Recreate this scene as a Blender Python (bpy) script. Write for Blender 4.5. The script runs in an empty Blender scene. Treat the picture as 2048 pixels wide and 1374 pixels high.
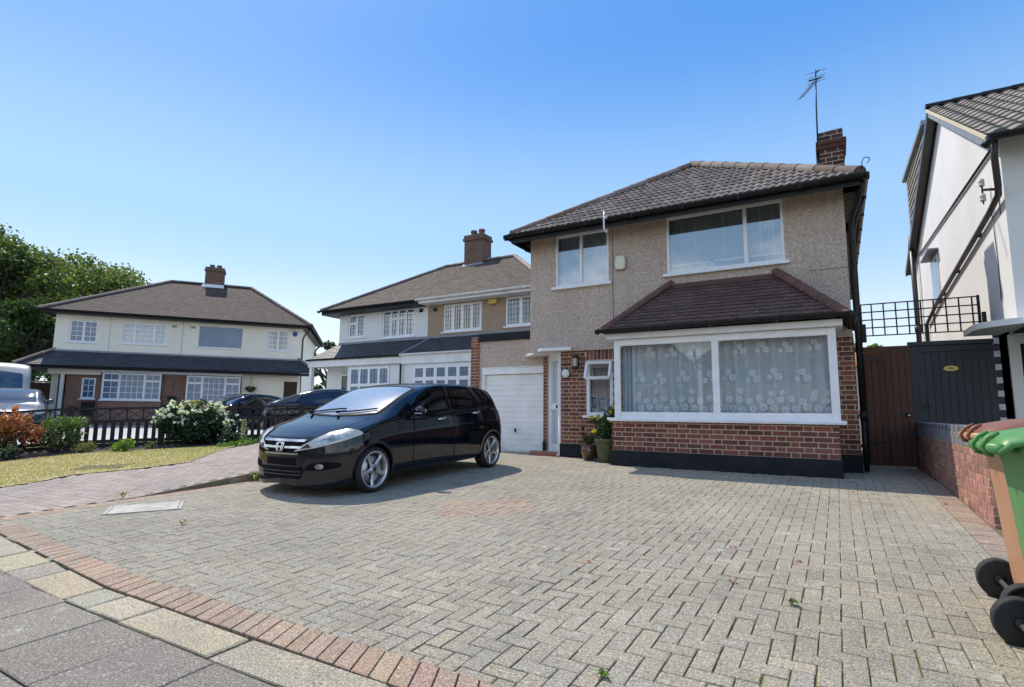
import bpy, bmesh, math, random
import numpy as np
from mathutils import Vector, Matrix
from mathutils.bvhtree import BVHTree
from mathutils.geometry import delaunay_2d_cdt

C = bpy.context.scene.collection
R = math.radians

# ------------------------------------------------------------------ camera
cam = bpy.data.cameras.new("camera")
cam_o = bpy.data.objects.new("camera", cam)
C.objects.link(cam_o)
yaw, pitch, roll = R(30.528), R(7.166), R(0.596)
f = Vector((-math.sin(yaw) * math.cos(pitch), math.cos(yaw) * math.cos(pitch), math.sin(pitch)))
r0 = Vector((math.cos(yaw), math.sin(yaw), 0))
u0 = r0.cross(f)
rr = math.cos(roll) * r0 + math.sin(roll) * u0
uu = -math.sin(roll) * r0 + math.cos(roll) * u0
M = Matrix((rr, uu, -f)).transposed().to_4x4()
M.translation = Vector((0, 0, 0.85))
cam_o.matrix_world = M
cam.sensor_width = 36.0
cam.lens = 36.0 * 1101.07 / 2048.0
cam.clip_start = 0.05
cam.clip_end = 2000
bpy.context.scene.camera = cam_o

# ------------------------------------------------------------------ sky and sun
SUN = Vector((-0.545, 0.235, 0.80)).normalized()
el = math.asin(SUN.z)
az = math.atan2(SUN.x, SUN.y)
w = bpy.data.worlds.new("World")
bpy.context.scene.world = w
w.use_nodes = True
nt = w.node_tree
nt.nodes.clear()
sky = nt.nodes.new("ShaderNodeTexSky")
sky.sky_type = 'NISHITA'
sky.sun_disc = False
sky.sun_elevation = el
sky.sun_rotation = az
sky.air_density = 1.0
sky.dust_density = 0.7
sky.ozone_density = 2.5
hs = nt.nodes.new("ShaderNodeHueSaturation")
hs.inputs["Saturation"].default_value = 1.05
hs.inputs["Value"].default_value = 1.0
nt.links.new(sky.outputs[0], hs.inputs["Color"])
# thin broken cloud, mostly on the street side of the sky
tc = nt.nodes.new("ShaderNodeTexCoord")
sep = nt.nodes.new("ShaderNodeSeparateXYZ")
nt.links.new(tc.outputs["Generated"], sep.inputs[0])
mpp = nt.nodes.new("ShaderNodeMapping")
mpp.inputs["Scale"].default_value = (1.0, 1.0, 2.2)
nt.links.new(tc.outputs["Generated"], mpp.inputs[0])
cn = nt.nodes.new("ShaderNodeTexNoise")
cn.inputs["Scale"].default_value = 2.6
cn.inputs["Detail"].default_value = 7
cn.inputs["Roughness"].default_value = 0.58
nt.links.new(mpp.outputs[0], cn.inputs["Vector"])
cr = nt.nodes.new("ShaderNodeMapRange")
cr.inputs["From Min"].default_value = 0.46
cr.inputs["From Max"].default_value = 0.72
nt.links.new(cn.outputs["Fac"], cr.inputs["Value"])
side = nt.nodes.new("ShaderNodeMapRange")
side.inputs["From Min"].default_value = 0.10
side.inputs["From Max"].default_value = -0.15
nt.links.new(sep.outputs["Y"], side.inputs["Value"])
mul = nt.nodes.new("ShaderNodeMath")
mul.operation = 'MULTIPLY'
nt.links.new(cr.outputs[0], mul.inputs[0])
nt.links.new(side.outputs[0], mul.inputs[1])
mx = nt.nodes.new("ShaderNodeMix")
mx.data_type = 'RGBA'
mx.inputs[7].default_value = (6.4, 6.4, 6.4, 1)
nt.links.new(mul.outputs[0], mx.inputs[0])
# even summer haze: pale at the horizon, deeper blue overhead
rp = nt.nodes.new("ShaderNodeValToRGB")
rp.color_ramp.interpolation = 'EASE'
els = rp.color_ramp.elements
els[0].position = 0.0; els[0].color = (3.05, 3.35, 3.55, 1)
els[1].position = 1.0; els[1].color = (0.12, 0.85, 2.6, 1)
for p_, c_ in ((0.10, (2.75, 3.15, 3.45, 1)), (0.30, (1.32, 2.22, 3.35, 1)), (0.60, (0.24, 1.10, 2.9, 1))):
    q_ = els.new(p_)
    q_.color = c_
nt.links.new(sep.outputs["Z"], rp.inputs["Fac"])
hz = nt.nodes.new("ShaderNodeMix")
hz.data_type = 'RGBA'
hz.inputs[0].default_value = 0.84
nt.links.new(hs.outputs[0], hz.inputs[6])
nt.links.new(rp.outputs[0], hz.inputs[7])
nt.links.new(hz.outputs[2], mx.inputs[6])
bg = nt.nodes.new("ShaderNodeBackground")
bg.inputs["Strength"].default_value = 0.15
nt.links.new(mx.outputs[2], bg.inputs["Color"])
wo = nt.nodes.new("ShaderNodeOutputWorld")
nt.links.new(bg.outputs[0], wo.inputs["Surface"])

sl = bpy.data.lights.new("sun", 'SUN')
sl.energy = 2.4
sl.angle = R(0.55)
sl.color = (1.0, 0.91, 0.79)
so = bpy.data.objects.new("sun", sl)
C.objects.link(so)
so.rotation_euler = SUN.to_track_quat('Z', 'Y').to_euler()
so.location = (-20, 10, 30)

vs = bpy.context.scene.view_settings
vs.view_transform = 'Standard'
vs.look = 'None'
vs.exposure = 0.93
vs.gamma = 1.0

# ------------------------------------------------------------------ helpers
rng = random.Random(7)
Z = Vector((0, 0, 1))


def g(y):
    return 0.036 * (max(-3.0, min(y, 8.94)) - 8.94)


def gn(x, y):
    r = 0.12 * min(1, max(0, (y - 3.45) / 1.8))
    return g(y) + (r if x < -7.19 else 0)


class MB:
    def __init__(s):
        s.v = []; s.f = []; s.c = []; s.m = []; s.sm = []

    def face(s, pts, col=(1, 1, 1), m=0, sm=False):
        b = len(s.v)
        s.v.extend([tuple(p) for p in pts])
        s.f.append(tuple(range(b, b + len(pts))))
        s.c.append(col); s.m.append(m); s.sm.append(sm)

    def mesh(s, vs_, fs, col=(1, 1, 1), m=0, sm=True):
        b = len(s.v)
        s.v.extend([tuple(p) for p in vs_])
        for q in fs:
            s.f.append(tuple(b + i for i in q))
            s.c.append(col); s.m.append(m); s.sm.append(sm)

    def box(s, x0, y0, z0, x1, y1, z1, col=(1, 1, 1), m=0):
        vs_ = [(x0, y0, z0), (x1, y0, z0), (x1, y1, z0), (x0, y1, z0), (x0, y0, z1), (x1, y0, z1), (x1, y1, z1), (x0, y1, z1)]
        fs = [(0, 3, 2, 1), (4, 5, 6, 7), (0, 1, 5, 4), (2, 3, 7, 6), (1, 2, 6, 5), (3, 0, 4, 7)]
        for q in fs:
            s.face([vs_[i] for i in q], col, m)

    def bbox(s, x0, y0, z0, x1, y1, z1, b=0.006, col=(1, 1, 1), m=0):
        """box with chamfered edges"""
        bm = bmesh.new()
        bmesh.ops.create_cube(bm, size=1)
        for v in bm.verts:
            v.co = Vector(((x0 + x1) / 2 + v.co.x * (x1 - x0), (y0 + y1) / 2 + v.co.y * (y1 - y0), (z0 + z1) / 2 + v.co.z * (z1 - z0)))
        bmesh.ops.bevel(bm, geom=bm.edges[:], offset=b, segments=2, affect='EDGES', profile=0.5)
        s.bm(bm, col, m, False)

    def bm(s, bm, col=(1, 1, 1), m=0, sm=False, mat=None):
        bm.verts.index_update()
        b = len(s.v)
        for v in bm.verts:
            p = v.co if mat is None else mat @ v.co
            s.v.append((p.x, p.y, p.z))
        for fc in bm.faces:
            s.f.append(tuple(b + v.index for v in fc.verts))
            s.c.append(col); s.m.append(m); s.sm.append(sm)
        bm.free()

    def beam(s, a, b, w=0.05, h=0.05, up=Z, col=(1, 1, 1), m=0):
        a = Vector(a); b = Vector(b)
        d = (b - a).normalized()
        x = d.cross(Vector(up))
        if x.length < 1e-4:
            x = d.cross(Vector((1, 0, 0)))
        x.normalize()
        y = x.cross(d).normalized()
        P = []
        for c in (a, b):
            for sx, sy in ((-1, -1), (1, -1), (1, 1), (-1, 1)):
                P.append(c + x * sx * w / 2 + y * sy * h / 2)
        for q in ((0, 1, 2, 3), (7, 6, 5, 4), (0, 4, 5, 1), (1, 5, 6, 2), (2, 6, 7, 3), (3, 7, 4, 0)):
            s.face([P[i] for i in q], col, m)

    def tube(s, path, r, n=10, col=(1, 1, 1), m=0, cap=True):
        path = [Vector(p) for p in path]
        rad = r if isinstance(r, (list, tuple)) else [r] * len(path)
        rings = []
        x = None
        for i, p in enumerate(path):
            d = (path[min(i + 1, len(path) - 1)] - path[max(i - 1, 0)]).normalized()
            if x is None:
                x = d.orthogonal().normalized()
            else:
                x = (x - d * x.dot(d)).normalized()
            y = d.cross(x)
            rings.append([p + (x * math.cos(2 * math.pi * k / n) + y * math.sin(2 * math.pi * k / n)) * rad[i] for k in range(n)])
        vs_ = [q for rg in rings for q in rg]
        fs = []
        for i in range(len(path) - 1):
            for k in range(n):
                k2 = (k + 1) % n
                fs.append((i * n + k, i * n + k2, (i + 1) * n + k2, (i + 1) * n + k))
        if cap:
            fs.append(tuple(range(n - 1, -1, -1)))
            fs.append(tuple((len(path) - 1) * n + k for k in range(n)))
        s.mesh(vs_, fs, col, m, True)

    def lathe(s, prof, c=(0, 0, 0), axis=Z, n=32, col=(1, 1, 1), m=0, sm=True):
        axis = Vector(axis).normalized()
        x = axis.orthogonal().normalized()
        y = axis.cross(x)
        c = Vector(c)
        vs_ = []
        for (r_, h) in prof:
            for k in range(n):
                a = 2 * math.pi * k / n
                vs_.append(c + axis * h + (x * math.cos(a) + y * math.sin(a)) * r_)
        fs = []
        for i in range(len(prof) - 1):
            for k in range(n):
                k2 = (k + 1) % n
                fs.append((i * n + k, i * n + k2, (i + 1) * n + k2, (i + 1) * n + k))
        s.mesh(vs_, fs, col, m, sm)

    def prism(s, poly, vec, col=(1, 1, 1), m=0):
        poly = [Vector(p) for p in poly]
        vec = Vector(vec)
        n = len(poly)
        s.face(poly, col, m)
        s.face([p + vec for p in reversed(poly)], col, m)
        for i in range(n):
            a, b = poly[i], poly[(i + 1) % n]
            s.face([a, a + vec, b + vec, b], col, m)

    def build(s, name, mats, parent=None, world=True, fixn=True):
        if not isinstance(mats, (list, tuple)):
            mats = [mats]
        me = bpy.data.meshes.new(name)
        V = np.array(s.v, dtype=np.float64).reshape(-1, 3)
        if parent is not None and world:
            V = V - np.array(origin(parent))
        me.from_pydata(V.tolist(), [], s.f)
        me.materials.clear()
        for mm in mats:
            me.materials.append(mm)
        me.polygons.foreach_set("material_index", s.m)
        me.polygons.foreach_set("use_smooth", s.sm)
        if fixn:
            bm = bmesh.new(); bm.from_mesh(me)
            bmesh.ops.remove_doubles(bm, verts=list({v for fc in bm.faces if fc.smooth for v in fc.verts}), dist=1e-5)
            bmesh.ops.recalc_face_normals(bm, faces=bm.faces[:])
            # colours follow faces
            bm.to_mesh(me); bm.free()
        me.update()
        nl = len(me.loops)
        np_ = len(me.polygons)
        lt = np.zeros(np_, dtype=np.int32); me.polygons.foreach_get("loop_total", lt)
        nor = np.zeros(np_ * 3); me.polygons.foreach_get("normal", nor); nor = nor.reshape(-1, 3)
        vi = np.zeros(nl, dtype=np.int32); me.loops.foreach_get("vertex_index", vi)
        co = np.zeros(len(me.vertices) * 3); me.vertices.foreach_get("co", co); co = co.reshape(-1, 3)
        off = np.array(origin(parent)) if (parent is not None and world) else np.zeros(3)
        P = co[vi] + off
        N = np.repeat(nor, lt, axis=0)
        T = np.stack([-N[:, 1], N[:, 0], np.zeros(nl)], 1)
        ln = np.linalg.norm(T, axis=1)
        flat = ln < 0.12
        T[flat] = (1, 0, 0)
        T /= np.maximum(np.linalg.norm(T, axis=1), 1e-6)[:, None]
        B = np.cross(N, T)
        B[flat] = (0, 1, 0)
        uv = np.stack([(P * T).sum(1), (P * B).sum(1)], 1)
        ul = me.uv_layers.new(name="UVMap")
        ul.data.foreach_set("uv", uv.astype(np.float32).ravel())
        if len(s.c) == np_:
            ca = me.color_attributes.new("Col", 'FLOAT_COLOR', 'CORNER')
            cc = np.array([(*q[:3], 1.0) for q in s.c], dtype=np.float32)
            ca.data.foreach_set("color", np.repeat(cc, lt, axis=0).ravel())
        o = bpy.data.objects.new(name, me)
        C.objects.link(o)
        if parent is not None:
            o.parent = parent
        return o


ORG = {}


def origin(p):
    v = Vector((0, 0, 0))
    while p is not None:
        v += Vector(p.location)
        p = p.parent
    return v


def tag(o, label, cat, group=None):
    o["label"] = label
    o["category"] = cat
    if group:
        o["group"] = group
    return o


def thing(name, label, cat, loc=(0, 0, 0), rz=0.0, group=None):
    o = bpy.data.objects.new(name, None)
    o.empty_display_size = 0.2
    C.objects.link(o)
    o.location = loc
    o.rotation_euler = (0, 0, rz)
    return tag(o, label, cat, group)


def struct(o, kind='structure'):
    o["kind"] = kind
    return o


# ------------------------------------------------------------------ materials
def newmat(name):
    m = bpy.data.materials.new(name)
    m.use_nodes = True
    n = m.node_tree
    n.nodes.clear()
    out = n.nodes.new("ShaderNodeOutputMaterial")
    b = n.nodes.new("ShaderNodeBsdfPrincipled")
    n.links.new(b.outputs[0], out.inputs[0])
    return m, n, b, out


def node(n, t, **kw):
    x = n.nodes.new(t)
    for k, v in kw.items():
        if k.startswith("i_"):
            key = k[2:].replace("_", " ")
            x.inputs[key].default_value = v
        else:
            setattr(x, k, v)
    return x


def rgba(c):
    return (c[0], c[1], c[2], 1)


def mixc(n, fac, a, b, mode='MIX'):
    x = n.nodes.new("ShaderNodeMix")
    x.data_type = 'RGBA'
    x.blend_type = mode
    for i, q in ((0, fac), (6, a), (7, b)):
        if hasattr(q, "links") or hasattr(q, "is_linked"):
            n.links.new(q, x.inputs[i])
        elif isinstance(q, (int, float)):
            x.inputs[i].default_value = q
        else:
            x.inputs[i].default_value = rgba(q)
    return x.outputs[2]


def ramp(n, val, lo, hi):
    x = n.nodes.new("ShaderNodeMapRange")
    x.inputs["From Min"].default_value = lo
    x.inputs["From Max"].default_value = hi
    n.links.new(val, x.inputs["Value"])
    return x.outputs[0]


def noise(n, vec, scale, detail=4, rough=0.6):
    x = n.nodes.new("ShaderNodeTexNoise")
    x.inputs["Scale"].default_value = scale
    x.inputs["Detail"].default_value = detail
    x.inputs["Roughness"].default_value = rough
    if vec is not None:
        n.links.new(vec, x.inputs["Vector"])
    return x.outputs["Fac"]


def bump(n, b, h, strength, dist=0.01):
    x = n.nodes.new("ShaderNodeBump")
    x.inputs["Strength"].default_value = strength
    x.inputs["Distance"].default_value = dist
    n.links.new(h, x.inputs["Height"])
    n.links.new(x.outputs[0], b.inputs["Normal"])


def vec_obj(n):
    return n.nodes.new("ShaderNodeTexCoord").outputs["Object"]


def vec_uv(n):
    return n.nodes.new("ShaderNodeTexCoord").outputs["UV"]


def attr(n):
    x = n.nodes.new("ShaderNodeAttribute")
    x.attribute_name = "Col"
    return x.outputs["Color"]


def mat(name, col, rough=0.6, col2=None, scale=8, lo=0.35, hi=0.65, detail=4, bmp=0.0, bscale=40, metal=0.0, useattr=False, spec=0.5, coat=0.0, fine=0.0):
    m, n, b, out = newmat(name)
    v = vec_obj(n)
    c = None
    if col2 is not None:
        c = mixc(n, ramp(n, noise(n, v, scale, detail), lo, hi), col, col2)
    else:
        rgb = n.nodes.new("ShaderNodeRGB")
        rgb.outputs[0].default_value = rgba(col)
        c = rgb.outputs[0]
    if fine > 0:
        c = mixc(n, fine, c, mixc(n, ramp(n, noise(n, v, 260, 2), 0.3, 0.7), (0.35, 0.35, 0.35), (1.7, 1.7, 1.7)), 'MULTIPLY')
    if useattr:
        c = mixc(n, 1.0, c, attr(n), 'MULTIPLY')
    n.links.new(c, b.inputs["Base Color"])
    b.inputs["Roughness"].default_value = rough
    b.inputs["Metallic"].default_value = metal
    b.inputs["Specular IOR Level"].default_value = spec
    b.inputs["Coat Weight"].default_value = coat
    b.inputs["Coat Roughness"].default_value = 0.03
    if bmp > 0:
        bump(n, b, noise(n, v, bscale, 3), bmp)
    return m


def mat_pebbledash(name, base, dark, light, scale=85):
    m, n, b, out = newmat(name)
    v = vec_obj(n)
    vo = node(n, "ShaderNodeTexVoronoi")
    vo.inputs["Scale"].default_value = scale
    n.links.new(v, vo.inputs["Vector"])
    sp = n.nodes.new("ShaderNodeSeparateColor")
    n.links.new(vo.outputs["Color"], sp.inputs[0])
    c1 = mixc(n, ramp(n, sp.outputs[0], 0.45, 0.95), base, dark)
    c2 = mixc(n, ramp(n, sp.outputs[1], 0.55, 0.9), c1, light)
    big = mixc(n, ramp(n, noise(n, v, 0.9, 5), 0.3, 0.75), (1.06, 1.05, 1.03), (0.86, 0.84, 0.82))
    c3 = mixc(n, 1.0, c2, big, 'MULTIPLY')
    mp = n.nodes.new("ShaderNodeMapping")
    mp.inputs["Scale"].default_value = (5.0, 5.0, 0.35)
    n.links.new(v, mp.inputs[0])
    c3 = mixc(n, ramp(n, noise(n, mp.outputs[0], 1.6, 5, 0.6), 0.50, 0.78), c3, mixc(n, 0.16, c3, (0.12, 0.09, 0.07)))
    n.links.new(c3, b.inputs["Base Color"])
    b.inputs["Roughness"].default_value = 0.9
    bump(n, b, vo.outputs["Distance"], 0.9, 0.012)
    return m


def mat_bricktex(name, c1, c2, mortar, bw=0.225, bh=0.075, ms=0.012, rough=0.9):
    m, n, b, out = newmat(name)
    v = vec_uv(n)
    t = n.nodes.new("ShaderNodeTexBrick")
    t.inputs["Scale"].default_value = 1
    t.inputs["Brick Width"].default_value = bw
    t.inputs["Row Height"].default_value = bh
    t.inputs["Mortar Size"].default_value = ms
    t.inputs["Color1"].default_value = rgba(c1)
    t.inputs["Color2"].default_value = rgba(c2)
    t.inputs["Mortar"].default_value = rgba(mortar)
    n.links.new(v, t.inputs["Vector"])
    big = mixc(n, ramp(n, noise(n, vec_obj(n), 1.6, 5), 0.3, 0.7), (1.12, 1.1, 1.08), (0.8, 0.8, 0.8))
    c = mixc(n, 1.0, t.outputs["Color"], big, 'MULTIPLY')
    n.links.new(c, b.inputs["Base Color"])
    b.inputs["Roughness"].default_value = rough
    inv = node(n, "ShaderNodeMath", operation='SUBTRACT')
    inv.inputs[0].default_value = 1
    n.links.new(t.outputs["Fac"], inv.inputs[1])
    bump(n, b, inv.outputs[0], 0.5, 0.008)
    return m


def mat_tiles(name, col, moss, mossy=0.3, rough=0.85):
    """roof tile: colour attribute x base, lichen spots and weather bands"""
    m, n, b, out = newmat(name)
    v = vec_obj(n)
    rgb = n.nodes.new("ShaderNodeRGB")
    rgb.outputs[0].default_value = rgba(col)
    c = mixc(n, 1.0, rgb.outputs[0], attr(n), 'MULTIPLY')
    c = mixc(n, ramp(n, noise(n, v, 55, 3), 0.42, 0.75), c, mixc(n, 0.5, c, (0.02, 0.018, 0.016)))
    sp = ramp(n, noise(n, v, 22, 5, 0.7), 0.61 - 0.08 * mossy, 0.66)
    patch = ramp(n, noise(n, v, 1.3, 3), 0.4, 0.65)
    mm = node(n, "ShaderNodeMath", operation='MULTIPLY')
    n.links.new(sp, mm.inputs[0]); n.links.new(patch, mm.inputs[1])
    m2 = node(n, "ShaderNodeMath", operation='MULTIPLY')
    n.links.new(mm.outputs[0], m2.inputs[0]); m2.inputs[1].default_value = mossy * 2
    m2.use_clamp = True
    c = mixc(n, m2.outputs[0], c, moss)
    n.links.new(c, b.inputs["Base Color"])
    b.inputs["Roughness"].default_value = rough
    bump(n, b, noise(n, v, 90, 3), 0.35, 0.004)
    return m


def mat_glass(name, tint=(0.86, 0.93, 0.95), ior=1.7, rough=0.0, wave=0.0):
    m = bpy.data.materials.new(name)
    m.use_nodes = True
    n = m.node_tree
    n.nodes.clear()
    out = n.nodes.new("ShaderNodeOutputMaterial")
    tr = n.nodes.new("ShaderNodeBsdfTransparent")
    tr.inputs[0].default_value = rgba(tint)
    gl = n.nodes.new("ShaderNodeBsdfGlossy")
    gl.inputs["Roughness"].default_value = rough
    fr = n.nodes.new("ShaderNodeFresnel")
    gm = n.nodes.new("ShaderNodeNewGeometry")
    io = n.nodes.new("ShaderNodeMapRange")
    io.inputs["To Min"].default_value = ior
    io.inputs["To Max"].default_value = 1.0 / ior
    n.links.new(gm.outputs["Backfacing"], io.inputs["Value"])
    n.links.new(io.outputs[0], fr.inputs["IOR"])
    mixs = n.nodes.new("ShaderNodeMixShader")
    n.links.new(fr.outputs[0], mixs.inputs[0])
    n.links.new(tr.outputs[0], mixs.inputs[1])
    n.links.new(gl.outputs[0], mixs.inputs[2])
    if wave > 0:
        bp = n.nodes.new("ShaderNodeBump")
        bp.inputs["Strength"].default_value = wave
        bp.inputs["Distance"].default_value = 0.02
        n.links.new(noise(n, vec_obj(n), 1.5, 1), bp.inputs["Height"])
        n.links.new(bp.outputs[0], gl.inputs["Normal"])
    n.links.new(mixs.outputs[0], out.inputs[0])
    return m


def mat_leaf(name, rough=0.5, trans=0.35, spec=0.4):
    m = bpy.data.materials.new(name)
    m.use_nodes = True
    n = m.node_tree
    n.nodes.clear()
    out = n.nodes.new("ShaderNodeOutputMaterial")
    b = n.nodes.new("ShaderNodeBsdfPrincipled")
    a = attr(n)
    n.links.new(a, b.inputs["Base Color"])
    b.inputs["Roughness"].default_value = rough
    b.inputs["Specular IOR Level"].default_value = spec
    t = n.nodes.new("ShaderNodeBsdfTranslucent")
    tcol = mixc(n, 1.0, a, (1.5, 1.7, 0.7), 'MULTIPLY')
    n.links.new(tcol, t.inputs[0])
    ms = n.nodes.new("ShaderNodeMixShader")
    ms.inputs[0].default_value = trans
    n.links.new(b.outputs[0], ms.inputs[1])
    n.links.new(t.outputs[0], ms.inputs[2])
    n.links.new(ms.outputs[0], out.inputs[0])
    return m


def mat_wood(name, c1, c2, rough=0.75, sc=(14, 14, 1.2)):
    m, n, b, out = newmat(name)
    mp = n.nodes.new("ShaderNodeMapping")
    mp.inputs["Scale"].default_value = sc
    n.links.new(vec_obj(n), mp.inputs[0])
    nz = noise(n, mp.outputs[0], 3.0, 6, 0.65)
    c = mixc(n, ramp(n, nz, 0.3, 0.7), c1, c2)
    c = mixc(n, 1.0, c, attr(n), 'MULTIPLY')
    n.links.new(c, b.inputs["Base Color"])
    b.inputs["Roughness"].default_value = rough
    bump(n, b, nz, 0.3, 0.004)
    return m


def mat_paving(name, base, alt, speck=(0.62, 0.60, 0.55), fine=0.6):
    """concrete blocks with exposed aggregate, pale lichen blotches; per block tint in Col"""
    m, n, b, out = newmat(name)
    v = vec_obj(n)
    c = mixc(n, ramp(n, noise(n, v, 0.55, 5), 0.35, 0.68), base, alt)
    c = mixc(n, 1.0, c, attr(n), 'MULTIPLY')
    ag = noise(n, v, 105, 4, 0.8)
    c = mixc(n, fine, c, mixc(n, ramp(n, ag, 0.36, 0.64), (0.33, 0.33, 0.33), (1.62, 1.62, 1.62)), 'MULTIPLY')
    k3 = node(n, "ShaderNodeMath", operation='MULTIPLY')
    n.links.new(ramp(n, noise(n, v, 75, 3, 0.65), 0.61, 0.66), k3.inputs[0]); k3.inputs[1].default_value = 0.8
    c = mixc(n, k3.outputs[0], c, speck)
    dk = node(n, "ShaderNodeMath", operation='MULTIPLY')
    n.links.new(ramp(n, noise(n, v, 120, 3, 0.7), 0.44, 0.36), dk.inputs[0]); dk.inputs[1].default_value = 0.5
    c = mixc(n, dk.outputs[0], c, (0.07, 0.062, 0.05))
    st = node(n, "ShaderNodeMath", operation='MULTIPLY')
    n.links.new(ramp(n, noise(n, v, 2.2, 6, 0.75), 0.52, 0.72), st.inputs[0]); st.inputs[1].default_value = 0.42
    c = mixc(n, st.outputs[0], c, (0.13, 0.12, 0.10))
    li = ramp(n, noise(n, v, 8, 7, 0.78), 0.57, 0.63)
    lp = ramp(n, noise(n, v, 0.9, 3), 0.42, 0.62)
    l = node(n, "ShaderNodeMath", operation='MULTIPLY')
    n.links.new(li, l.inputs[0]); n.links.new(lp, l.inputs[1])
    l2 = node(n, "ShaderNodeMath", operation='MULTIPLY')
    n.links.new(l.outputs[0], l2.inputs[0]); l2.inputs[1].default_value = 0.6
    c = mixc(n, l2.outputs[0], c, (0.52, 0.50, 0.46))
    n.links.new(c, b.inputs["Base Color"])
    b.inputs["Roughness"].default_value = 0.9
    bump(n, b, ag, 0.6, 0.004)
    return m


def mat_ground(name, cols, s1, s2, rough=0.95, bmp=0.4):
    m, n, b, out = newmat(name)
    v = vec_obj(n)
    c = mixc(n, ramp(n, noise(n, v, s1, 6, 0.65), 0.35, 0.65), cols[0], cols[1])
    c = mixc(n, ramp(n, noise(n, v, s2, 4, 0.7), 0.42, 0.66), c, cols[2])
    n.links.new(c, b.inputs["Base Color"])
    b.inputs["Roughness"].default_value = rough
    bump(n, b, noise(n, v, s2 * 3, 3), bmp, 0.01)
    return m


MT = {}
MT['paver'] = mat_paving("paver_grey", (0.335, 0.297, 0.22), (0.262, 0.236, 0.18), fine=1.0)
MT['paver_red'] = mat_paving("paver_red", (0.40, 0.275, 0.185), (0.32, 0.235, 0.165), fine=0.9)
MT['paver_pink'] = mat_paving("paver_pink", (0.385, 0.305, 0.25), (0.32, 0.265, 0.222), fine=0.7)
MT['slab'] = mat_paving("slab_grey", (0.255, 0.222, 0.172), (0.205, 0.182, 0.145), fine=1.0)
MT['kerbstone'] = mat_paving("kerb_stone", (0.43, 0.372, 0.265), (0.32, 0.285, 0.22), fine=1.0)
MT['joint'] = mat_ground("joint_moss", [(0.12, 0.105, 0.075), (0.17, 0.15, 0.105), (0.13, 0.12, 0.03)], 3.0, 1.4)
MT['moss'] = mat_ground("joint_moss_green", [(0.15, 0.14, 0.02), (0.11, 0.115, 0.02), (0.20, 0.17, 0.05)], 5.0, 12)
MT['soil'] = mat_ground("soil", [(0.045, 0.03, 0.02), (0.09, 0.065, 0.045), (0.02, 0.016, 0.012)], 6, 20)
MT['lawn'] = mat_ground("lawn_turf", [(0.44, 0.36, 0.205), (0.33, 0.30, 0.13), (0.48, 0.40, 0.25)], 0.9, 7)
MT['lawn2'] = mat_ground("verge_turf", [(0.10, 0.19, 0.03), (0.13, 0.22, 0.04), (0.07, 0.13, 0.02)], 0.9, 9)
MT['concrete'] = mat_ground("pale_concrete", [(0.48, 0.47, 0.43), (0.54, 0.53, 0.49), (0.43, 0.42, 0.39)], 0.5, 5)
MT['asphalt'] = mat_ground("asphalt", [(0.055, 0.055, 0.055), (0.07, 0.07, 0.068), (0.05, 0.05, 0.05)], 2, 60)
MT['earth'] = mat_ground("ground_earth", [(0.13, 0.15, 0.07), (0.17, 0.16, 0.09), (0.10, 0.12, 0.05)], 0.2, 3)
MT['brickgeo'] = mat("brick_clay", (0.215, 0.085, 0.056), 0.85, (0.165, 0.062, 0.043), 14, useattr=True, bmp=0.5, bscale=120, fine=0.5)
MT['mortar'] = mat("mortar", (0.68, 0.55, 0.43), 0.95, (0.52, 0.42, 0.33), 30, bmp=0.4, bscale=150)
MT['mortar_pale'] = mat("mortar_yellow", (0.56, 0.47, 0.30), 0.95, (0.45, 0.38, 0.26), 30, bmp=0.4, bscale=150)
MT['brick_bright'] = mat("brick_stock", (0.38, 0.20, 0.145), 0.9, (0.30, 0.155, 0.12), 9, useattr=True, bmp=0.5, bscale=120, fine=0.4)
MT['brick_blue'] = mat("brick_blue_grey", (0.17, 0.18, 0.20), 0.8, (0.24, 0.24, 0.25), 12, useattr=True, bmp=0.4, bscale=120)
MT['dash'] = mat_pebbledash("pebbledash_grey", (0.60, 0.475, 0.395), (0.32, 0.25, 0.205), (0.78, 0.67, 0.59))
MT['dash_brown'] = mat_pebbledash("pebbledash_brown", (0.46, 0.33, 0.235), (0.33, 0.225, 0.16), (0.58, 0.44, 0.33))
MT['render_white'] = mat("render_white", (0.80, 0.81, 0.79), 0.9, (0.74, 0.76, 0.74), 2.0, bmp=0.35, bscale=70)
MT['render_grey'] = mat("render_pale_grey", (0.76, 0.765, 0.755), 0.85, (0.69, 0.69, 0.675), 0.8, bmp=0.15, bscale=60)
MT['render_cream'] = mat("render_cream", (0.88, 0.83, 0.71), 0.9, (0.82, 0.77, 0.65), 1.2, bmp=0.3, bscale=50)
MT['white'] = mat("upvc_white", (0.86, 0.87, 0.88), 0.3, (0.77, 0.78, 0.80), 5, spec=0.5)
MT['white_paint'] = mat("white_gloss_paint", (0.86, 0.86, 0.85), 0.45, (0.74, 0.745, 0.74), 3)
MT['black_pvc'] = mat("black_pvc", (0.006, 0.006, 0.007), 0.45, (0.014, 0.014, 0.015), 9, spec=0.3)
MT['brown_pvc'] = mat("brown_pvc", (0.035, 0.027, 0.025), 0.4, (0.05, 0.04, 0.036), 9)
MT['plinth'] = mat("plinth_black", (0.009, 0.010, 0.015), 0.6, (0.018, 0.019, 0.025), 5, bmp=0.3, bscale=60, spec=0.25)
MT['tile_main'] = mat_tiles("tile_pantile", (0.17, 0.14, 0.125), (0.42, 0.40, 0.36), 0.45)
MT['tile_bay'] = mat_tiles("tile_red_brown", (0.115, 0.07, 0.06), (0.36, 0.33, 0.25), 0.42)
MT['tile_ridge'] = mat_tiles("tile_ridge", (0.24, 0.20, 0.175), (0.5, 0.48, 0.44), 0.5)
MT['tile_ridge_red'] = mat_tiles("tile_ridge_red", (0.15, 0.07, 0.055), (0.36, 0.33, 0.27), 0.4)
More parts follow.
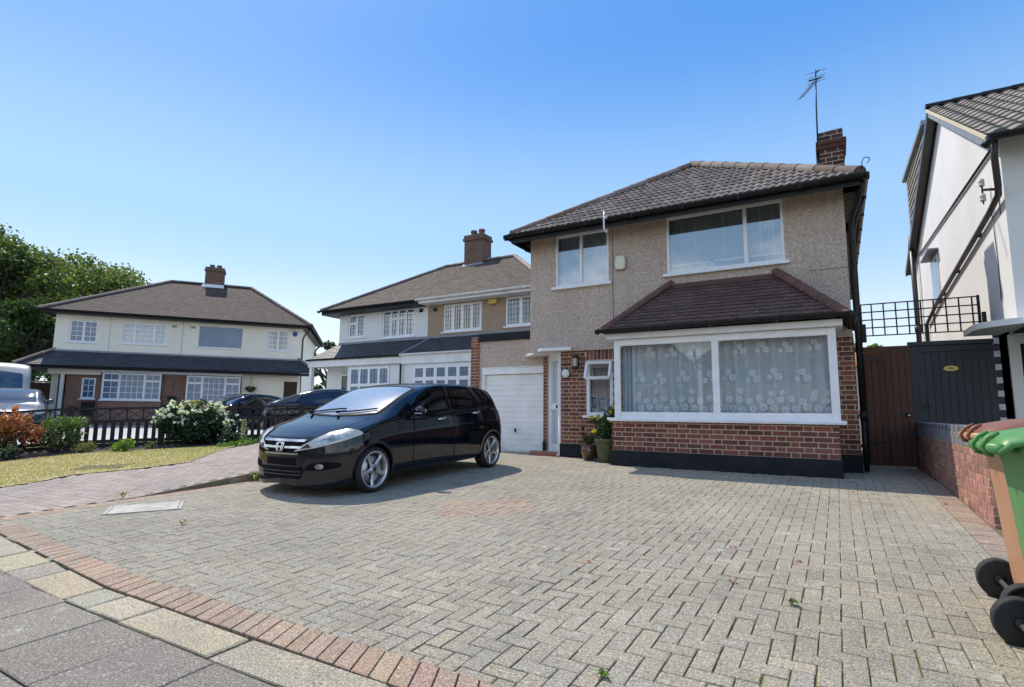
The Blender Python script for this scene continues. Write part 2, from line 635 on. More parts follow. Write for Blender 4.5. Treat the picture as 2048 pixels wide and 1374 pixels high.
MT['tile_brown'] = mat_tiles("tile_plain_brown", (0.095, 0.069, 0.057), (0.30, 0.28, 0.24), 0.15)
MT['tile_olive'] = mat_tiles("tile_plain_olive", (0.115, 0.090, 0.071), (0.32, 0.31, 0.24), 0.25)
MT['tile_slate'] = mat_tiles("tile_slate", (0.052, 0.056, 0.068), (0.25, 0.25, 0.24), 0.22, rough=0.55)
MT['tile_pale_and_sunlit'] = mat_tiles("tile_pale_and_sunlit", (0.40, 0.36, 0.31), (0.50, 0.47, 0.40), 0.1)
MT['lead'] = mat("lead_flashing", (0.20, 0.22, 0.25), 0.55, (0.28, 0.30, 0.33), 6)
MT['glass'] = mat_glass("window_glass", (0.95, 0.98, 1.0), 2.0, 0.0, 0.012)
MT['glass_up'] = mat_glass("window_glass_upper", (0.92, 0.96, 1.0), 4.5, 0.0, 0.012)
MT['glass_far'] = mat_glass("window_glass_far", (0.85, 0.92, 1.0), 3.0, 0.0, 0.012)
MT['pane_far'] = mat("pane_sky_tint", (0.045, 0.11, 0.22), 0.06, (0.09, 0.16, 0.27), 1.2, spec=1.0)  # blue base colour stands in for sky reflected in distant panes
MT['net'] = mat("net_curtain_white", (0.62, 0.66, 0.68), 0.9, (0.40, 0.44, 0.47), 1.5)
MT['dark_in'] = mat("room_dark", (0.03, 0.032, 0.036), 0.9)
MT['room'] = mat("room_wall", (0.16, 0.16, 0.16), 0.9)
MT['blind'] = mat("blind_white", (0.70, 0.71, 0.72), 0.6)
MT['wood_brown'] = mat_wood("wood_brown_stain", (0.12, 0.055, 0.032), (0.08, 0.038, 0.024))
MT['wood_grey'] = mat_wood("wood_charcoal_paint", (0.042, 0.046, 0.055), (0.03, 0.033, 0.04), 0.6)
MT['wood_black'] = mat_wood("wood_black_stain", (0.014, 0.012, 0.012), (0.03, 0.024, 0.022), 0.7)
MT['wood_dark'] = mat_wood("wood_dark_fence", (0.06, 0.033, 0.022), (0.035, 0.02, 0.015), 0.8)
MT['iron'] = mat("black_iron", (0.015, 0.014, 0.014), 0.5, (0.03, 0.027, 0.025), 20)
MT['steel'] = mat("galvanised_steel", (0.55, 0.56, 0.58), 0.35, metal=1.0)
MT['chrome'] = mat("chrome", (0.58, 0.59, 0.61), 0.14, metal=1.0)
MT['brass'] = mat("brass_plate", (0.55, 0.44, 0.15), 0.4, (0.45, 0.36, 0.12), 30, metal=0.6)
MT['cover'] = mat("galvanised_cover", (0.40, 0.385, 0.36), 0.7, (0.24, 0.23, 0.205), 7, metal=0.3)
MT['rubber'] = mat("tyre_rubber", (0.014, 0.014, 0.015), 0.75, (0.022, 0.022, 0.022), 20, bmp=0.2)
MT['alloy'] = mat("alloy_silver", (0.60, 0.60, 0.61), 0.28, metal=0.85)
MT['alloy_dark'] = mat("alloy_recess", (0.03, 0.03, 0.032), 0.5)
MT['car_black'] = mat("car_paint_black", (0.003, 0.0045, 0.010), 0.06, spec=0.72)
MT['car_black'].node_tree.nodes['Principled BSDF'].inputs['IOR'].default_value = 1.5
MT['car_silver'] = mat("car_paint_silver", (0.05, 0.065, 0.09), 0.25, metal=0.3, spec=0.6)
MT['car_navy'] = mat("car_paint_navy", (0.005, 0.008, 0.018), 0.08, spec=0.8)
MT['car_white'] = mat("van_paint_silver", (0.30, 0.31, 0.31), 0.4)
MT['trim'] = mat("car_black_trim", (0.007, 0.007, 0.008), 0.7, spec=0.08)
MT['car_glass'] = mat_glass("car_side_glass", (0.42, 0.47, 0.46), 1.55)
MT['car_screen'] = mat_glass("car_windscreen", (0.45, 0.55, 0.60), 2.6, 0.004)
m_, n_s, b_, o_ = newmat("car_windscreen_dusty")
n_s.nodes.remove(b_)
tr_ = node(n_s, "ShaderNodeBsdfTransparent"); tr_.inputs[0].default_value = (0.42, 0.52, 0.58, 1)
g1 = node(n_s, "ShaderNodeBsdfGlossy"); g1.inputs["Roughness"].default_value = 0.015
g2 = node(n_s, "ShaderNodeBsdfGlossy"); g2.inputs["Roughness"].default_value = 0.26
ga = node(n_s, "ShaderNodeMixShader"); ga.inputs[0].default_value = 0.13
n_s.links.new(g1.outputs[0], ga.inputs[1]); n_s.links.new(g2.outputs[0], ga.inputs[2])
lw_ = node(n_s, "ShaderNodeLayerWeight"); lw_.inputs["Blend"].default_value = 0.57
gb = node(n_s, "ShaderNodeMixShader")
n_s.links.new(lw_.outputs["Facing"], gb.inputs[0]); n_s.links.new(tr_.outputs[0], gb.inputs[1]); n_s.links.new(ga.outputs[0], gb.inputs[2])
n_s.links.new(gb.outputs[0], o_.inputs[0])
MT['car_screen'] = m_
MT['frosted'] = mat("frosted_glass", (0.48, 0.54, 0.58), 0.12, spec=0.8)
MT['car_glass_dark'] = mat("car_dark_glass", (0.008, 0.011, 0.016), 0.03, spec=1.0)
MT['seat'] = mat("seat_fabric", (0.10, 0.105, 0.12), 0.9)
MT['lamp_lens'] = mat("headlight_lens", (0.42, 0.43, 0.39), 0.12, (0.55, 0.55, 0.50), 7, spec=0.8, coat=1.0)
MT['lamp_refl'] = mat("headlight_reflector", (0.62, 0.63, 0.62), 0.18, (0.20, 0.21, 0.21), 10, metal=0.8)
MT['red_lens'] = mat("tail_lens", (0.35, 0.01, 0.012), 0.15, coat=1.0)
MT['bin_green'] = mat("bin_green_plastic", (0.075, 0.24, 0.06), 0.45, (0.09, 0.27, 0.075), 4)
MT['bin_brown'] = mat("bin_brown_plastic", (0.44, 0.225, 0.12), 0.5, (0.47, 0.245, 0.135), 4)
MT['bin_lid_brown'] = mat("bin_lid_brown", (0.24, 0.095, 0.05), 0.42, (0.21, 0.085, 0.045), 4)
MT['leaf'] = mat_leaf("leaf")
MT['leaf_gloss'] = mat_leaf("leaf_gloss", 0.3, 0.25, 0.6)
MT['bark'] = mat("bark", (0.05, 0.038, 0.028), 0.95, (0.03, 0.023, 0.018), 12, bmp=0.8, bscale=25)
MT['pot_green'] = mat("pot_green", (0.095, 0.115, 0.045), 0.4, (0.07, 0.085, 0.035), 8)
MT['pot_brown'] = mat("pot_brown_glaze", (0.16, 0.065, 0.025), 0.16, (0.05, 0.025, 0.015), 7, coat=0.8)
MT['alarm'] = mat("alarm_cream", (0.72, 0.70, 0.56), 0.45)
MT['yellow'] = mat("alarm_yellow", (0.62, 0.50, 0.12), 0.5)
MT['blue'] = mat("alarm_blue", (0.03, 0.06, 0.30), 0.3)
MT['terracotta'] = mat("painted_red_step", (0.36, 0.12, 0.075), 0.7, (0.28, 0.10, 0.07), 9)
MT['mat_coir'] = mat("coir_mat", (0.38, 0.25, 0.12), 0.95, (0.30, 0.2, 0.1), 60)
MT['lampglass'] = mat("lantern_glass", (0.55, 0.50, 0.34), 0.15, spec=0.8)
MT['ceramic'] = mat("ceramic_white", (0.75, 0.74, 0.72), 0.25)
MT['insulator'] = mat("insulator_stone", (0.52, 0.47, 0.36), 0.4)
MT['lead_strip'] = mat("lead_cames", (0.10, 0.11, 0.12), 0.5)

# ------------------------------------------------------------------ building helpers
def jit(c, a):
    k = 1 + rng.uniform(-a, a)
    return tuple(max(0, q * k * (1 + rng.uniform(-a / 3, a / 3))) for q in c)


def bricks(mb, o, u, n, w_, h_, holes=(), course=0.0755, S=0.222, H=0.104, j=0.0125, proud=0.004, bond='flemish', var=0.28, first=0.0, tones=None):
    o = Vector(o); u = Vector(u).normalized(); n = Vector(n).normalized()
    nc = int(math.ceil(h_ / course))
    for k in range(nc):
        b0 = k * course + j / 2
        b1 = min((k + 1) * course - j / 2, h_)
        if b1 - b0 < 0.01:
            continue
        if bond == 'flemish':
            seq = [S, H]; per = S + H + 2 * j
            a = -per + (per / 2 if k % 2 else 0) + first
        elif bond == 'soldier':
            seq = [H * 0.62]; per = H * 0.62 + j; a = 0
        else:
            seq = [S]; per = S + j
            a = -per + (per / 2 if k % 2 else 0) + first
        i = 0
        while a < w_:
            a0, a1 = a, a + seq[i % len(seq)]
            a = a1 + j; i += 1
            iv = [(max(a0, 0), min(a1, w_))]
            for (h0, h1, c0, c1) in holes:
                if b1 > c0 + 0.01 and b0 < c1 - 0.01:
                    nv = []
                    for (p, q) in iv:
                        if q <= h0 or p >= h1:
                            nv.append((p, q))
                        else:
                            if p < h0: nv.append((p, h0))
                            if q > h1: nv.append((h1, q))
                    iv = nv
            for (p, q) in iv:
                if q - p < 0.02:
                    continue
                t = rng.choice(tones) if tones else (1, 1, 1)
                c = jit(t, var)
                P = proud + rng.uniform(-0.0015, 0.0015)
                A = [o + u * p + Z * b0, o + u * q + Z * b0, o + u * q + Z * b1, o + u * p + Z * b1]
                B = [x + n * P + (u * (0.002 if i_ in (0, 3) else -0.002)) + Z * (0.002 if i_ < 2 else -0.002) for i_, x in enumerate(A)]
                mb.face(B, c)
                for e in range(4):
                    mb.face([A[e], A[(e + 1) % 4], B[(e + 1) % 4], B[e]], c)


def wall_open(mb, x0, x1, z0, z1, y0, y1, holes=(), m=0):
    """wall slab facing -y (front y0, back y1) with real openings (hx0,hx1,hz0,hz1)"""
    xs = sorted({x0, x1, *[h[0] for h in holes], *[h[1] for h in holes]})
    zs = sorted({z0, z1, *[h[2] for h in holes], *[h[3] for h in holes]})
    xs = [x for x in xs if x0 <= x <= x1]; zs = [z for z in zs if z0 <= z <= z1]
    def inside(x, z):
        return any(h[0] < x < h[1] and h[2] < z < h[3] for h in holes)
    for i in range(len(xs) - 1):
        for k in range(len(zs) - 1):
            a, b, c, d = xs[i], xs[i + 1], zs[k], zs[k + 1]
            if inside((a + b) / 2, (c + d) / 2):
                continue
            mb.face([(a, y0, c), (b, y0, c), (b, y0, d), (a, y0, d)], m=m)
            mb.face([(b, y1, c), (a, y1, c), (a, y1, d), (b, y1, d)], m=m)
    for (a, b, c, d) in holes:
        mb.face([(a, y0, c), (a, y1, c), (a, y1, d), (a, y0, d)], m=m)
        mb.face([(b, y0, c), (b, y0, d), (b, y1, d), (b, y1, c)], m=m)
        mb.face([(a, y0, d), (a, y1, d), (b, y1, d), (b, y0, d)], m=m)
        mb.face([(a, y0, c), (b, y0, c), (b, y1, c), (a, y1, c)], m=m)
    mb.face([(x0, y0, z1), (x1, y0, z1), (x1, y1, z1), (x0, y1, z1)], m=m)
    mb.face([(x0, y0, z0), (x0, y1, z0), (x1, y1, z0), (x1, y0, z0)], m=m)
    mb.face([(x0, y0, z0), (x0, y0, z1), (x0, y1, z1), (x0, y1, z0)], m=m)
    mb.face([(x1, y0, z0), (x1, y1, z0), (x1, y1, z1), (x1, y0, z1)], m=m)


def window(parent, x0, x1, z0, z1, y, cols=(1,), trans=None, bars=None, fw=0.055, mw=0.06, recess=0.03, glass='pane_far', frame='white', sill=0.05, world=True, curtain=0, name='window', barmat='white', bw=0.018):
    mb = MB()
    ya, yb = y + recess, y + recess + 0.06
    mb.bbox(x0, ya, z0, x0 + fw, yb, z1, 0.005); mb.bbox(x1 - fw, ya, z0, x1, yb, z1, 0.005)
    mb.bbox(x0 + fw, ya + 0.001, z0, x1 - fw, yb, z0 + fw, 0.005); mb.bbox(x0 + fw, ya + 0.001, z1 - fw, x1 - fw, yb, z1, 0.005)
    tot = sum(cols)
    xx = x0 + fw
    W = (x1 - x0 - 2 * fw - mw * (len(cols) - 1))
    pn = MB(); bm_ = MB()
    for i, c in enumerate(cols):
        a = xx; b = xx + W * c / tot
        if i < len(cols) - 1:
            mb.bbox(b, ya + 0.002, z0 + fw, b + mw, yb, z1 - fw, 0.004)
        segs = [(z0 + fw, z1 - fw)]
        tr = trans[i] if trans else None
        if tr:
            zt = z0 + (z1 - z0) * tr
            mb.bbox(a, ya + 0.003, zt - mw / 2, b, yb, zt + mw / 2, 0.004)
            segs = [(z0 + fw, zt - mw / 2), (zt + mw / 2, z1 - fw)]
        bb = bars[i] if bars else None
        for si, (c0, c1) in enumerate(segs):
            yp = y + recess + 0.035
            pn.face([(a, yp, c0), (b, yp, c0), (b, yp, c1), (a, yp, c1)])
            if bb:
                bx, bz = bb if not isinstance(bb[0], tuple) else bb[si]
                for q in range(1, bx):
                    X = a + (b - a) * q / bx
                    bm_.box(X - bw / 2, yp - 0.012, c0, X + bw / 2, yp - 0.002, c1)
                for q in range(1, bz):
                    Zz = c0 + (c1 - c0) * q / bz
                    bm_.box(a, yp - 0.013, Zz - bw / 2, b, yp - 0.003, Zz + bw / 2)
        xx = b + mw
    wo_ = mb.build(name, MT[frame], parent, world)
    pn.build('pane', MT[glass], wo_, world, fixn=False)
    if bm_.f:
        bm_.build('glazing_bars', MT[barmat], wo_, world)
    if curtain:
        cm = MB()
        Wt = x1 - x0
        for (ca, cb) in (((x0, x0 + Wt * curtain), (x1 - Wt * curtain, x1)) if curtain < 0.5 else ((x0, x1), (x1, x1))):
            if cb - ca < 0.02:
                continue
            Nn = max(6, int((cb - ca) / 0.02))
            pts_ = [(ca + (cb - ca) * i / Nn, y + 0.2 + 0.025 * math.sin(i * 0.9 + x0 * 5) + 0.012 * math.sin(i * 0.31)) for i in range(Nn + 1)]
            cm.mesh([(p[0], p[1], z0) for p in pts_] + [(p[0], p[1], z1) for p in pts_], [(i, i + 1, Nn + 2 + i, Nn + 1 + i) for i in range(Nn)])
        cm.build('curtain', MT['net'], wo_, world, fixn=False)
    if sill:
        s = MB()
        s.bbox(x0 - 0.06, y - sill, z0 - 0.05, x1 + 0.06, y + recess + 0.03, z0 + 0.004, 0.006)
        s.build('sill', MT[frame], wo_, world)
    return wo_


def roof_slope(mb, pts, gauge=0.1, tw=0.165, kind='plain', lift=0.012, amp=0.03, tones=((1, 1, 1),), var=0.18, sub=6):
    """tiles on a convex roof plane; pts = eave_left, eave_right, top_right[, top_left] seen from outside"""
    P = [Vector(p) for p in pts]
    u = (P[1] - P[0]).normalized()
    n = u.cross(P[2] - P[1]).normalized()
    if n.z < 0:
        n = -n
    v = n.cross(u).normalized()
    if v.z < 0:
        v = -v
    o = P[0]
    Q = [((p - o).dot(u), (p - o).dot(v)) for p in P]
    vmax = max(q[1] for q in Q)

    def rng_at(b):
        xs = []
        for i in range(len(Q)):
            (ax, ay), (bx, by) = Q[i], Q[(i + 1) % len(Q)]
            if abs(ay - by) < 1e-6:
                if abs(ay - b) < 1e-6:
                    xs += [ax, bx]
                continue
            t = (b - ay) / (by - ay)
            if -1e-6 <= t <= 1 + 1e-6:
                xs.append(ax + t * (bx - ax))
        return (min(xs), max(xs)) if xs else None

    def prof(a):
        if kind == 'plain':
            return 0.0
        t = (a / tw) % 1.0
        return amp * (0.5 - 0.5 * math.cos(2 * math.pi * t)) ** 0.8
    nrow = int(math.ceil(vmax / gauge))
    for k in range(nrow):
        b0 = k * gauge; b1 = min((k + 1) * gauge + gauge * 0.15, vmax)
        r0_, r1_ = rng_at(min(b0, vmax - 1e-4)), rng_at(b1 - 1e-5)
        if r0_ is None:
            continue
        if r1_ is None:
            r1_ = r0_
        offs = (tw / 2 if (k % 2 and kind == 'plain') else 0)
        step = tw if kind == 'plain' else tw / sub
        a = math.floor(r0_[0] / tw) * tw - tw + offs
        cur = None
        while a < r0_[1]:
            nx = a + step
            tid = math.floor((a - offs + 1e-6) / tw)
            if cur is None or cur[0] != tid:
                cur = (tid, jit(rng.choice(tones), var), rng.uniform(-0.003, 0.003))
            p0, p1 = max(a, r0_[0]), min(nx, r0_[1])
            if p1 - p0 > 1e-4:
                q0 = min(max(p0, r1_[0]), r1_[1]); q1 = min(max(p1, r1_[0]), r1_[1])
                gap = 0.002 if kind == 'plain' else 0
                h0, h1 = prof(p0) + lift + cur[2], prof(p1) + lift + cur[2]
                A = o + u * (p0 + gap) + v * b0 + n * h0
                B = o + u * (p1 - gap) + v * b0 + n * h1
                Cc = o + u * q1 + v * b1 + n * (prof(p1) + 0.002)
                D = o + u * q0 + v * b1 + n * (prof(p0) + 0.002)
                mb.face([A, B, Cc, D], cur[1], sm=False)
                A2 = o + u * (p0 + gap) + v * (b0 + 0.002) + n * -0.01
                B2 = o + u * (p1 - gap) + v * (b0 + 0.002) + n * -0.01
                mb.face([A2, B2, B, A], tuple(c * 0.9 for c in cur[1]))
            a = nx
    # underlay so no light passes
    mb.face([p - n * 0.015 for p in P], (0.5, 0.5, 0.5))


def ridge_run(mb, a, b, r=0.11, seg=0.42, tones=((1, 1, 1),), squash=0.85):
    a = Vector(a); b = Vector(b)
    L = (b - a).length
    d = (b - a).normalized()
    x = d.cross(Z).normalized()
    y = x.cross(d).normalized()
    ns = max(1, int(L / seg))
    for i in range(ns):
        s0, s1 = L * i / ns, L * (i + 1) / ns + 0.03
        r0_, r1_ = r * 1.06, r * 0.96
        c = jit(rng.choice(tones), 0.18)
        vs_ = []
        K = 10
        for s_, rad in ((s0, r0_), (s1, r1_)):
            for k in range(K + 1):
                t = math.pi * (k / K) * 1.16 - math.pi * 0.08
                vs_.append(a + d * s_ + x * math.cos(t) * rad + y * math.sin(t) * rad * squash)
        fs = [(k, k + 1, K + 2 + k, K + 1 + k) for k in range(K)]
        mb.mesh(vs_, fs, c, 0, True)
        mb.face(vs_[:K + 1], tuple(q * 0.7 for q in c))


def gutter(mb, pts, r=0.055, m=0):
    """half-round gutter run (open top) plus outer lip"""
    pts = [Vector(p) for p in pts]
    for a, b in zip(pts[:-1], pts[1:]):
        d = (b - a).normalized()
        x = d.cross(Z).normalized()
        K = 8
        vs_ = []
        for p in (a, b):
            for k in range(K + 1):
                t = math.pi + math.pi * k / K
                vs_.append(p + x * math.cos(t) * r + Z * math.sin(t) * r)
        mb.mesh(vs_, [(k, k + 1, K + 2 + k, K + 1 + k) for k in range(K)], (1, 1, 1), m, True)
        for s in (-1, 1):
            mb.beam(a + x * r * s, b + x * r * s, 0.012, 0.016, Z, m=m)
        for q, sg in ((a, 0), (b, K + 1)):
            mb.face(vs_[sg:sg + K + 1], m=m)
        L = (b - a).length
        nb = max(1, int(L / 0.9))
        for i in range(nb + 1):
            p = a + (b - a) * (i / nb)
            mb.beam(p - d * 0.018 - Z * r * 0.55, p + d * 0.018 - Z * r * 0.55, r * 2.16, r * 1.25, Z, m=m)


def sheet_mesh(poly, zf, cuts_y=(8.94, -3.0), cuts=None, grid=None):
    bm = bmesh.new()
    vs_ = [bm.verts.new((p[0], p[1], 0)) for p in poly]
    bm.faces.new(vs_)
    planes = [((0, c, 0), (0, 1, 0)) for c in cuts_y]
    for pc in (cuts or []):
        planes.append(pc)
    if grid:
        xs = [p[0] for p in poly]; ys = [p[1] for p in poly]
        x = math.floor(min(xs) / grid) * grid
        while x < max(xs):
            planes.append(((x, 0, 0), (1, 0, 0))); x += grid
        y = math.floor(min(ys) / grid) * grid
        while y < max(ys):
            planes.append(((0, y, 0), (0, 1, 0))); y += grid
    for co, no in planes:
        bmesh.ops.bisect_plane(bm, geom=bm.verts[:] + bm.edges[:] + bm.faces[:], plane_co=co, plane_no=no)
    for v in bm.verts:
        v.co.z = zf(v.co.x, v.co.y)
    return bm


def in_poly(x, y, poly):
    c = False
    j = len(poly) - 1
    for i in range(len(poly)):
        xi, yi = poly[i][:2]; xj, yj = poly[j][:2]
        if (yi > y) != (yj > y) and x < (xj - xi) * (y - yi) / (yj - yi + 1e-12) + xi:
            c = not c
        j = i
    return c


def block(mb, x0, y0, x1, y1, col, zf, h=0.0, ch=0.004, base=-0.03, tilt=0.0012, corners=None):
    """one paving block with chamfered top; corners optional list of 4 (x,y) ccw"""
    q = corners or [(x0, y0), (x1, y0), (x1, y1), (x0, y1)]
    cx = sum(p[0] for p in q) / 4; cy = sum(p[1] for p in q) / 4
    tx, ty = rng.uniform(-tilt, tilt) / 0.1, rng.uniform(-tilt, tilt) / 0.1
    hh = h + rng.uniform(-0.0015, 0.0015)
    top = []; edge = []; bot = []
    for (x, y) in q:
        dx, dy = cx - x, cy - y
        L = math.hypot(dx, dy)
        k = ch * 1.4 / L
        zz = zf(x, y) + hh + tx * (x - cx) + ty * (y - cy)
        top.append((x + dx * k, y + dy * k, zz))
        edge.append((x, y, zz - ch * 0.8))
        bot.append((x, y, zf(x, y) + base))
    mb.face(top, col)
    for i in range(4):
        j = (i + 1) % 4
        mb.face([edge[i], edge[j], top[j], top[i]], col)
        mb.face([bot[i], bot[j], edge[j], edge[i]], tuple(c * 0.8 for c in col))


def leaf_mesh(name, parent, pts, nrm, size, cols, mat_, aspect=0.55, sizevar=0.35, fold=0.25, seed=1, world=True, spread=0.9):
    """many small folded leaves: pts Nx3, nrm Nx3 preferred normals, cols Nx3"""
    r = np.random.default_rng(seed)
    N = len(pts)
    nn = nrm + r.normal(0, spread, (N, 3))
    nn /= np.linalg.norm(nn, axis=1)[:, None] + 1e-9
    t = r.normal(0, 1, (N, 3))
    t -= nn * (t * nn).sum(1)[:, None]
    t /= np.linalg.norm(t, axis=1)[:, None] + 1e-9
    b = np.cross(nn, t)
    s = size * (1 + r.uniform(-sizevar, sizevar, N))
    L = t * s[:, None]
    Wd = b * (s * aspect / 2)[:, None]
    up = nn * (s * fold * aspect)[:, None]
    base = pts - L * 0.5
    v = np.stack([base, pts - L * 0.05 + Wd + up, pts + L * 0.5, pts - L * 0.05 - Wd + up], 1).reshape(-1, 3)
    if parent is not None and world:
        v = v - np.array(origin(parent))
    idx = np.arange(N) * 4
    tri = np.stack([idx, idx + 1, idx + 2, idx, idx + 2, idx + 3], 1).reshape(-1)
    me = bpy.data.meshes.new(name)
    me.vertices.add(4 * N); me.vertices.foreach_set("co", v.astype(np.float32).ravel())
    me.loops.add(6 * N); me.loops.foreach_set("vertex_index", tri.astype(np.int32))
    me.polygons.add(2 * N)
    me.polygons.foreach_set("loop_start", (np.arange(2 * N) * 3).astype(np.int32))
    me.polygons.foreach_set("loop_total", np.full(2 * N, 3, dtype=np.int32))
    me.update(calc_edges=True)
    me.validate()
    ca = me.color_attributes.new("Col", 'FLOAT_COLOR', 'CORNER')
    cc = np.concatenate([cols, np.ones((N, 1))], 1)
    ca.data.foreach_set("color", np.repeat(cc, 6, axis=0).astype(np.float32).ravel())
    me.materials.append(mat_)
    o = bpy.data.objects.new(name, me)
    C.objects.link(o)
    if parent is not None:
        o.parent = parent
    return o


def blob_points(blobs, n, seed, shell=0.55):
    """points inside ellipsoid blobs (cx,cy,cz,rx,ry,rz), denser near the surface"""
    r = np.random.default_rng(seed)
    vol = np.array([b[3] * b[4] * b[5] for b in blobs]) ** 0.75
    pick = r.choice(len(blobs), n, p=vol / vol.sum())
    B = np.array(blobs)[pick]
    d = r.normal(0, 1, (n, 3)); d /= np.linalg.norm(d, axis=1)[:, None]
    rad = shell + (1 - shell) * r.random(n) ** 0.6
    rad *= 1 + 0.12 * r.normal(0, 1, n)
    p = B[:, :3] + d * B[:, 3:6] * rad[:, None]
    return p, d, pick


def pal(n, cols, seed, var=0.2, weights=None):
    r = np.random.default_rng(seed)
    c = np.array(cols)
    k = r.choice(len(c), n, p=weights)
    return c[k] * (1 + r.uniform(-var, var, (n, 1)))


# ------------------------------------------------------------------ the ground and its surfaces
def gsheet(name, poly, zoff, m, zf=None, parent=None, cuts=None, grid=None, kind='structure'):
    zf = zf or (lambda x, y: g(y))
    bm = sheet_mesh(poly, lambda x, y: zf(x, y) + zoff, cuts=cuts, grid=grid)
    mb = MB(); mb.bm(bm)
    o = mb.build(name, MT[m], None, fixn=False)
    struct(o, kind)
    return o


gsheet('ground', [(-400, -300), (400, -300), (400, 700), (-400, 700)], -0.12, 'earth')
gsheet('road', [(-300, -9.5), (300, -9.5), (300, -2.6), (-300, -2.6)], -0.09, 'asphalt')

ks = [((0, 3.45, 0), (0, 1, 0)), ((0, 5.25, 0), (0, 1, 0))]
zl = lambda x, y: g(y) + 0.12 * min(1, max(0, (y - 3.45) / 1.8))

# ---- our driveway: herringbone blocks laid one by one
DRIVE = [(-7.3, 2.10), (-6.62, 2.10), (-5.19, 1.96), (-4.03, 1.92), (1.0, 1.92), (1.0, 9.2), (1.0, 11.42), (0.27, 11.42), (0.27, 9.96),
         (0.0, 9.96), (0.0, 8.95), (-3.31, 8.95), (-3.31, 9.96), (-4.75, 9.96), (-5.4, 10.78), (-7.45, 10.78), (-7.3, 10.6)]
RED = [(-3.86, 4.98), (-3.36, 4.36), (-2.68, 5.14), (-3.22, 5.72)]
MAN = (-6.83, -6.10, 2.98, 3.62)
bed = gsheet('driveway_bedding', [(-7.25, 2.0), (1.15, 2.0), (1.15, 11.5), (-7.6, 11.5), (-7.25, 9.0)], -0.010, 'joint')
mb = MB()
a_ = 0.0955
zg = lambda x, y: g(y) + 0.002
gap = 0.0016


def paver_col(x, y):
    k = 1 + rng.uniform(-0.06, 0.06)
    if rng.random() < 0.05:
        k *= rng.choice((0.86, 1.14))
    w_ = rng.uniform(-0.03, 0.03)
    if x > -1.5:
        k *= 1.03
    return (k * (1 + w_), k, k * (1 - w_))


red_mb = MB()
nx = int(9.2 / a_); ny = int(10.0 / a_)
for i in range(-2, nx + 2):
    for j_ in range(-2, ny + 2):
        # 90 degree herringbone: unit cell walks along the diagonal
        k = (i - j_) % 4
        if k == 0:
            q = (0, 0, 2, 1)      # along x
        elif k == 2:
            q = (0, 0, 1, 2)      # along y
            q = (0, 0, 1, 2)
        else:
            continue
        if k == 2:
            pass
        x0 = -7.3 + i * a_; y0 = 1.9 + j_ * a_
        if k == 2:
            x0 += 0; y0 += -a_
        x1 = x0 + q[2] * a_; y1 = y0 + q[3] * a_
        cx, cy = (x0 + x1) / 2, (y0 + y1) / 2
        if not in_poly(cx, cy, DRIVE):
            continue
        isred = in_poly(cx, cy, RED)
        gp = gap
        if cx > -2.0 + 0.25 * (cy - 2) and cy < 5.2:
            gp = gap + max(0.0, 0.0036 * rng.uniform(-0.15, 1.1) * (1 - (cy - 2) / 4.2))
        x0 += gp * rng.uniform(0.5, 1.7); x1 -= gp * rng.uniform(0.5, 1.7); y0 += gp * rng.uniform(0.3, 1.3); y1 -= gp * rng.uniform(0.3, 1.3)
        X1 = min(x1, 0.882); X0 = max(x0, -7.19)
        Y0 = y0
        if -4.03 < cx:
            Y0 = max(y0, 2.034)
        if X1 - X0 < 0.02 or y1 - Y0 < 0.02:
            continue
        block(red_mb if isred else mb, X0, Y0, X1, y1, jit((0.95, 1.0, 1.05), 0.1) if isred else paver_col(cx, cy), zg)
struct(mb.build('driveway', MT['paver'], None, fixn=False))
struct(red_mb.build('driveway_patch', MT['paver_red'], None, fixn=False))
mb = MB()
gsheet('joint_moss', [(-2.0, 2.04), (0.88, 2.04), (0.88, 5.3), (-1.2, 5.2)], -0.0065, 'moss')
# front edging band of red blocks on edge, then the band that turns along the neighbour's drive
edge_in = [(-6.72, 2.275), (-6.62, 2.262), (-5.19, 2.114), (-4.03, 2.03), (0.95, 2.03)]
edge_out = [(-6.72, 2.075), (-6.5, 2.05), (-4.95, 1.915), (-4.0, 1.828), (1.1, 1.815)]


def lerp_path(path, s):
    L = [0]
    for p, q in zip(path[:-1], path[1:]):
        L.append(L[-1] + math.hypot(q[0] - p[0], q[1] - p[1]))
    d = s * L[-1]
    for i in range(len(path) - 1):
        if d <= L[i + 1] or i == len(path) - 2:
            t = (d - L[i]) / (L[i + 1] - L[i])
            return (path[i][0] + t * (path[i + 1][0] - path[i][0]), path[i][1] + t * (path[i + 1][1] - path[i][1]))


N = 74
for i in range(N):
    s0, s1 = (i + 0.035) / N, (i + 0.965) / N
    c = jit((1, 1, 1), 0.13)
    block(mb, 0, 0, 0, 0, c, zg, h=0.005, corners=[lerp_path(edge_out, s0), lerp_path(edge_out, s1), lerp_path(edge_in, s1), lerp_path(edge_in, s0)])
# right-hand edging along the low wall
y = 2.06
while y < 11.3:
    block(mb, 0.89, y, 1.088, y + 0.094, jit((0.86, 0.9, 0.95), 0.12), zg)
    y += 0.1
# edging courses by the neighbour's drive (left edge)
y = 2.27
while y < 10.2:
    if not (MAN[2] - 0.05 < y < MAN[3] and False):
        block(mb, -7.222, y, -6.99, y + 0.094, jit((0.95, 0.95, 0.95), 0.12), lambda x, y: g(y) + 0.0045)
    y += 0.1
struct(mb.build('driveway_edging', MT['paver_red'], None, fixn=False))

# ---- inspection cover set in the driveway
mc = thing('manhole_cover', 'pale galvanised inspection cover set in the grey block driveway near the kerb', 'manhole cover', (-6.46, 3.30, g(3.3)))
MQ = [Vector((-6.44, 2.83, 0)), Vector((-6.03, 3.39, 0)), Vector((-6.46, 3.66, 0)), Vector((-6.86, 3.10, 0))]
mc_c = sum(MQ, Vector((0, 0, 0))) / 4


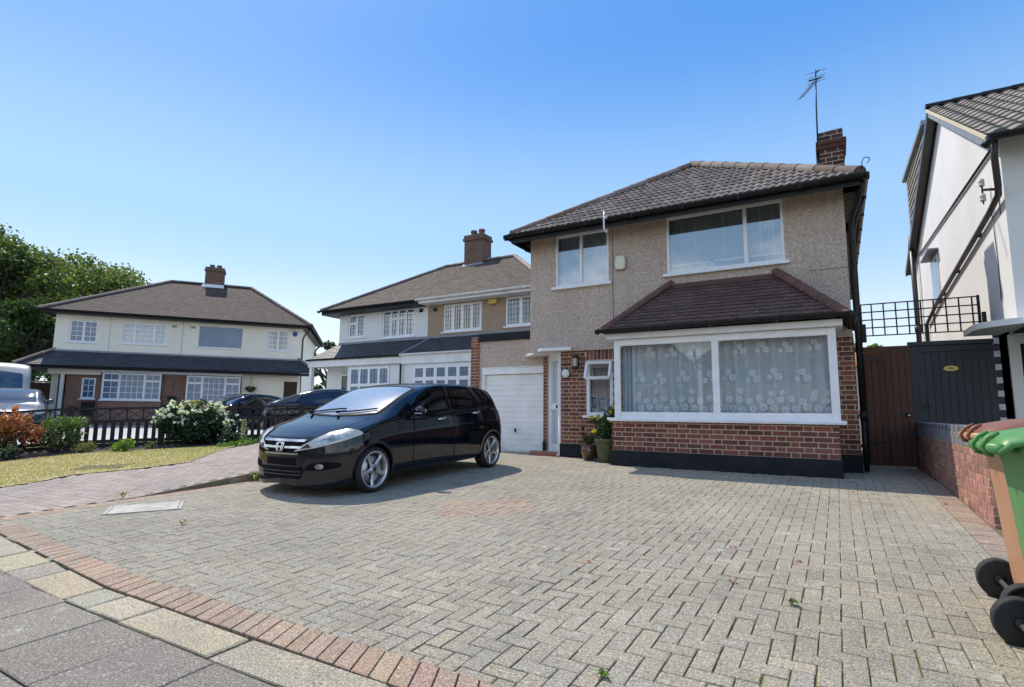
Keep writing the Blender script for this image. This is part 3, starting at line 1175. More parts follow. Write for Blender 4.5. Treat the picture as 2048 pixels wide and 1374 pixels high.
def mq(k0, k1):
    return [tuple((mc_c + (p - mc_c) * k0).xy) for p in MQ], [tuple((mc_c + (p - mc_c) * k1).xy) for p in MQ]


mb = MB()
block(mb, 0, 0, 0, 0, (1, 1, 1), zg, h=0.008, tilt=0, corners=mq(0.90, 1)[0])
mb.build('plate', MT['cover'], mc, fixn=False)
mb = MB()
I, O = mq(0.915, 1.0)
for k in range(4):
    j = (k + 1) % 4
    block(mb, 0, 0, 0, 0, (0.7, 0.7, 0.7), zg, h=0.009, tilt=0, corners=[O[k], O[j], I[j], I[k]])
mb.build('rim', MT['cover'], mc, fixn=False)

# ---- neighbour's drive (left), a little higher, with a kerb face
zn = lambda x, y: zl(x, y)
ND = [(-7.22, 2.24), (-7.22, 10.9), (-16.5, 15.5), (-14.6, 11.3), (-12.24, 8.85), (-10.97, 7.03), (-10.0, 6.02), (-9.2, 5.25), (-9.42, 4.59), (-9.93, 3.92), (-9.66, 3.02), (-9.9, 2.2)]
gsheet('neighbour_drive_bedding', ND, -0.012, 'joint', zf=zn, cuts=ks)
mb = MB()
for i in range(-2, 90):
    y = 2.24 + i * 0.1
    off = 0.1 if i % 2 else 0
    x = -16.5 + off
    while x < -7.2:
        cx, cy = x + 0.1, y + 0.05
        if in_poly(cx, cy, ND):
            block(mb, x + gap, y + gap, min(x + 0.2 - gap, -7.225), y + 0.1 - gap, jit((1, 1, 1), 0.12), lambda x, y: zl(x, y) + 0.003)
        x += 0.2
struct(mb.build('neighbour_drive', MT['paver_pink'], None, fixn=False))
mb = MB()
yy = 3.3
while yy < 10.7:
    y2 = min(yy + 0.45, 10.75)
    z0a, z0b = g(yy) - 0.05, g(y2) - 0.05
    za, zb = zl(0, yy) + 0.006, zl(0, y2 - 0.01) + 0.006
    c = jit((0.62, 0.6, 0.52), 0.15)
    P = [(-7.19, yy, z0a), (-7.19, y2 - 0.008, z0b), (-7.19, y2 - 0.008, zb), (-7.19, yy, za)]
    Qq = [(-7.235, yy, z0a), (-7.235, y2 - 0.008, z0b), (-7.235, y2 - 0.008, zb), (-7.235, yy, za)]
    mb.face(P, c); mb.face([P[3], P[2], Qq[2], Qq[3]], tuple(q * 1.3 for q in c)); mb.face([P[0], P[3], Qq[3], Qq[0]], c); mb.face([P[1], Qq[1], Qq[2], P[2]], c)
    yy = y2
struct(mb.build('kerb', MT['kerbstone'], None, fixn=False))

# ---- pavement: old stone edging pieces, then grey flags
mb = MB()
x = -6.6
lens = [0.75, 0.42, 0.5, 0.34, 0.62, 0.28, 0.37, 0.8, 0.9, 0.55, 0.7, 0.85, 0.6]
tones = [(1.0, 0.98, 0.93), (1.06, 1.03, 0.9), (0.9, 0.92, 0.96), (1.0, 0.98, 0.96), (1.06, 1.04, 0.95)]
i = 0
while x < 2.2:
    L = lens[i % len(lens)]
    top_ = lambda X: 1.815 + (0 if X > -4 else (-4.0 - X) * 0.0875)
    bot_ = lambda X: 1.592 + (0 if X > -4.2 else (-4.2 - X) * 0.055)
    block(mb, 0, 0, 0, 0, jit(rng.choice(tones), 0.08), lambda x, y: g(y) + 0.006, ch=0.008,
          corners=[(x + rng.uniform(0.0, 0.014), bot_(x) + rng.uniform(-0.012, 0.01)), (x + L - rng.uniform(0.0, 0.016), bot_(x + L) + rng.uniform(-0.012, 0.01)), (x + L - rng.uniform(0.0, 0.014), top_(x + L) - rng.uniform(0.004, 0.016)), (x + rng.uniform(0.0, 0.014), top_(x) - rng.uniform(0.004, 0.016))])
    x += L; i += 1
struct(mb.build('stone_edging', MT['kerbstone'], None, fixn=False))
gsheet('pavement_bedding', [(-40, -2.4), (40, -2.4), (40, 2.05), (-2.0, 2.05), (-7.2, 2.3), (-40, 3.2)], -0.022, 'joint')
mb = MB()
rows = [(1.588, 1.085), (1.08, 0.58), (0.575, 0.075), (0.07, -0.43), (-0.435, -1.0)]
for ri, (ya, yb) in enumerate(rows):
    x = -6.9 + (0.11 if ri % 2 else 0)
    while x < 3:
        L = 0.495
        up = 0 if x > -4.2 else (-4.2 - x) * 0.055
        c = jit((1, 1, 1), 0.09)
        if ri == 0 and -2.2 < x < -1.6:
            c = (1.25, 0.98, 0.85)
        block(mb, 0, 0, 0, 0, c, lambda x, y: g(y) + 0.0, ch=0.006, tilt=0.0006,
              corners=[(x + 0.004, yb + up), (x + L - 0.004, yb + up), (x + L - 0.004, ya + up - 0.005), (x + 0.004, ya + up - 0.005)])
        x += L
struct(mb.build('pavement', MT['slab'], None, fixn=False))
gsheet('pavement_beyond', [(-40, 2.0), (-6.95, 1.7), (-7.2, 2.22), (-9.9, 2.18), (-40, 3.4)], 0.0, 'slab')

# ---- lawn, flower bed, verge and forecourt on the left
LAWN = [(-9.9, 2.2), (-9.66, 3.02), (-9.93, 3.92), (-9.42, 4.59), (-9.2, 5.25), (-10.0, 6.02), (-10.97, 7.03), (-12.24, 8.85), (-12.75, 9.2), (-11.5, 7.35), (-12.1, 5.9), (-12.7, 4.95), (-13.2, 3.4), (-13.6, 2.4)]
gsheet('lawn', LAWN, 0.012, 'lawn', zf=zl, cuts=ks)
BED = [(-13.6, 2.4), (-13.2, 3.4), (-12.7, 4.95), (-12.1, 5.9), (-11.5, 7.35), (-12.75, 9.2), (-12.24, 8.85), (-14.6, 11.3), (-15.2, 12.5), (-16.0, 11.0), (-17.0, 3.0)]
gsheet('flower_bed', [(-13.6, 2.4), (-13.2, 3.4), (-12.7, 4.95), (-12.1, 5.9), (-11.5, 7.35), (-12.3, 8.9), (-14.6, 11.4), (-13.2, 8.9), (-14.3, 6.0), (-16.2, 2.6)], 0.008, 'soil', zf=zl, cuts=ks)
gsheet('forecourt', [(-17.3, 2.0), (-14.45, 6.3), (-13.2, 8.9), (-14.6, 11.4), (-9.0, 15.8), (-8.0, 40), (-60, 40), (-60, 2.0)], -0.02, 'concrete', zf=zl, cuts=ks)
gsheet('verge', [(-17.3, 2.2), (-14.46, 5.75), (-13.22, 7.45), (-12.2, 9.4), (-13.2, 10.8), (-14.8, 8.2), (-16.6, 5.4), (-19.0, 2.2)], 0.006, 'lawn2', zf=zl, cuts=ks)
r_ = np.random.default_rng(5)
pts = []
while len(pts) < 16000:
    x = r_.uniform(-13.6, -9.2); y = r_.uniform(2.2, 9.2)
    if in_poly(x, y, LAWN):
        pts.append((x, y, zl(x, y) + 0.022))
pts = np.array(pts)
gr = np.clip((pts[:, 1] - 5.2) / 2.5, 0, 1)[:, None] * 0.75 + 0.0
gr = np.clip(gr + r_.normal(0, 0.25, (len(pts), 1)), 0, 1)
cols = (1 - gr) * np.array([0.50, 0.41, 0.23]) + gr * np.array([0.24, 0.31, 0.09])
cols *= 1 + r_.uniform(-0.15, 0.15, (len(pts), 1))
o = leaf_mesh('grass', None, pts, np.tile([0.6, 0, 0.1], (len(pts), 1)), 0.038, cols, MT['leaf'], aspect=0.3, seed=3, spread=0.6)
struct(o, 'stuff')
# green ground cover creeping between the bed and the drive
pts = []
while len(pts) < 3500:
    x = r_.uniform(-14.8, -11.2); y = r_.uniform(6.6, 11.0)
    if in_poly(x, y, [(-11.4, 7.0), (-10.9, 7.2), (-12.2, 8.95), (-14.4, 11.2), (-14.7, 11.2), (-12.9, 9.2)]):
        pts.append((x, y, zl(x, y) + abs(r_.normal(0.03, 0.03))))
pts = np.array(pts)
o = leaf_mesh('ground_cover', None, pts, np.tile([0, 0, 1.0], (len(pts), 1)), 0.06, pal(len(pts), [(0.10, 0.20, 0.03), (0.16, 0.24, 0.05), (0.06, 0.12, 0.02)], 3), MT['leaf'], seed=8)
struct(o, 'stuff')

# drain grating in the lawn
dg = thing('drain_grating', 'dark slotted drain grating lying in the dry lawn beside the pink paved drive', 'grating', (-10.2, 4.45, zl(0, 4.45)))
mb = MB()
u = Vector((0.83, 0.56, 0)).normalized(); v = Vector((-0.56, 0.83, 0))
o0 = Vector((-10.45, 4.12, 0))
for i in range(17):
    a = o0 + u * (0.045 * i); b = a + v * 0.30
    for p in (a, b):
        p.z = zl(p.x, p.y) + 0.016
    mb.beam(a, b, 0.022, 0.012)
for k in (0, 0.30):
    a = o0 + v * k - u * 0.02; b = a + u * 0.80
    for p in (a, b):
        p.z = zl(p.x, p.y) + 0.014
    mb.beam(a, b, 0.026, 0.014)
mb.build('grate', MT['iron'], dg)

# ================================================================== the main house
YF = 9.97
YB = 8.938
H = thing('detached_house', 'grey pebbledashed house with red brick ground floor, wide bay window and brown tiled hip roof', 'house', (-2.6, YF, 0))
TW = ((1, 1, 1), (0.78, 0.76, 0.76), (1.18, 1.14, 1.1), (0.62, 0.6, 0.6))

WL = (-4.865, -3.705, 3.395, 4.49)
WR = (-2.583, -0.617, 3.40, 4.49)
SW = (-4.198, -3.66, 0.815, 1.865)
# upper wall with openings, plus side and rear walls
mb = MB()
wall_open(mb, -5.44, 0.26, 2.09, 4.56, YF, YF + 0.25, [WL, WR])
mb.box(-5.44, YF + 0.2501, 2.12, -5.19, 19.0, 4.56)
mb.box(0.01, YF + 0.2501, 2.12, 0.26, 19.0, 4.56)
mb.box(-5.44, 19.001, 0, 0.26, 19.2, 4.56)
mb.beam((-5.44, YF - 0.012, 2.10), (0.27, YF - 0.012, 2.10), 0.03, 0.05, Z)
mb.build('pebbledash_wall', MT['dash'], H)
mb = MB()
mb.box(-3.63, YF - 0.004, 2.13, -3.615, YF + 0.002, 4.4)
mb.build('wall_joint', MT['lead_strip'], H)
mb = MB()
mb.box(-0.28, YF - 0.004, 3.18, 0.255, YF + 0.002, 3.192)
mb.build('wall_joint', MT['lead_strip'], H)
# ground floor: mortar bed, then real bricks (Flemish bond)
mb = MB()
wall_open(mb, -4.75, -3.31, -0.1, 2.09, YF + 0.03, YF + 0.25, [SW])
mb.box(-3.31, YF + 0.03, -0.1, 0.0, YF + 0.10, 0.78)
mb.box(0.0, YF + 0.03, -0.1, 0.26, YF + 0.25, 2.09)
mb.box(0.01, YF + 0.2501, -0.1, 0.26, 19.0, 2.1201)
mb.box(-5.44, 10.95, -0.1, -5.25, 19.0, 2.1201)
mb.box(-4.75, YF + 0.2501, -0.1, -4.55, 10.9, 2.1201)
mb.build('mortar_bed', MT['mortar'], H)
BT = ((1, 1, 1), (0.85, 0.8, 0.8), (1.1, 1.0, 0.95), (0.7, 0.66, 0.7), (1.2, 1.12, 1.0))
mb = MB()
bricks(mb, (-4.75, YF + 0.03, 0.27), (1, 0, 0), (0, -1, 0), 1.44, 1.62, holes=[(SW[0] + 4.75, SW[1] + 4.75, SW[2] - 0.27, SW[3] - 0.27 + 0.24)], proud=0.006, tones=BT)
bricks(mb, (-4.20, YF + 0.03, 1.885), (1, 0, 0), (0, -1, 0), 0.88, 0.195, course=0.2, bond='soldier', proud=0.006, tones=BT)
bricks(mb, (-4.75, YF + 0.03, 1.89), (1, 0, 0), (0, -1, 0), 0.54, 0.20, proud=0.006, tones=BT)
bricks(mb, (0.0, YF + 0.03, 0.27), (1, 0, 0), (0, -1, 0), 0.26, 1.81, proud=0.006, tones=BT, first=0.06)
bricks(mb, (0.26, YF + 0.04, 0.27), (0, 1, 0), (1, 0, 0), 6.0, 1.81, proud=0.01, tones=BT)
d45 = Vector((-5.36, 10.76, 0)) - Vector((-4.75, YF + 0.03, 0))
mb.build('brick_wall', MT['brickgeo'], H, fixn=False)
mb = MB()
mb.box(-4.758, YF - 0.012, -0.12, -3.31, YF + 0.03, 0.262)
mb.build('plinth', MT['plinth'], H)
mb = MB()
mb.box(-0.0, YF - 0.012, -0.12, 0.275, YF + 0.03, 0.27)
mb.box(0.2601, YF + 0.031, -0.12, 0.283, 14, 0.262)
mb.build('plinth', MT['plinth'], H)
# bay
mb = MB()
mb.box(-3.29, YB + 0.015, -0.1, 0.0, YB + 0.22, 0.735)
mb.box(-3.29, YB + 0.2201, -0.1, -3.08, YF + 0.03, 0.735)
mb.box(-0.2, YB + 0.2201, -0.1, 0.0, YF + 0.03, 0.735)
mb.build('bay_mortar', MT['mortar'], H)
mb = MB()
bricks(mb, (-3.30, YB + 0.015, 0.25), (1, 0, 0), (0, -1, 0), 3.30, 0.488, proud=0.006, tones=BT)
bricks(mb, (0.0, YB + 0.015, 0.25), (0, 1, 0), (1, 0, 0), 1.03, 0.488, proud=0.005, tones=BT)
bricks(mb, (-3.29, YF + 0.02, 0.25), (0, -1, 0), (-1, 0, 0), 1.02, 0.488, proud=0.006, tones=BT)
mb.build('bay_wall', MT['brickgeo'], H, fixn=False)
mb = MB()
mb.bbox(-3.325, YB - 0.022, -0.12, 0.022, YF + 0.01, 0.25, 0.004)
mb.build('bay_plinth', MT['plinth'], H)
bw = window(H, -3.25, 0.03, 0.78, 2.10, YB - 0.02, cols=(1.49, 1.48), fw=0.105, mw=0.10, recess=0.02, glass='glass', name='bay_window')
mb = MB()
mb.bbox(-3.36, YB - 0.075, 0.742, 0.10, YB + 0.02, 0.785, 0.012)
mb.build('sill', MT['white'], bw)
for (a, b, x) in ((-3.24, -3.19, -3.215), (-0.03, 0.02, -0.005)):
    mb = MB()
    mb.bbox(a, YB + 0.06, 0.79, b, YB + 0.14, 2.10, 0.006)
    mb.bbox(a, YF - 0.08, 0.79, b, YF + 0.0, 2.10, 0.006)
    mb.bbox(a, YB + 0.14, 2.02, b, YF - 0.08, 2.10, 0.006)
    mb.bbox(a, YB + 0.14, 0.79, b, YF - 0.08, 0.85, 0.006)
    mb.build('side_frame', MT['white'], bw)
    mb = MB()
    mb.face([(x, YB + 0.14, 0.85), (x, YF - 0.08, 0.85), (x, YF - 0.08, 2.02), (x, YB + 0.14, 2.02)])
    mb.build('side_pane', MT['glass'], bw, fixn=False)
mb = MB()
mb.bbox(-3.35, YB - 0.10, 2.105, 0.12, YB + 0.03, 2.20, 0.006)
mb.bbox(-3.35, YB + 0.031, 2.106, -3.22, YF - 0.002, 2.199, 0.004)
mb.bbox(-0.01, YB + 0.031, 2.106, 0.12, YF - 0.002, 2.199, 0.004)
mb.build('bay_fascia', MT['white_paint'], H)
mb = MB()
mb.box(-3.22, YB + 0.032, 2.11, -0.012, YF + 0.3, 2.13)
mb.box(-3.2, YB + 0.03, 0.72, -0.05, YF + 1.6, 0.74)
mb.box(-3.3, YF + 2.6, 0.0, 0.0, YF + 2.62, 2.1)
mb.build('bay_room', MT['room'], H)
# bay roof: small red-brown tiles
eL, eR = (-3.43, 8.76, 2.225), (0.20, 8.76, 2.225)
tL, tR = (-2.55, YF - 0.01, 3.17), (-0.73, YF - 0.01, 3.17)
mb = MB()
TB = ((1, 1, 1), (0.86, 0.84, 0.86), (1.15, 1.08, 1.0), (0.95, 0.8, 0.8))
roof_slope(mb, [eL, eR, tR, tL], gauge=0.115, tw=0.165, lift=0.020, tones=TB, var=0.16)
roof_slope(mb, [(-3.43, YF - 0.01, 2.225), eL, tL], gauge=0.115, tw=0.165, lift=0.020, tones=TB, var=0.16)
roof_slope(mb, [eR, (0.20, YF - 0.01, 2.225), tR], gauge=0.115, tw=0.165, lift=0.020, tones=TB, var=0.16)
br = mb.build('bay_roof', MT['tile_bay'], H, fixn=False)
mb = MB()
ridge_run(mb, eL, (tL[0] + 0.03, tL[1], tL[2] + 0.05), r=0.075, seg=0.3)
mb.build('hip_tile', MT['tile_ridge_red'], br, fixn=False)
mb = MB()
ridge_run(mb, eR, (tR[0] - 0.03, tR[1], tR[2] + 0.05), r=0.085, seg=0.3)
mb.build('hip_tile', MT['tile_ridge_red'], br, fixn=False)
mb = MB()
mb.beam((tL[0] + 0.1, YF - 0.02, 3.14), (tR[0] - 0.05, YF - 0.02, 3.14), 0.05, 0.13, Z)
mb.build('flashing', MT['tile_ridge_red'], br)
mb = MB()
gutter(mb, [(-3.46, 8.70, 2.245), (0.23, 8.70, 2.26)], 0.05)
gutter(mb, [(0.255, 8.66, 2.26), (0.255, YF, 2.255)], 0.05)
mb.build('bay_gutter', MT['black_pvc'], H)

# windows upstairs
w1 = window(H, *WL, YF, cols=(0.62, 0.66), fw=0.05, mw=0.055, glass='glass_up', sill=0.07, recess=0.015)
w2 = window(H, *WR, YF, cols=(1.36, 0.56), fw=0.05, mw=0.06, glass='glass_up', sill=0.07, recess=0.015)
w3 = window(H, *SW, YF + 0.03, cols=(1,), trans=(0.69,), fw=0.06, mw=0.05, glass='glass_up', sill=0.09, recess=-0.01)
mb = MB()   # the tilted-open top light
a, b, c, d = SW[0] + 0.03, SW[1] - 0.02, 1.53, 1.83
for (p, q) in (((a, c), (b, c)), ((a, d), (b, d)), ((a, c), (a, d)), ((b, c), (b, d))):
    f_ = lambda t: YF - 0.015 - 0.10 * (d - t[1]) / (d - c)
    mb.beam((p[0], f_(p), p[1]), (q[0], f_(q), q[1]), 0.05, 0.05, (0, 1, 0.3))
mb.build('top_light', MT['white'], w3)
# rooms behind the panes
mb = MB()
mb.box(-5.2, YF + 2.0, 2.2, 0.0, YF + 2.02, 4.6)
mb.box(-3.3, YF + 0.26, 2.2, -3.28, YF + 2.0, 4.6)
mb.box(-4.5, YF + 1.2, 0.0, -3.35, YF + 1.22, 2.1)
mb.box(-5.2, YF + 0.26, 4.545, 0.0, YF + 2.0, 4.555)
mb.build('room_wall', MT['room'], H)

# main roof: apex close to the front, ridge runs back
E0, E1 = Vector((-5.70, 9.47, 4.49)), Vector((0.53, 9.47, 4.49))
AP = Vector((-2.56, 12.42, 6.49))
BK = Vector((-2.56, 16.6, 6.49))
B0, B1 = Vector((-5.70, 19.5, 4.49)), Vector((0.53, 19.5, 4.49))
mb = MB()
roof_slope(mb, [E0, E1, AP], gauge=0.255, tw=0.12, kind='roll', lift=0.022, amp=0.024, tones=TW, var=0.2, sub=5)
roof_slope(mb, [B0, E0, AP, BK], gauge=0.255, tw=0.12, kind='roll', lift=0.022, amp=0.024, tones=TW, var=0.2, sub=5)
roof_slope(mb, [E1, B1, BK, AP], gauge=0.255, tw=0.12, kind='roll', lift=0.022, amp=0.024, tones=TW, var=0.2, sub=5)
roof_slope(mb, [B1, B0, BK], gauge=0.29, tw=0.4, kind='roll', lift=0.018, amp=0.02, tones=TW, var=0.2, sub=2)
rf = mb.build('roof', MT['tile_main'], H, fixn=False)
mb = MB()
RT = ((1, 1, 1), (0.8, 0.72, 0.66), (1.15, 1.12, 1.1), (0.85, 0.65, 0.55))
ridge_run(mb, E0 + Vector((0.05, 0.05, 0.03)), AP + Z * 0.03, r=0.10, tones=RT)
mb.build('hip_tile', MT['tile_ridge'], rf, fixn=False)
mb = MB()
ridge_run(mb, E1 + Vector((-0.05, 0.05, 0.03)), AP + Z * 0.03, r=0.115, tones=RT)
mb.build('hip_tile', MT['tile_ridge'], rf, fixn=False)
mb = MB()
ridge_run(mb, AP + Z * 0.03, BK + Z * 0.03, r=0.11, tones=RT)
mb.build('ridge_tile', MT['tile_ridge'], rf, fixn=False)
mb = MB()   # curled hip iron
path = [E1 + Vector((-0.02, 0.02, 0.05)), E1 + Vector((-0.02, 0.0, 0.16))]
for k in range(9):
    t = math.pi - k * math.pi * 1.45 / 8
    path.append(E1 + Vector((0.035 + 0.045 * math.cos(t), 0.0, 0.19 + 0.045 * math.sin(t))))
mb.tube(path, 0.007, 6)
mb.build('hip_iron', MT['iron'], rf)
mb = MB()
mb.box(-5.62, 9.505, 4.325, 0.46, 9.53, 4.475)
mb.box(0.4605, 9.505, 4.325, 0.485, 19.4, 4.475)
mb.box(-5.645, 9.505, 4.325, -5.6205, 19.4, 4.475)
mb.prism([(-5.62, 9.5305, 4.40), (-5.62, YF + 0.02, 4.54), (-5.62, YF + 0.02, 4.555), (-5.62, 9.5305, 4.415)], (6.08, 0, 0))
mb.box(0.2605, YF + 0.021, 4.40, 0.46, 19.4, 4.415)
mb.box(-5.62, YF + 0.021, 4.40, -5.4405, 19.4, 4.415)
mb.build('fascia', MT['black_pvc'], H)
mb = MB()
gutter(mb, [(-5.75, 9.44, 4.475), (0.575, 9.44, 4.455)], 0.06)
gutter(mb, [(0.535, 9.47, 4.455), (0.535, 19.4, 4.43)], 0.05)
gutter(mb, [(-5.74, 9.50, 4.475), (-5.74, 19.4, 4.45)], 0.06)
mb.build('gutter', MT['black_pvc'], H)
mb = MB()
mb.tube([(0.49, 9.62, 4.42), (0.47, 9.72, 4.25), (0.36, 9.98, 4.02), (0.33, 10.05, 3.85), (0.325, 10.06, 2.4), (0.325, 10.06, 0.92)], 0.038, 12)
mb.tube([(0.325, 10.06, 0.93), (0.325, 10.06, 0.80)], 0.047, 12)
mb.tube([(0.325, 10.06, 0.82), (0.33, 10.05, 0.02)], 0.036, 12)
for z in (0.86, 2.2, 3.6):
    mb.box(0.262, 10.03, z - 0.02, 0.37, 10.09, z + 0.02)
mb.tube([(0.52, 10.4, 4.40), (0.43, 10.5, 4.15), (0.36, 10.55, 3.9), (0.35, 10.55, 0.1)], 0.05, 12)
mb.build('downpipe', MT['black_pvc'], H)
# swan neck under the front gutter
mb = MB()
mb.tube([(-3.57, 9.40, 4.60), (-3.57, 9.37, 4.48), (-3.57, 9.38, 4.30), (-3.565, 9.40, 4.22), (-3.55, 9.42, 4.20), (-3.53, 9.43, 4.24)], 0.017, 8)
mb.tube([(-3.57, 9.36, 4.47), (-3.50, 9.41, 4.47)], 0.022, 8)
cbk = mb.build('cable_bracket', MT['ceramic'], H)

# chimney on the right-hand slope
ch = MB()
x0, x1, y0, y1 = -0.045, 0.36, 11.6, 12.25
ch.box(x0 + 0.008, y0 + 0.008, 4.4, x1 - 0.008, y1 - 0.008, 6.25)
cho = ch.build('chimney', MT['mortar'], H)
mb = MB()
CT = ((0.36, 0.4, 0.45), (0.28, 0.32, 0.36), (0.45, 0.45, 0.46))
for (o_, u_, n_, L) in (((x0, y0 + 0.008, 4.5), (1, 0, 0), (0, -1, 0), x1 - x0), ((x0 + 0.008, y1, 4.5), (0, -1, 0), (-1, 0, 0), y1 - y0), ((x1 - 0.008, y0, 4.5), (0, 1, 0), (1, 0, 0), y1 - y0)):
    bricks(mb, o_, u_, n_, L, 1.75, course=0.088, S=0.20, H=0.10, bond='run', proud=0.006, tones=CT)
mb.build('stack_brick', MT['brickgeo'], cho, fixn=False)
mb = MB()
mb.bbox(x0 - 0.05, y0 - 0.05, 5.985, x1 + 0.05, y1 + 0.05, 6.06, 0.006, (0.45, 0.42, 0.42))
mb.bbox(x0 - 0.03, y0 - 0.03, 5.90, x1 + 0.03, y1 + 0.03, 5.984, 0.006, (0.5, 0.45, 0.45))
mb.build('corbel', MT['brickgeo'], cho)
mb = MB()
mb.prism([(x0 + 0.01, y0 + 0.01, 6.25), (x1 - 0.01, y0 + 0.01, 6.25), (x1 - 0.02, y0 + 0.01, 6.275), (x0 + 0.15, y0 + 0.01, 6.262)], (0, y1 - y0 - 0.02, 0))
mb.build('flaunching', MT['lead'], cho)
mb = MB()
mb.bbox(x0 - 0.055, y0 + 0.08, 5.72, x0 - 0.03, y0 + 0.3, 5.98, 0.004)
mb.build('bracket', MT['iron'], cho)

# aerial
ae = thing('tv_aerial', 'thin television aerial on a tall pole strapped to the dark brick chimney', 'aerial', (-0.06, 11.62, 6.0))
mb = MB()
mb.tube([(-0.06, 11.62, 6.0), (-0.045, 11.62, 6.8), (-0.02, 11.62, 7.57)], 0.014, 8)
mb.build('pole', MT['iron'], ae)
mb = MB()
A_, B_ = Vector((0.02, 11.68, 7.43)), Vector((-0.31, 11.2, 6.82))
mb.tube([A_, B_], 0.008, 6)
d_ = (B_ - A_).normalized()
sd = d_.cross(Z).normalized()
for k in range(10):
    p = A_ + (B_ - A_) * ((k + 0.4) / 10)
    L = 0.13 - 0.004 * k
    mb.tube([p - sd * L, p + sd * L], 0.004, 5)
mb.build('boom', MT['iron'], ae)
mb = MB()
for z, L in ((7.52, 0.19), (7.42, 0.17), (7.36, 0.15), (7.31, 0.17)):
    mb.tube([(-0.03 - L, 11.6, z - 0.01), (-0.03 + L, 11.6, z + 0.01)], 0.0045, 5)
mb.beam((-0.15, 11.6, 7.37), (0.07, 11.6, 7.375), 0.016, 0.016)
mb.tube([(-0.02, 11.6, 7.53), (0.0, 11.6, 7.50), (0.04, 11.58, 7.53)], 0.012, 6)
mb.build('reflector', MT['iron'], ae)

# porch: canopy slab over the diagonal door recess
mb = MB()
poly = [(-4.46, 9.84), (-5.10, 9.78), (-5.98, 10.72), (-4.66, 10.72)]
mb.prism([(p[0], p[1], 2.085) for p in poly], (0, 0, 0.062))
mb.build('door_canopy', MT['white_paint'], H)
mb = MB()
mb.face([(-5.44, YF + 0.001, 2.115), (-4.6, YF + 0.001, 2.115), (-4.6, 11.2, 2.115), (-5.44, 11.2, 2.115)])
mb.build('soffit', MT['white_paint'], H, fixn=False)
A = Vector((-4.765, YF + 0.035, 0)); Bp = Vector((-5.385, 10.72, 0))
u = (Bp - A).normalized(); n_ = Vector((-u.y, u.x, 0)) * -1
if n_.y > 0:
    n_ = -n_
L = (Bp - A).length
mb = MB()


def dbox(mb, a0, a1, z0, z1, d0, d1, m=0):
    P = []
    for zz in (z0, z1):
        for (aa, dd) in ((a0, d0), (a1, d0), (a1, d1), (a0, d1)):
            p = A + u * aa + n_ * dd
            P.append((p.x, p.y, zz))
    for q in ((0, 3, 2, 1), (4, 5, 6, 7), (0, 1, 5, 4), (1, 2, 6, 5), (2, 3, 7, 6), (3, 0, 4, 7)):
        mb.face([P[i] for i in q], m=m)


dbox(mb, 0, 0.08, 0.06, 2.09, -0.05, 0.02); dbox(mb, L - 0.14, L, 0.06, 2.09, -0.05, 0.02)
dbox(mb, 0.08, L - 0.14, 2.0, 2.09, -0.049, 0.019); dbox(mb, -0.02, L, 0.02, 0.06, -0.05, 0.06)
dr = mb.build('front_door', MT['white'], H)
mb = MB()
dbox(mb, 0.08, 0.15, 0.06, 2.0, -0.035, 0.008); dbox(mb, L - 0.21, L - 0.14, 0.06, 2.0, -0.035, 0.008)
dbox(mb, 0.15, L - 0.21, 0.06, 0.22, -0.034, 0.007); dbox(mb, 0.15, L - 0.21, 0.92, 1.05, -0.034, 0.012); dbox(mb, 0.15, L - 0.21, 1.93, 2.0, -0.034, 0.007)
mb.build('door_leaf', MT['white'], dr)
mb = MB()
dbox(mb, 0.15, L - 0.21, 0.22, 0.92, -0.02, -0.015); dbox(mb, 0.15, L - 0.21, 1.05, 1.93, -0.02, -0.015)
mb.build('pane', MT['frosted'], dr)
mb = MB()
dbox(mb, 0.17, 0.24, 0.95, 1.02, 0.012, 0.03)
mb.build('letter_plate', MT['iron'], dr)
mb = MB()
dbox(mb, -0.1, L + 0.1, 0.0, 2.1, -0.8, -0.78)
mb.build('hall_wall', MT['blind'], dr)
mb = MB()
pts = []
for k in range(13):
    t = math.pi * 1.02 + (math.pi * 1.0) * k / 12
    pts.append((-5.13 + 0.52 * math.cos(t) * 0.95, 10.46 + 0.52 * math.sin(t), -0.05))
mb.prism(pts, (0, 0, 0.115))
stp = mb.build('door_step', MT['terracotta'], H)
mb = MB()
mb.prism([(-5.30, 10.10, 0.0655), (-4.90, 10.0, 0.0655), (-4.84, 10.16, 0.0655), (-5.24, 10.30, 0.0655)], (0, 0, 0.012))
dm = mb.build('doormat', MT['mat_coir'], None)
tag(dm, 'tan coir doormat on the rounded red front step', 'doormat')

# garage
YG = 10.75
mb = MB()
wall_open(mb, -7.22, -5.44, -0.15, 2.62, YG, YG + 0.2, [(-7.14, -5.475, -0.15, 1.86)])
mb.build('garage_wall', MT['dash'], H)
mb = MB()
mb.box(-7.22, YG + 0.02, 2.6201, -5.44, 16.5, 2.66)
mb.box(-7.46, YG + 0.221, -0.1, -7.24, 16.5, 2.6)
mb.bbox(-7.24, YG - 0.05, 2.50, -5.445, YG + 0.06, 2.685, 0.008)
mb.build('garage_coping', MT['plinth'], H)
mb = MB()
mb.box(-7.44, YG - 0.02, -0.15, -7.235, YG + 0.22, 2.61)
mb.box(-5.468, YG - 0.12, -0.15, -5.39, YG - 0.003, 2.05)
mb.build('pier_mortar', MT['mortar'], H)
mb = MB()
PT = ((1.3, 1.2, 1.0), (1.5, 1.3, 1.1), (1.1, 1.0, 0.9))
bricks(mb, (-7.455, YG - 0.02, -0.1), (1, 0, 0), (0, -1, 0), 0.23, 2.7, bond='run', S=0.23, proud=0.006, tones=PT)
mb.build('brick_pier', MT['brickgeo'], H, fixn=False)
mb = MB()
bricks(mb, (-5.468, YG - 0.12, 0.25), (1, 0, 0), (0, -1, 0), 0.078, 1.8, bond='run', S=0.2, proud=0.006, tones=BT)
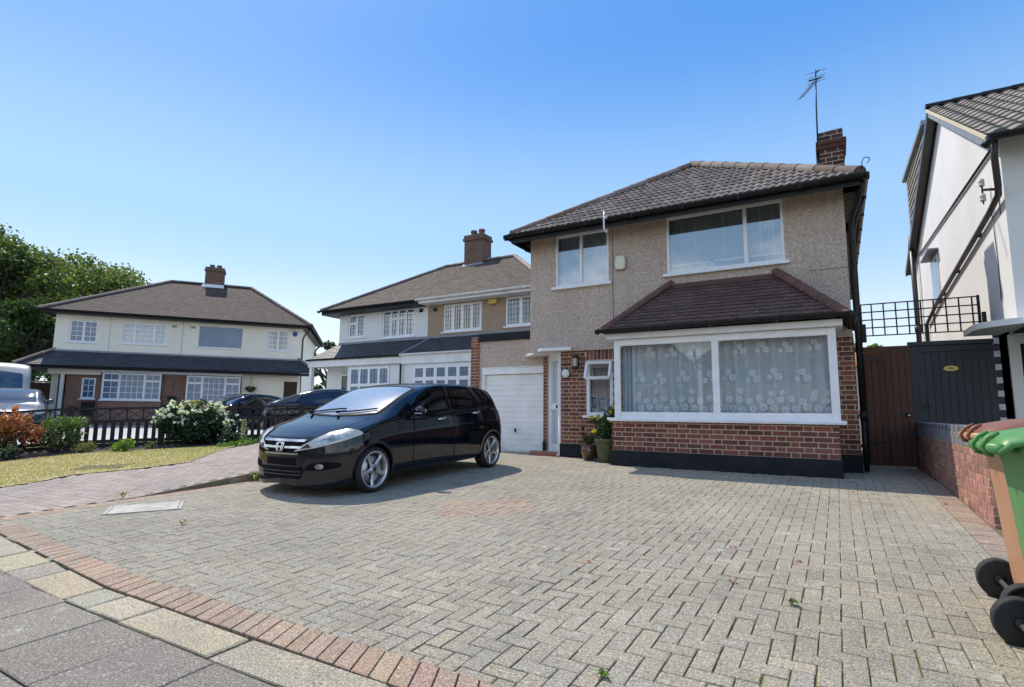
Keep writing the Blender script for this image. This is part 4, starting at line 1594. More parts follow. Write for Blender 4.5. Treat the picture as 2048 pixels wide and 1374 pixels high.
mb.build('brick_pier', MT['brickgeo'], H, fixn=False)
mb = MB()
mb.box(-5.475, YG - 0.14, -0.15, -5.385, YG - 0.121, 0.25)
mb.build('pier_plinth', MT['plinth'], H)
mb = MB()
mb.bbox(-7.14, YG - 0.02, 1.72, -5.475, YG + 0.10, 1.86, 0.006)
mb.bbox(-7.17, YG - 0.03, 1.8605, -5.46, YG + 0.02, 1.885, 0.006)
mb.bbox(-7.14, YG - 0.01, -0.12, -7.07, YG + 0.1, 1.719, 0.006)
mb.bbox(-5.505, YG - 0.01, -0.12, -5.475, YG + 0.1, 1.719, 0.006)
gd = mb.build('garage_door_frame', MT['white_paint'], H)
mb = MB()
nz_ = 15
for k in range(nz_):
    z0_ = -0.10 + 1.81 * k / nz_; z1_ = -0.10 + 1.81 * (k + 1) / nz_
    y_ = YG + 0.05
    a_0, a_1 = -7.07, -5.505
    mb.face([(a_0, y_, z0_ + 0.012), (a_1, y_, z0_ + 0.012), (a_1, y_, z1_), (a_0, y_, z1_)])
    mb.face([(a_0, y_ + 0.010, z0_), (a_1, y_ + 0.010, z0_), (a_1, y_, z0_ + 0.012), (a_0, y_, z0_ + 0.012)])
    mb.face([(a_0, y_ + 0.010, z0_), (a_1, y_ + 0.010, z0_), (a_1, y_, z0_), (a_0, y_, z0_)])
gdo = mb.build('garage_door', MT['white_paint'], H, fixn=False)
mb = MB()
mb.bbox(-6.27, YG + 0.01, 0.42, -6.235, YG + 0.048, 0.50, 0.004)
mb.build('handle', MT['iron'], gdo)

# lantern, house number disc, alarm box
la = thing('wall_lantern', 'small black wall lantern on the brickwork beside the front door', 'wall light', (-4.39, YF - 0.06, 1.70))
mb = MB()
mb.box(-4.43, YF - 0.02, 1.72, -4.35, YF + 0.016, 1.98)
mb.lathe([(0.0, 0.30), (0.055, 0.295), (0.066, 0.27), (0.066, 0.225), (0.058, 0.222)], (-4.39, YF - 0.09, 1.70), n=20)
mb.lathe([(0.0, -0.01), (0.045, 0.0), (0.066, 0.02), (0.066, 0.06), (0.058, 0.064)], (-4.39, YF - 0.09, 1.70), n=20)
for k in range(6):
    t = math.pi * k / 3 + 0.3
    mb.tube([(-4.39 + 0.06 * math.cos(t), YF - 0.09 + 0.06 * math.sin(t), 1.76), (-4.39 + 0.06 * math.cos(t), YF - 0.09 + 0.06 * math.sin(t), 1.925)], 0.005, 6)
mb.beam((-4.39, YF - 0.09, 1.93), (-4.39, YF - 0.0, 1.93), 0.03, 0.03)
mb.build('frame', MT['iron'], la)
mb = MB()
mb.lathe([(0.052, 0.064), (0.052, 0.222)], (-4.39, YF - 0.09, 1.70), n=20)
mb.build('glass', MT['lampglass'], la)
hn = thing('house_plaque', 'round white house plaque with dark rim and floral wreath left of the lantern', 'plaque', (-4.635, YF + 0.01, 1.635))
mb = MB()
mb.lathe([(0, -0.004), (0.098, -0.004), (0.10, 0.006), (0.098, 0.014), (0.085, 0.016)], (-4.635, YF + 0.012, 1.635), (0, -1, 0), 32)
mb.build('rim', MT['iron'], hn)
mb = MB()
mb.lathe([(0.086, 0.014), (0.08, 0.022), (0.0, 0.026)], (-4.635, YF + 0.012, 1.635), (0, -1, 0), 32)
mb.build('disc', MT['ceramic'], hn)
mb = MB()
for k in range(10):
    t = 2 * math.pi * k / 10
    if 0.8 < t < 2.3:
        continue
    p = Vector((-4.635 + 0.058 * math.cos(t), YF - 0.0155, 1.635 + 0.058 * math.sin(t)))
    mb.beam(p, p + Vector((0.012 * math.cos(t * 2.2), 0, 0.012 * math.sin(t * 2.2))), 0.008, 0.006)
mb.build('wreath', MT['pot_green'], hn)
al = thing('alarm_box', 'cream hexagonal alarm box on the grey pebbledash between the upstairs windows', 'alarm box', (-3.455, YF, 3.55))
prof = [(-0.085, 3.60), (-0.105, 3.73), (-0.085, 3.86), (0.085, 3.86), (0.105, 3.73), (0.085, 3.60)]
mb = MB()
bm = bmesh.new()
vs_ = [bm.verts.new((-3.455 + p[0], YF - 0.001, p[1] + 0.0)) for p in prof]
fc = bm.faces.new(vs_)
ex = bmesh.ops.extrude_face_region(bm, geom=[fc])
for v in ex['geom']:
    if isinstance(v, bmesh.types.BMVert):
        v.co.y -= 0.085
bmesh.ops.bevel(bm, geom=bm.edges[:], offset=0.014, segments=2, affect='EDGES')
mb.bm(bm)
mb.build('housing', MT['alarm'], al)
mb = MB()
mb.prism([(-3.455 + p[0] * 1.12, YF - 0.002, 3.73 + (p[1] - 3.73) * 1.05) for p in prof], (0, -0.025, 0))
mb.build('back_plate', MT['lead'], al)

# blind, curtains and ornaments in the windows
vb = thing('venetian_blind', 'white venetian blind with slats behind the large upstairs window', 'blind', (-1.6, YF + 0.2, 3.6))
mb = MB()
z = 3.62
while z < 4.45:
    mb.face([(-2.52, YF + 0.16, z), (-0.68, YF + 0.16, z), (-0.68, YF + 0.20, z + 0.018), (-2.52, YF + 0.20, z + 0.018)])
    z += 0.043
mb.build('slats', MT['blind'], vb, fixn=False)
mb = MB()
mb.bbox(-2.52, YF + 0.155, 3.575, -0.68, YF + 0.195, 3.61, 0.005)
mb.build('bottom_rail', MT['blind'], vb)
mb = MB()
for x in (-2.1, -1.6, -1.0, -0.8):
    mb.box(x, YF + 0.15, 3.6, x + 0.012, YF + 0.153, 4.45)
mb.build('ladder_tape', MT['blind'], vb)


def curtain(name, label, x0, x1, y, z0, z1, m, wl=0.12, amp=0.03, group=None, n=10):
    mb = MB()
    N = int((x1 - x0) / wl * n)
    pts = [(x0 + (x1 - x0) * i / N, y + amp * math.sin(i * 2 * math.pi / n + 0.8 * math.sin(i * 0.13)) + 0.01 * math.sin(i * 0.37)) for i in range(N + 1)]
    vs_ = [(p[0], p[1], z0) for p in pts] + [(p[0], p[1], z1) for p in pts]
    mb.mesh(vs_, [(i, i + 1, N + 2 + i, N + 1 + i) for i in range(N)])
    o = mb.build(name, m, None, fixn=False)
    tag(o, label, 'curtain', group)
    return o


def mat_net(name, col, dens):
    m = bpy.data.materials.new(name)
    m.use_nodes = True
    n = m.node_tree
    n.nodes.clear()
    out = n.nodes.new("ShaderNodeOutputMaterial")
    d = n.nodes.new("ShaderNodeBsdfDiffuse"); d.inputs[0].default_value = rgba(col)
    tl = n.nodes.new("ShaderNodeBsdfTranslucent"); tl.inputs[0].default_value = rgba(col)
    a = n.nodes.new("ShaderNodeMixShader"); a.inputs[0].default_value = 0.4
    n.links.new(d.outputs[0], a.inputs[1]); n.links.new(tl.outputs[0], a.inputs[2])
    t = n.nodes.new("ShaderNodeBsdfTransparent")
    ms = n.nodes.new("ShaderNodeMixShader"); ms.inputs[0].default_value = dens
    n.links.new(t.outputs[0], ms.inputs[1]); n.links.new(a.outputs[0], ms.inputs[2])
    n.links.new(ms.outputs[0], out.inputs[0])
    return m


MT['sheer'] = mat_net("sheer_net", (0.80, 0.87, 0.89), 0.90)
MT['lace'] = mat_net("lace_motif", (0.97, 0.97, 0.95), 0.85)
nc = curtain('net_curtain', 'white net curtain with rose motifs hanging inside the bay window', -3.0, -0.06, YB + 0.22, 0.83, 2.10, MT['sheer'], 0.17, 0.028)
mb = MB()


def rose(cx, cz, r):
    y = YB + 0.185
    for k in range(7):
        t = 2 * math.pi * k / 7 + cx * 9
        c = Vector((cx + r * 0.58 * math.cos(t), y - 0.0013 * k, cz + r * 0.58 * math.sin(t)))
        mb.face([c + Vector((r * 0.30 * math.cos(a * math.pi / 3 + t), -0.002, r * 0.30 * math.sin(a * math.pi / 3 + t))) for a in range(6)])
    mb.face([Vector((cx + r * 0.2 * math.cos(a * math.pi / 4), y - 0.0115, cz + r * 0.2 * math.sin(a * math.pi / 4))) for a in range(8)])


def spray(cx, cz, s=1.0):
    rose(cx, cz, 0.075 * s)
    rose(cx + 0.075 * s, cz - 0.115 * s, 0.085 * s)
    rose(cx - 0.09 * s, cz - 0.13 * s, 0.06 * s)
    for k in range(4):
        p = Vector((cx + rng.uniform(-0.06, 0.08), YB + 0.186, cz - 0.22 * s - 0.05 * k))
        mb.beam(p, p + Vector((rng.uniform(-0.04, 0.04), 0, -0.05)), 0.014, 0.004)


for i, x in enumerate((-2.72, -2.36, -1.98, -1.30, -0.98, -0.66, -0.28)):
    spray(x + 0.03, 1.93 - 0.02 * (i % 2), 0.72)
for i, x in enumerate((-2.86, -2.53, -2.15, -1.72, -1.45, -1.10, -0.80, -0.42)):
    spray(x, 1.52 - 0.03 * (i % 2), 0.78)
for x in np.arange(-2.9, -0.1, 0.145):
    rose(x, 1.08 + 0.03 * math.sin(x * 17), 0.06); rose(x + 0.05, 0.95 + 0.02 * math.sin(x * 11), 0.068)
    rose(x + 0.02, 1.20 + 0.03 * math.sin(x * 9), 0.05) if rng.random() < 0.5 else None
mb.build('lace_motif', MT['lace'], nc, world=False, fixn=False)
curtain('side_curtain', 'plain pale curtain gathered at the left end of the bay window', -3.2, -2.95, YB + 0.30, 0.83, 2.10, mat("curtain_blue_grey", (0.42, 0.50, 0.56), 0.9), 0.08, 0.03)
curtain('bedroom_curtain', 'white net curtain filling the smaller upstairs window', -4.83, -3.72, YF + 0.2, 3.42, 4.48, MT['net'], 0.09, 0.018)
curtain('sill_curtain', 'white net gathered below the blind in the large upstairs window', -2.55, -0.66, YF + 0.24, 3.42, 4.48, MT['net'], 0.11, 0.02)
curtain('cloakroom_curtain', 'pale curtain behind the narrow window by the front door', -4.16, -3.69, YF + 0.22, 0.85, 1.83, MT['net'], 0.10, 0.015)
orn = thing('ornament', 'small pink and white ornament on the sill of the large upstairs window', 'ornament', (-1.80, YF + 0.12, 3.46))
mb = MB()
mb.lathe([(0, 0), (0.035, 0.0), (0.028, 0.03), (0.015, 0.05), (0.03, 0.075), (0.034, 0.095), (0.02, 0.125), (0, 0.135)], (-1.80, YF + 0.12, 3.46), n=16)
mb.build('figure', MT['ceramic'], orn)
mb = MB()
mb.lathe([(0.018, 0.085), (0.04, 0.10), (0.024, 0.14), (0, 0.15)], (-1.80, YF + 0.12, 3.46), n=14)
mb.build('top', mat("ornament_pink", (0.55, 0.20, 0.16), 0.4), orn)

# ================================================================== middle semi-detached pair
YM = 16.0
SD = thing('semi_detached_house', 'semi-detached pair, left half white and right half brown pebbledash, with slate skirt roof', 'house', (-13.1, YM, 0))
xl, xp, xr = -17.83, -13.12, -8.3
wl1 = (-17.33, -16.38, 3.84, 4.79); wl2 = (-15.45, -13.77, 3.72, 4.84)
wr1 = (-12.40, -10.70, 3.76, 4.78); wr2 = (-9.72, -8.5, 3.78, 4.81)
mb = MB()
wall_open(mb, xl, xp, 0, 4.95, YM, YM + 0.25, [wl1, wl2])
mb.box(xl, YM + 0.2501, 0, xl + 0.25, 24, 4.95)
mb.build('wall_white', MT['render_white'], SD)
mb = MB()
wall_open(mb, xp + 0.001, xr, 2.6, 4.95, YM, YM + 0.25, [wr1, wr2])
mb.box(xr - 0.25, YM + 0.2501, 0, xr, 24, 4.95)
mb.box(xl, 24.001, 0, xr, 24.2, 4.95)
mb.build('wall_dash', MT['dash_brown'], SD)
mb = MB()
mb.box(xl + 0.26, YM + 1.2, 2.5, xr - 0.26, YM + 1.22, 4.9)
mb.build('room_wall', MT['room'], SD)
window(SD, *wl1, YM, glass='glass_far', curtain=0.9, cols=(1, 1), trans=(0.62, None), bars=((2, 3), (2, 5)), fw=0.08, mw=0.09, barmat='lead_strip', bw=0.012)
window(SD, *wl2, YM, glass='glass_far', curtain=0.9, cols=(0.9, 0.8, 0.8, 0.9), trans=(None, 0.66, 0.66, None), bars=((2, 5), (2, 3), (2, 3), (2, 5)), fw=0.08, mw=0.085, barmat='lead_strip', bw=0.012)
window(SD, *wr1, YM, glass='glass_far', curtain=0.22, cols=(1, 1, 1, 1), bars=((3, 5),) * 4, fw=0.08, mw=0.10, barmat='lead_strip', bw=0.014)
window(SD, *wr2, YM, glass='glass_far', curtain=0.3, cols=(1, 1), bars=((4, 5),) * 2, fw=0.08, mw=0.12, barmat='lead_strip', bw=0.014)
mb = MB()
mb.bbox(-13.55, YM - 0.012, 4.60, -13.36, YM + 0.01, 4.74, 0.003); mb.bbox(-12.86, YM - 0.012, 4.58, -12.69, YM + 0.01, 4.72, 0.003)
mb.build('air_brick', MT['dark_in'], SD)
# skirt roof, fascia and ground floor
ys = 15.15
mb = MB()
sk = [(-18.62, ys, 2.93), (xp - 0.6, ys, 2.93), (xp - 0.6, YM, 3.62), (-17.86, YM, 3.62)]
TS = ((1, 1, 1), (0.85, 0.85, 0.88), (1.12, 1.12, 1.12))
roof_slope(mb, [(-18.62, ys, 2.93), (-8.3, ys, 2.93), (-8.3, YM - 0.005, 3.60), (-17.80, YM - 0.005, 3.60)], gauge=0.11, tw=0.2, tones=TS, var=0.12, lift=0.01)
sk_o = mb.build('skirt_roof', MT['tile_slate'], SD, fixn=False)
mb = MB()
roof_slope(mb, [(-18.62, 19.0, 2.93), (-18.62, ys, 2.93), (-17.80, YM - 0.005, 3.60), (-17.80, 19.0, 3.60)], gauge=0.11, tw=0.2, var=0.12, lift=0.012, tones=((1, 1, 1), (0.85, 0.85, 0.85)))
mb.build('hip_slope', MT['tile_pale_and_sunlit'], sk_o, fixn=False)  # sunlit end of the skirt: sunlight painted in as a paler tile colour
mb = MB()
mb.beam((-17.8, YM - 0.03, 3.60), (-8.3, YM - 0.03, 3.60), 0.06, 0.10, Z)
mb.beam((-13.62, ys - 0.02, 2.95), (-12.92, YM - 0.02, 3.62), 0.02, 0.05, Z)
mb.build('flashing', MT['lead'], sk_o)
mb = MB()
gutter(mb, [(-18.66, ys - 0.06, 2.90), (-13.66, ys - 0.06, 2.89)], 0.05)
mb.build('gutter_black', MT['black_pvc'], SD)
mb = MB()
gutter(mb, [(-13.60, ys - 0.06, 2.92), (-8.4, ys - 0.06, 2.92)], 0.055)
mb.bbox(-18.62, ys - 0.005, 2.60, -13.62, ys + 0.04, 2.86, 0.005)
mb.bbox(-18.64, ys - 0.02, 2.72, -13.62, ys - 0.006, 2.86, 0.004)
mb.bbox(-13.615, ys - 0.005, 2.56, -8.4, ys + 0.04, 2.90, 0.005)
mb.bbox(-18.62, ys + 0.041, 2.60, -18.58, 19, 2.86, 0.005)
mb.bbox(-18.57, ys + 0.03, 0, -18.43, ys + 0.17, 2.60, 0.005)
mb.build('fascia', MT['white_paint'], SD)
mb = MB()
mb.box(-16.45, ys + 0.12, 0.0, -13.62, ys + 0.32, 2.6)
mb.box(-13.6195, ys + 0.06, 0.0, -8.3, ys + 0.30, 2.6)
mb.box(-18.43, YM - 0.02, 0.0, -17.6, YM - 0.001, 2.7)
mb.build('ground_wall', MT['render_white'], SD)
window(SD, -16.30, -14.25, 0.9, 2.52, ys + 0.10, cols=(1, 1, 1, 1), trans=(0.58,) * 4, fw=0.08, mw=0.11, bars=((2, 2),) * 4, barmat='lead_strip', bw=0.01, sill=0.05, recess=-0.02)
window(SD, -13.05, -8.6, 0.9, 2.48, ys + 0.04, cols=(1,) * 9, trans=(0.70,) * 9, fw=0.10, mw=0.13, bars=((3, 2),) * 9, barmat='lead_strip', bw=0.01, sill=0.05, recess=-0.02)
mb = MB()
mb.tube([(-13.60, ys - 0.03, 2.56), (-13.60, ys - 0.02, 0.05)], 0.035, 10)
mb.build('downpipe', MT['black_pvc'], SD)
mb = MB()
for x in (-17.50, -17.08, -16.52):
    mb.bbox(x - 0.035, YM - 0.10, 0.05, x + 0.035, YM - 0.03, 2.28, 0.004)
mb.bbox(-17.535, YM - 0.101, 2.281, -16.485, YM - 0.029, 2.35, 0.004)
dd = mb.build('porch_door', MT['white'], SD)
mb = MB()
mb.box(-17.46, YM - 0.07, 0.05, -17.12, YM - 0.06, 2.28); mb.box(-17.04, YM - 0.07, 0.05, -16.56, YM - 0.06, 2.28)
mb.build('pane', MT['car_glass_dark'], dd)
# main roof
e0, e1 = Vector((-18.45, 15.48, 4.97)), Vector((-7.75, 15.48, 4.97))
t0, t1 = Vector((-15.10, 19.6, 7.42)), Vector((-11.45, 19.6, 7.42))
b0_, b1_ = Vector((-18.45, 24.4, 4.97)), Vector((-7.75, 24.4, 4.97))
TO = ((1, 1, 1), (0.82, 0.8, 0.8), (1.18, 1.15, 1.1), (1.05, 1.1, 0.95))
mb = MB()
roof_slope(mb, [e0, e1, t1, t0], gauge=0.105, tw=0.17, tones=TO, var=0.22)
roof_slope(mb, [b0_, e0, t0], gauge=0.105, tw=0.17, tones=TO, var=0.22)
roof_slope(mb, [e1, b1_, t1], gauge=0.105, tw=0.17, tones=TO, var=0.22)
roof_slope(mb, [b1_, b0_, t0, t1], gauge=0.4, tw=0.7, tones=TO)
rf2 = mb.build('roof', MT['tile_olive'], SD, fixn=False)
mb = MB()
ridge_run(mb, e0 + Z * 0.03, t0 + Z * 0.03, 0.09)
mb.build('hip_tile', MT['tile_ridge'], rf2, fixn=False)
mb = MB()
ridge_run(mb, t0 + Z * 0.03, t1 + Z * 0.03, 0.10)
mb.build('ridge_tile', MT['tile_ridge'], rf2, fixn=False)
mb = MB()
ridge_run(mb, e1 + Z * 0.03, t1 + Z * 0.03, 0.10, tones=((1.5, 1.45, 1.35),))
mb.build('hip_tile', MT['tile_ridge'], rf2, fixn=False)
mb = MB()
mb.bbox(-18.4, 15.50, 4.80, -13.2, YM + 0.01, 4.95, 0.004)
gutter(mb, [(-18.5, 15.42, 4.97), (-13.25, 15.42, 4.95)], 0.06)
mb.bbox(-18.42, YM + 0.011, 4.80, -17.84, 24, 4.95, 0.004)
mb.build('eaves_black', MT['black_pvc'], SD)
mb = MB()
mb.bbox(-13.195, 15.50, 4.82, -7.8, YM + 0.01, 4.95, 0.004)
gutter(mb, [(-13.22, 15.42, 4.97), (-7.7, 15.42, 4.97)], 0.06)
mb.build('eaves_white', MT['white_paint'], SD)
# chimney
ch = MB()
cy0 = 19.3
ch.box(-13.88, cy0, 7.0, -12.92, cy0 + 0.7, 8.36)
ch.bbox(-13.94, cy0 - 0.06, 8.36, -12.86, cy0 + 0.76, 8.48, 0.01); ch.bbox(-13.90, cy0 - 0.03, 8.48, -12.90, cy0 + 0.73, 8.62, 0.01)
MT['brick_stack'] = mat_bricktex("stack_brickwork", (0.19, 0.095, 0.068), (0.12, 0.062, 0.048), (0.20, 0.14, 0.11))
co_ = ch.build('chimney', MT['brick_stack'], SD)
mb = MB()
for x in (-13.62, -13.2):
    mb.lathe([(0.13, 0), (0.12, 0.16), (0.15, 0.2), (0.15, 0.28), (0.0, 0.30)], (x, cy0 + 0.35, 8.62), n=16)
mb.build('pot', MT['brick_stack'], co_)
mb = MB()
mb.prism([(-14.0, cy0 - 0.12, 7.12), (-12.85, cy0 - 0.12, 7.12), (-12.90, cy0 - 0.005, 7.30), (-13.95, cy0 - 0.005, 7.30)], (0, 0.04, 0.03))
mb.build('flashing', MT['lead'], co_)
ya = thing('alarm_box', 'small yellow alarm box under the white gutter of the brown pebbledashed half', 'alarm box', (-10.2, YM, 4.6))
mb = MB()
mb.bbox(-10.38, YM - 0.10, 4.62, -10.02, YM - 0.002, 4.80, 0.02)
mb.build('housing', MT['yellow'], ya)
mb = MB()
mb.lathe([(0.06, 0), (0.06, 0.05), (0.0, 0.055)], (-10.2, YM - 0.05, 4.565), n=14)
mb.build('strobe', MT['tile_pale_and_sunlit'], ya)

# ================================================================== left-hand cream house (rotated)
LA = math.radians(53)
LH = thing('cream_house', 'cream rendered semi-detached house with brown hip roof and dark tiled skirt across the forecourt', 'house', (-29.55, 10.45, 0.0), LA)
MT['brick_far'] = mat_bricktex("far_brickwork", (0.26, 0.125, 0.09), (0.18, 0.085, 0.062), (0.30, 0.22, 0.17))
W1 = (0.52, 1.56, 3.78, 4.77); W2 = (2.48, 4.24, 3.82, 4.79); W3 = (5.55, 7.46, 3.82, 4.86); W4 = (8.54, 9.60, 3.82, 4.86)
D = 8.0
mb = MB()
wall_open(mb, 0, 10.18, 2.3, 5.05, 0, 0.25, [W1, W2, W3, W4])
mb.box(0, 0.2501, 0, 0.25, D, 5.05); mb.prism([(9.93, 0.2501, 0), (10.18, 0.2501, 0), (11.25, D, 0), (11.0, D, 0)], (0, 0, 5.05)); mb.box(0, D + 0.001, 0, 11.25, D + 0.2, 5.05)
mb.box(7.55, -0.05, 0, 10.05, 0.2, 2.5)
mb.box(0.0, -0.28, 2.33, 1.9, -0.05, 2.56)
mb.build('wall_cream', MT['render_cream'], LH, world=False)
mb = MB()
mb.box(0.3, 1.4, 2.5, 9.9, 1.42, 5.0)
mb.build('room_wall', MT['room'], LH, world=False)
mb = MB()
mb.box(4.88, -0.006, 3.4, 4.895, 0.002, 5.0); mb.box(2.02, -0.005, 3.4, 2.03, 0.002, 5.0)
mb.build('wall_joint', MT['lead_strip'], LH, world=False)
mb = MB()
mb.bbox(4.42, -0.02, 4.68, 4.62, 0.01, 4.78, 0.003); mb.bbox(5.2, -0.02, 4.68, 5.40, 0.01, 4.78, 0.003)
mb.build('air_brick', MT['tile_pale_and_sunlit'], LH, world=False)
kw = dict(fw=0.07, mw=0.09, world=False, bw=0.022)
window(LH, *W1, 0, cols=(1, 1), bars=((2, 4), (2, 4)), **kw)
window(LH, *W2, 0, glass='glass_far', curtain=0.9, cols=(0.5, 0.9, 0.5), bars=((2, 4), (4, 4), (2, 4)), **kw)
window(LH, *W3, 0, cols=(1,), fw=0.03, world=False, glass='pane_far')
window(LH, *W4, 0, glass='glass_far', curtain=0.2, cols=(1, 1), bars=((2, 4), (2, 4)), **kw)
mb = MB()
wall_open(mb, 0.62, 5.25, -0.1, 2.45, -0.05, 0.2, [(1.18, 1.70, 1.28, 2.20)])
mb.build('wall_brick', MT['brick_far'], LH, world=False)
window(LH, 1.18, 1.70, 1.28, 2.20, -0.05, cols=(1,), bars=((2, 3),), **kw)
window(LH, 1.98, 4.24, 1.24, 2.44, -0.30, cols=(0.55, 0.9, 0.55), trans=(0.72, None, 0.72), bars=(((2, 3), (2, 1)), (4, 4), ((2, 3), (2, 1))), **kw)
window(LH, 5.25, 7.52, 1.2, 2.42, -0.30, cols=(0.55, 0.9, 0.55), trans=(0.72, None, 0.72), bars=(((2, 2), (2, 1)), (4, 4), ((2, 2), (1, 1))), **kw)
mb = MB()
mb.bbox(1.93, -0.28, -0.1, 4.3, -0.051, 1.19, 0.004); mb.bbox(5.2, -0.28, -0.1, 7.54, -0.051, 1.15, 0.004)
mb.build('bay_base', MT['brick_far'], LH, world=False)
mb = MB()
mb.bbox(1.90, -0.36, 2.45, 7.6, -0.05, 2.56, 0.005)
mb.build('bay_fascia', MT['white_paint'], LH, world=False)
mb = MB()   # side shift of the doorway at the far right
mb.bbox(9.36, -0.09, 0.0, 9.46, -0.045, 2.28, 0.004); mb.bbox(10.08, -0.09, 0, 10.16, -0.045, 2.28, 0.004); mb.bbox(9.36, -0.091, 2.2805, 10.16, -0.045, 2.34, 0.004)
do_ = mb.build('door_frame', MT['render_cream'], LH, world=False)
mb = MB()
mb.bbox(9.462, -0.08, 0, 10.078, -0.05, 2.279, 0.004)
mb.build('door', MT['wood_dark'], LH, world=False)
window(LH, 8.40, 8.96, 0.9, 2.16, -0.05, cols=(1,), trans=(0.72,), bars=(((2, 3), (2, 1)),), **kw)
mb = MB()
mb.box(0.48, -0.3, 0, 0.60, -0.18, 2.33)
mb.build('porch_post', MT['white_paint'], LH, world=False)
mb = MB()
mb.bbox(1.28, -0.20, 0.55, 1.75, -0.055, 1.14, 0.01)
mb.build('meter_box', MT['plinth'], LH, world=False)
# skirt roof
e = 0.85
mb = MB()
roof_slope(mb, [(-1.0, -e, 2.68), (11.0, -e, 2.68), (10.1, -0.005, 3.38), (0.05, -0.005, 3.38)], gauge=0.11, tw=0.18, tones=TS, var=0.14, lift=0.012)
roof_slope(mb, [(11.0, -e, 2.68), (11.0, 0.6, 2.68), (10.1, 0.0, 3.38)], gauge=0.11, tw=0.18, tones=TS, var=0.14, lift=0.012)
sk2 = mb.build('skirt_roof', MT['tile_slate'], LH, world=False, fixn=False)
mb = MB()
roof_slope(mb, [(-1.0, 3.0, 2.68), (-1.0, -e, 2.68), (0.05, -0.005, 3.38), (0.05, 3.0, 3.38)], gauge=0.11, tw=0.18, tones=((1, 1, 1), (0.8, 0.8, 0.8)), var=0.14, lift=0.014)
mb.build('hip_slope', MT['tile_brown'], sk2, world=False, fixn=False)
mb = MB()
ridge_run(mb, (-1.0, -e, 2.7), (0.05, 0.0, 3.42), 0.09, tones=((1.3, 1.2, 1.0),))
mb.build('hip_tile', MT['tile_ridge'], sk2, world=False, fixn=False)
mb = MB()
ridge_run(mb, (11.0, -e, 2.7), (10.1, 0.0, 3.42), 0.09, tones=((0.8, 0.75, 0.7),))
mb.build('hip_tile', MT['tile_ridge'], sk2, world=False, fixn=False)
mb = MB()
mb.beam((0.05, -0.03, 3.38), (10.1, -0.03, 3.38), 0.06, 0.08, Z)
mb.build('flashing', MT['lead'], sk2, world=False)
mb = MB()
gutter(mb, [(-1.05, -e - 0.05, 2.64), (11.05, -e - 0.05, 2.64)], 0.06)
mb.bbox(-0.98, -e + 0.01, 2.56, 10.98, -e + 0.05, 2.66, 0.004)
mb.bbox(-0.98, -e + 0.051, 2.57, 10.98, -0.051, 2.60, 0.004)
mb.box(-0.98, -e + 0.05, 2.555, -0.94, 3.0, 2.66)
gutter(mb, [(-0.55, -0.56, 5.12), (10.5, -0.56, 5.10)], 0.06)
mb.bbox(-0.45, -0.48, 4.98, 10.42, 0.02, 5.08, 0.004)
mb.prism([(10.185, 0.021, 4.98), (10.5, 0.021, 4.98), (11.6, D, 4.98), (11.26, D, 4.98)], (0, 0, 0.1)); mb.box(-0.45, 0.021, 4.98, -0.001, D, 5.08)
gutter(mb, [(10.62, -0.55, 5.10), (11.75, D, 5.08)], 0.06)
mb.build('gutter', MT['black_pvc'], LH, world=False)
mb = MB()
mb.tube([(10.60, 0.3, 5.05), (10.32, 0.4, 4.72), (10.24, 0.4, 4.5), (10.24, 0.4, 3.2)], 0.04, 8)
mb.tube([(11.55, 6.6, 5.0), (11.25, 6.7, 4.7), (11.16, 6.7, 4.5), (11.16, 6.7, 0.2)], 0.05, 8)
mb.tube([(10.24, 0.2, 2.6), (10.24, 0.1, 1.4)], 0.03, 8)
mb.build('downpipe', MT['brown_pvc'], LH, world=False)
# main roof
e0, e1 = Vector((-0.5, -0.5, 5.10)), Vector((10.58, -0.5, 5.10))
t0, t1 = Vector((3.55, 4.0, 7.66)), Vector((7.45, 4.0, 7.66))
b0_, b1_ = Vector((-0.5, 8.5, 5.10)), Vector((11.75, 8.5, 5.10))
mb = MB()
roof_slope(mb, [e0, e1, t1, t0], gauge=0.105, tw=0.17, tones=TO, var=0.2)
roof_slope(mb, [b0_, e0, t0], gauge=0.105, tw=0.17, tones=TO, var=0.2)
roof_slope(mb, [e1, b1_, t1], gauge=0.105, tw=0.17, tones=TO, var=0.2)
roof_slope(mb, [b1_, b0_, t0, t1], gauge=0.4, tw=0.7, tones=TO)
rf3 = mb.build('roof', MT['tile_brown'], LH, world=False, fixn=False)
mb = MB()
ridge_run(mb, e0 + Z * 0.03, t0 + Z * 0.03, 0.10, tones=((1.2, 1.1, 1.0),))
mb.build('hip_tile', MT['tile_ridge'], rf3, world=False, fixn=False)
mb = MB()
ridge_run(mb, t0 + Z * 0.03, t1 + Z * 0.03, 0.10, tones=((0.7, 0.65, 0.6),))
mb.build('ridge_tile', MT['tile_ridge'], rf3, world=False, fixn=False)
mb = MB()
ridge_run(mb, e1 + Z * 0.03, t1 + Z * 0.03, 0.10, tones=((0.7, 0.65, 0.6),))
mb.build('hip_tile', MT['tile_ridge'], rf3, world=False, fixn=False)
ch = MB()
ch.box(5.15, 3.7, 7.3, 6.05, 4.4, 8.40)
ch.bbox(5.10, 3.65, 8.40, 6.10, 4.45, 8.50, 0.01); ch.bbox(5.13, 3.68, 8.50, 6.07, 4.42, 8.62, 0.01)
cL = ch.build('chimney', MT['brick_stack'], LH, world=False)
mb = MB()
for x in (5.42, 5.78):
    mb.lathe([(0.13, 0), (0.115, 0.10), (0.14, 0.13), (0.12, 0.2), (0.0, 0.21)], (x, 4.05, 8.62), n=16)
mb.build('pot', mat("pot_verdigris", (0.06, 0.13, 0.12), 0.6), cL, world=False)
mb = MB()
mb.prism([(5.02, 3.55, 7.45), (6.12, 3.55, 7.45), (6.08, 3.69, 7.62), (5.08, 3.69, 7.62)], (0, 0.02, 0.05))
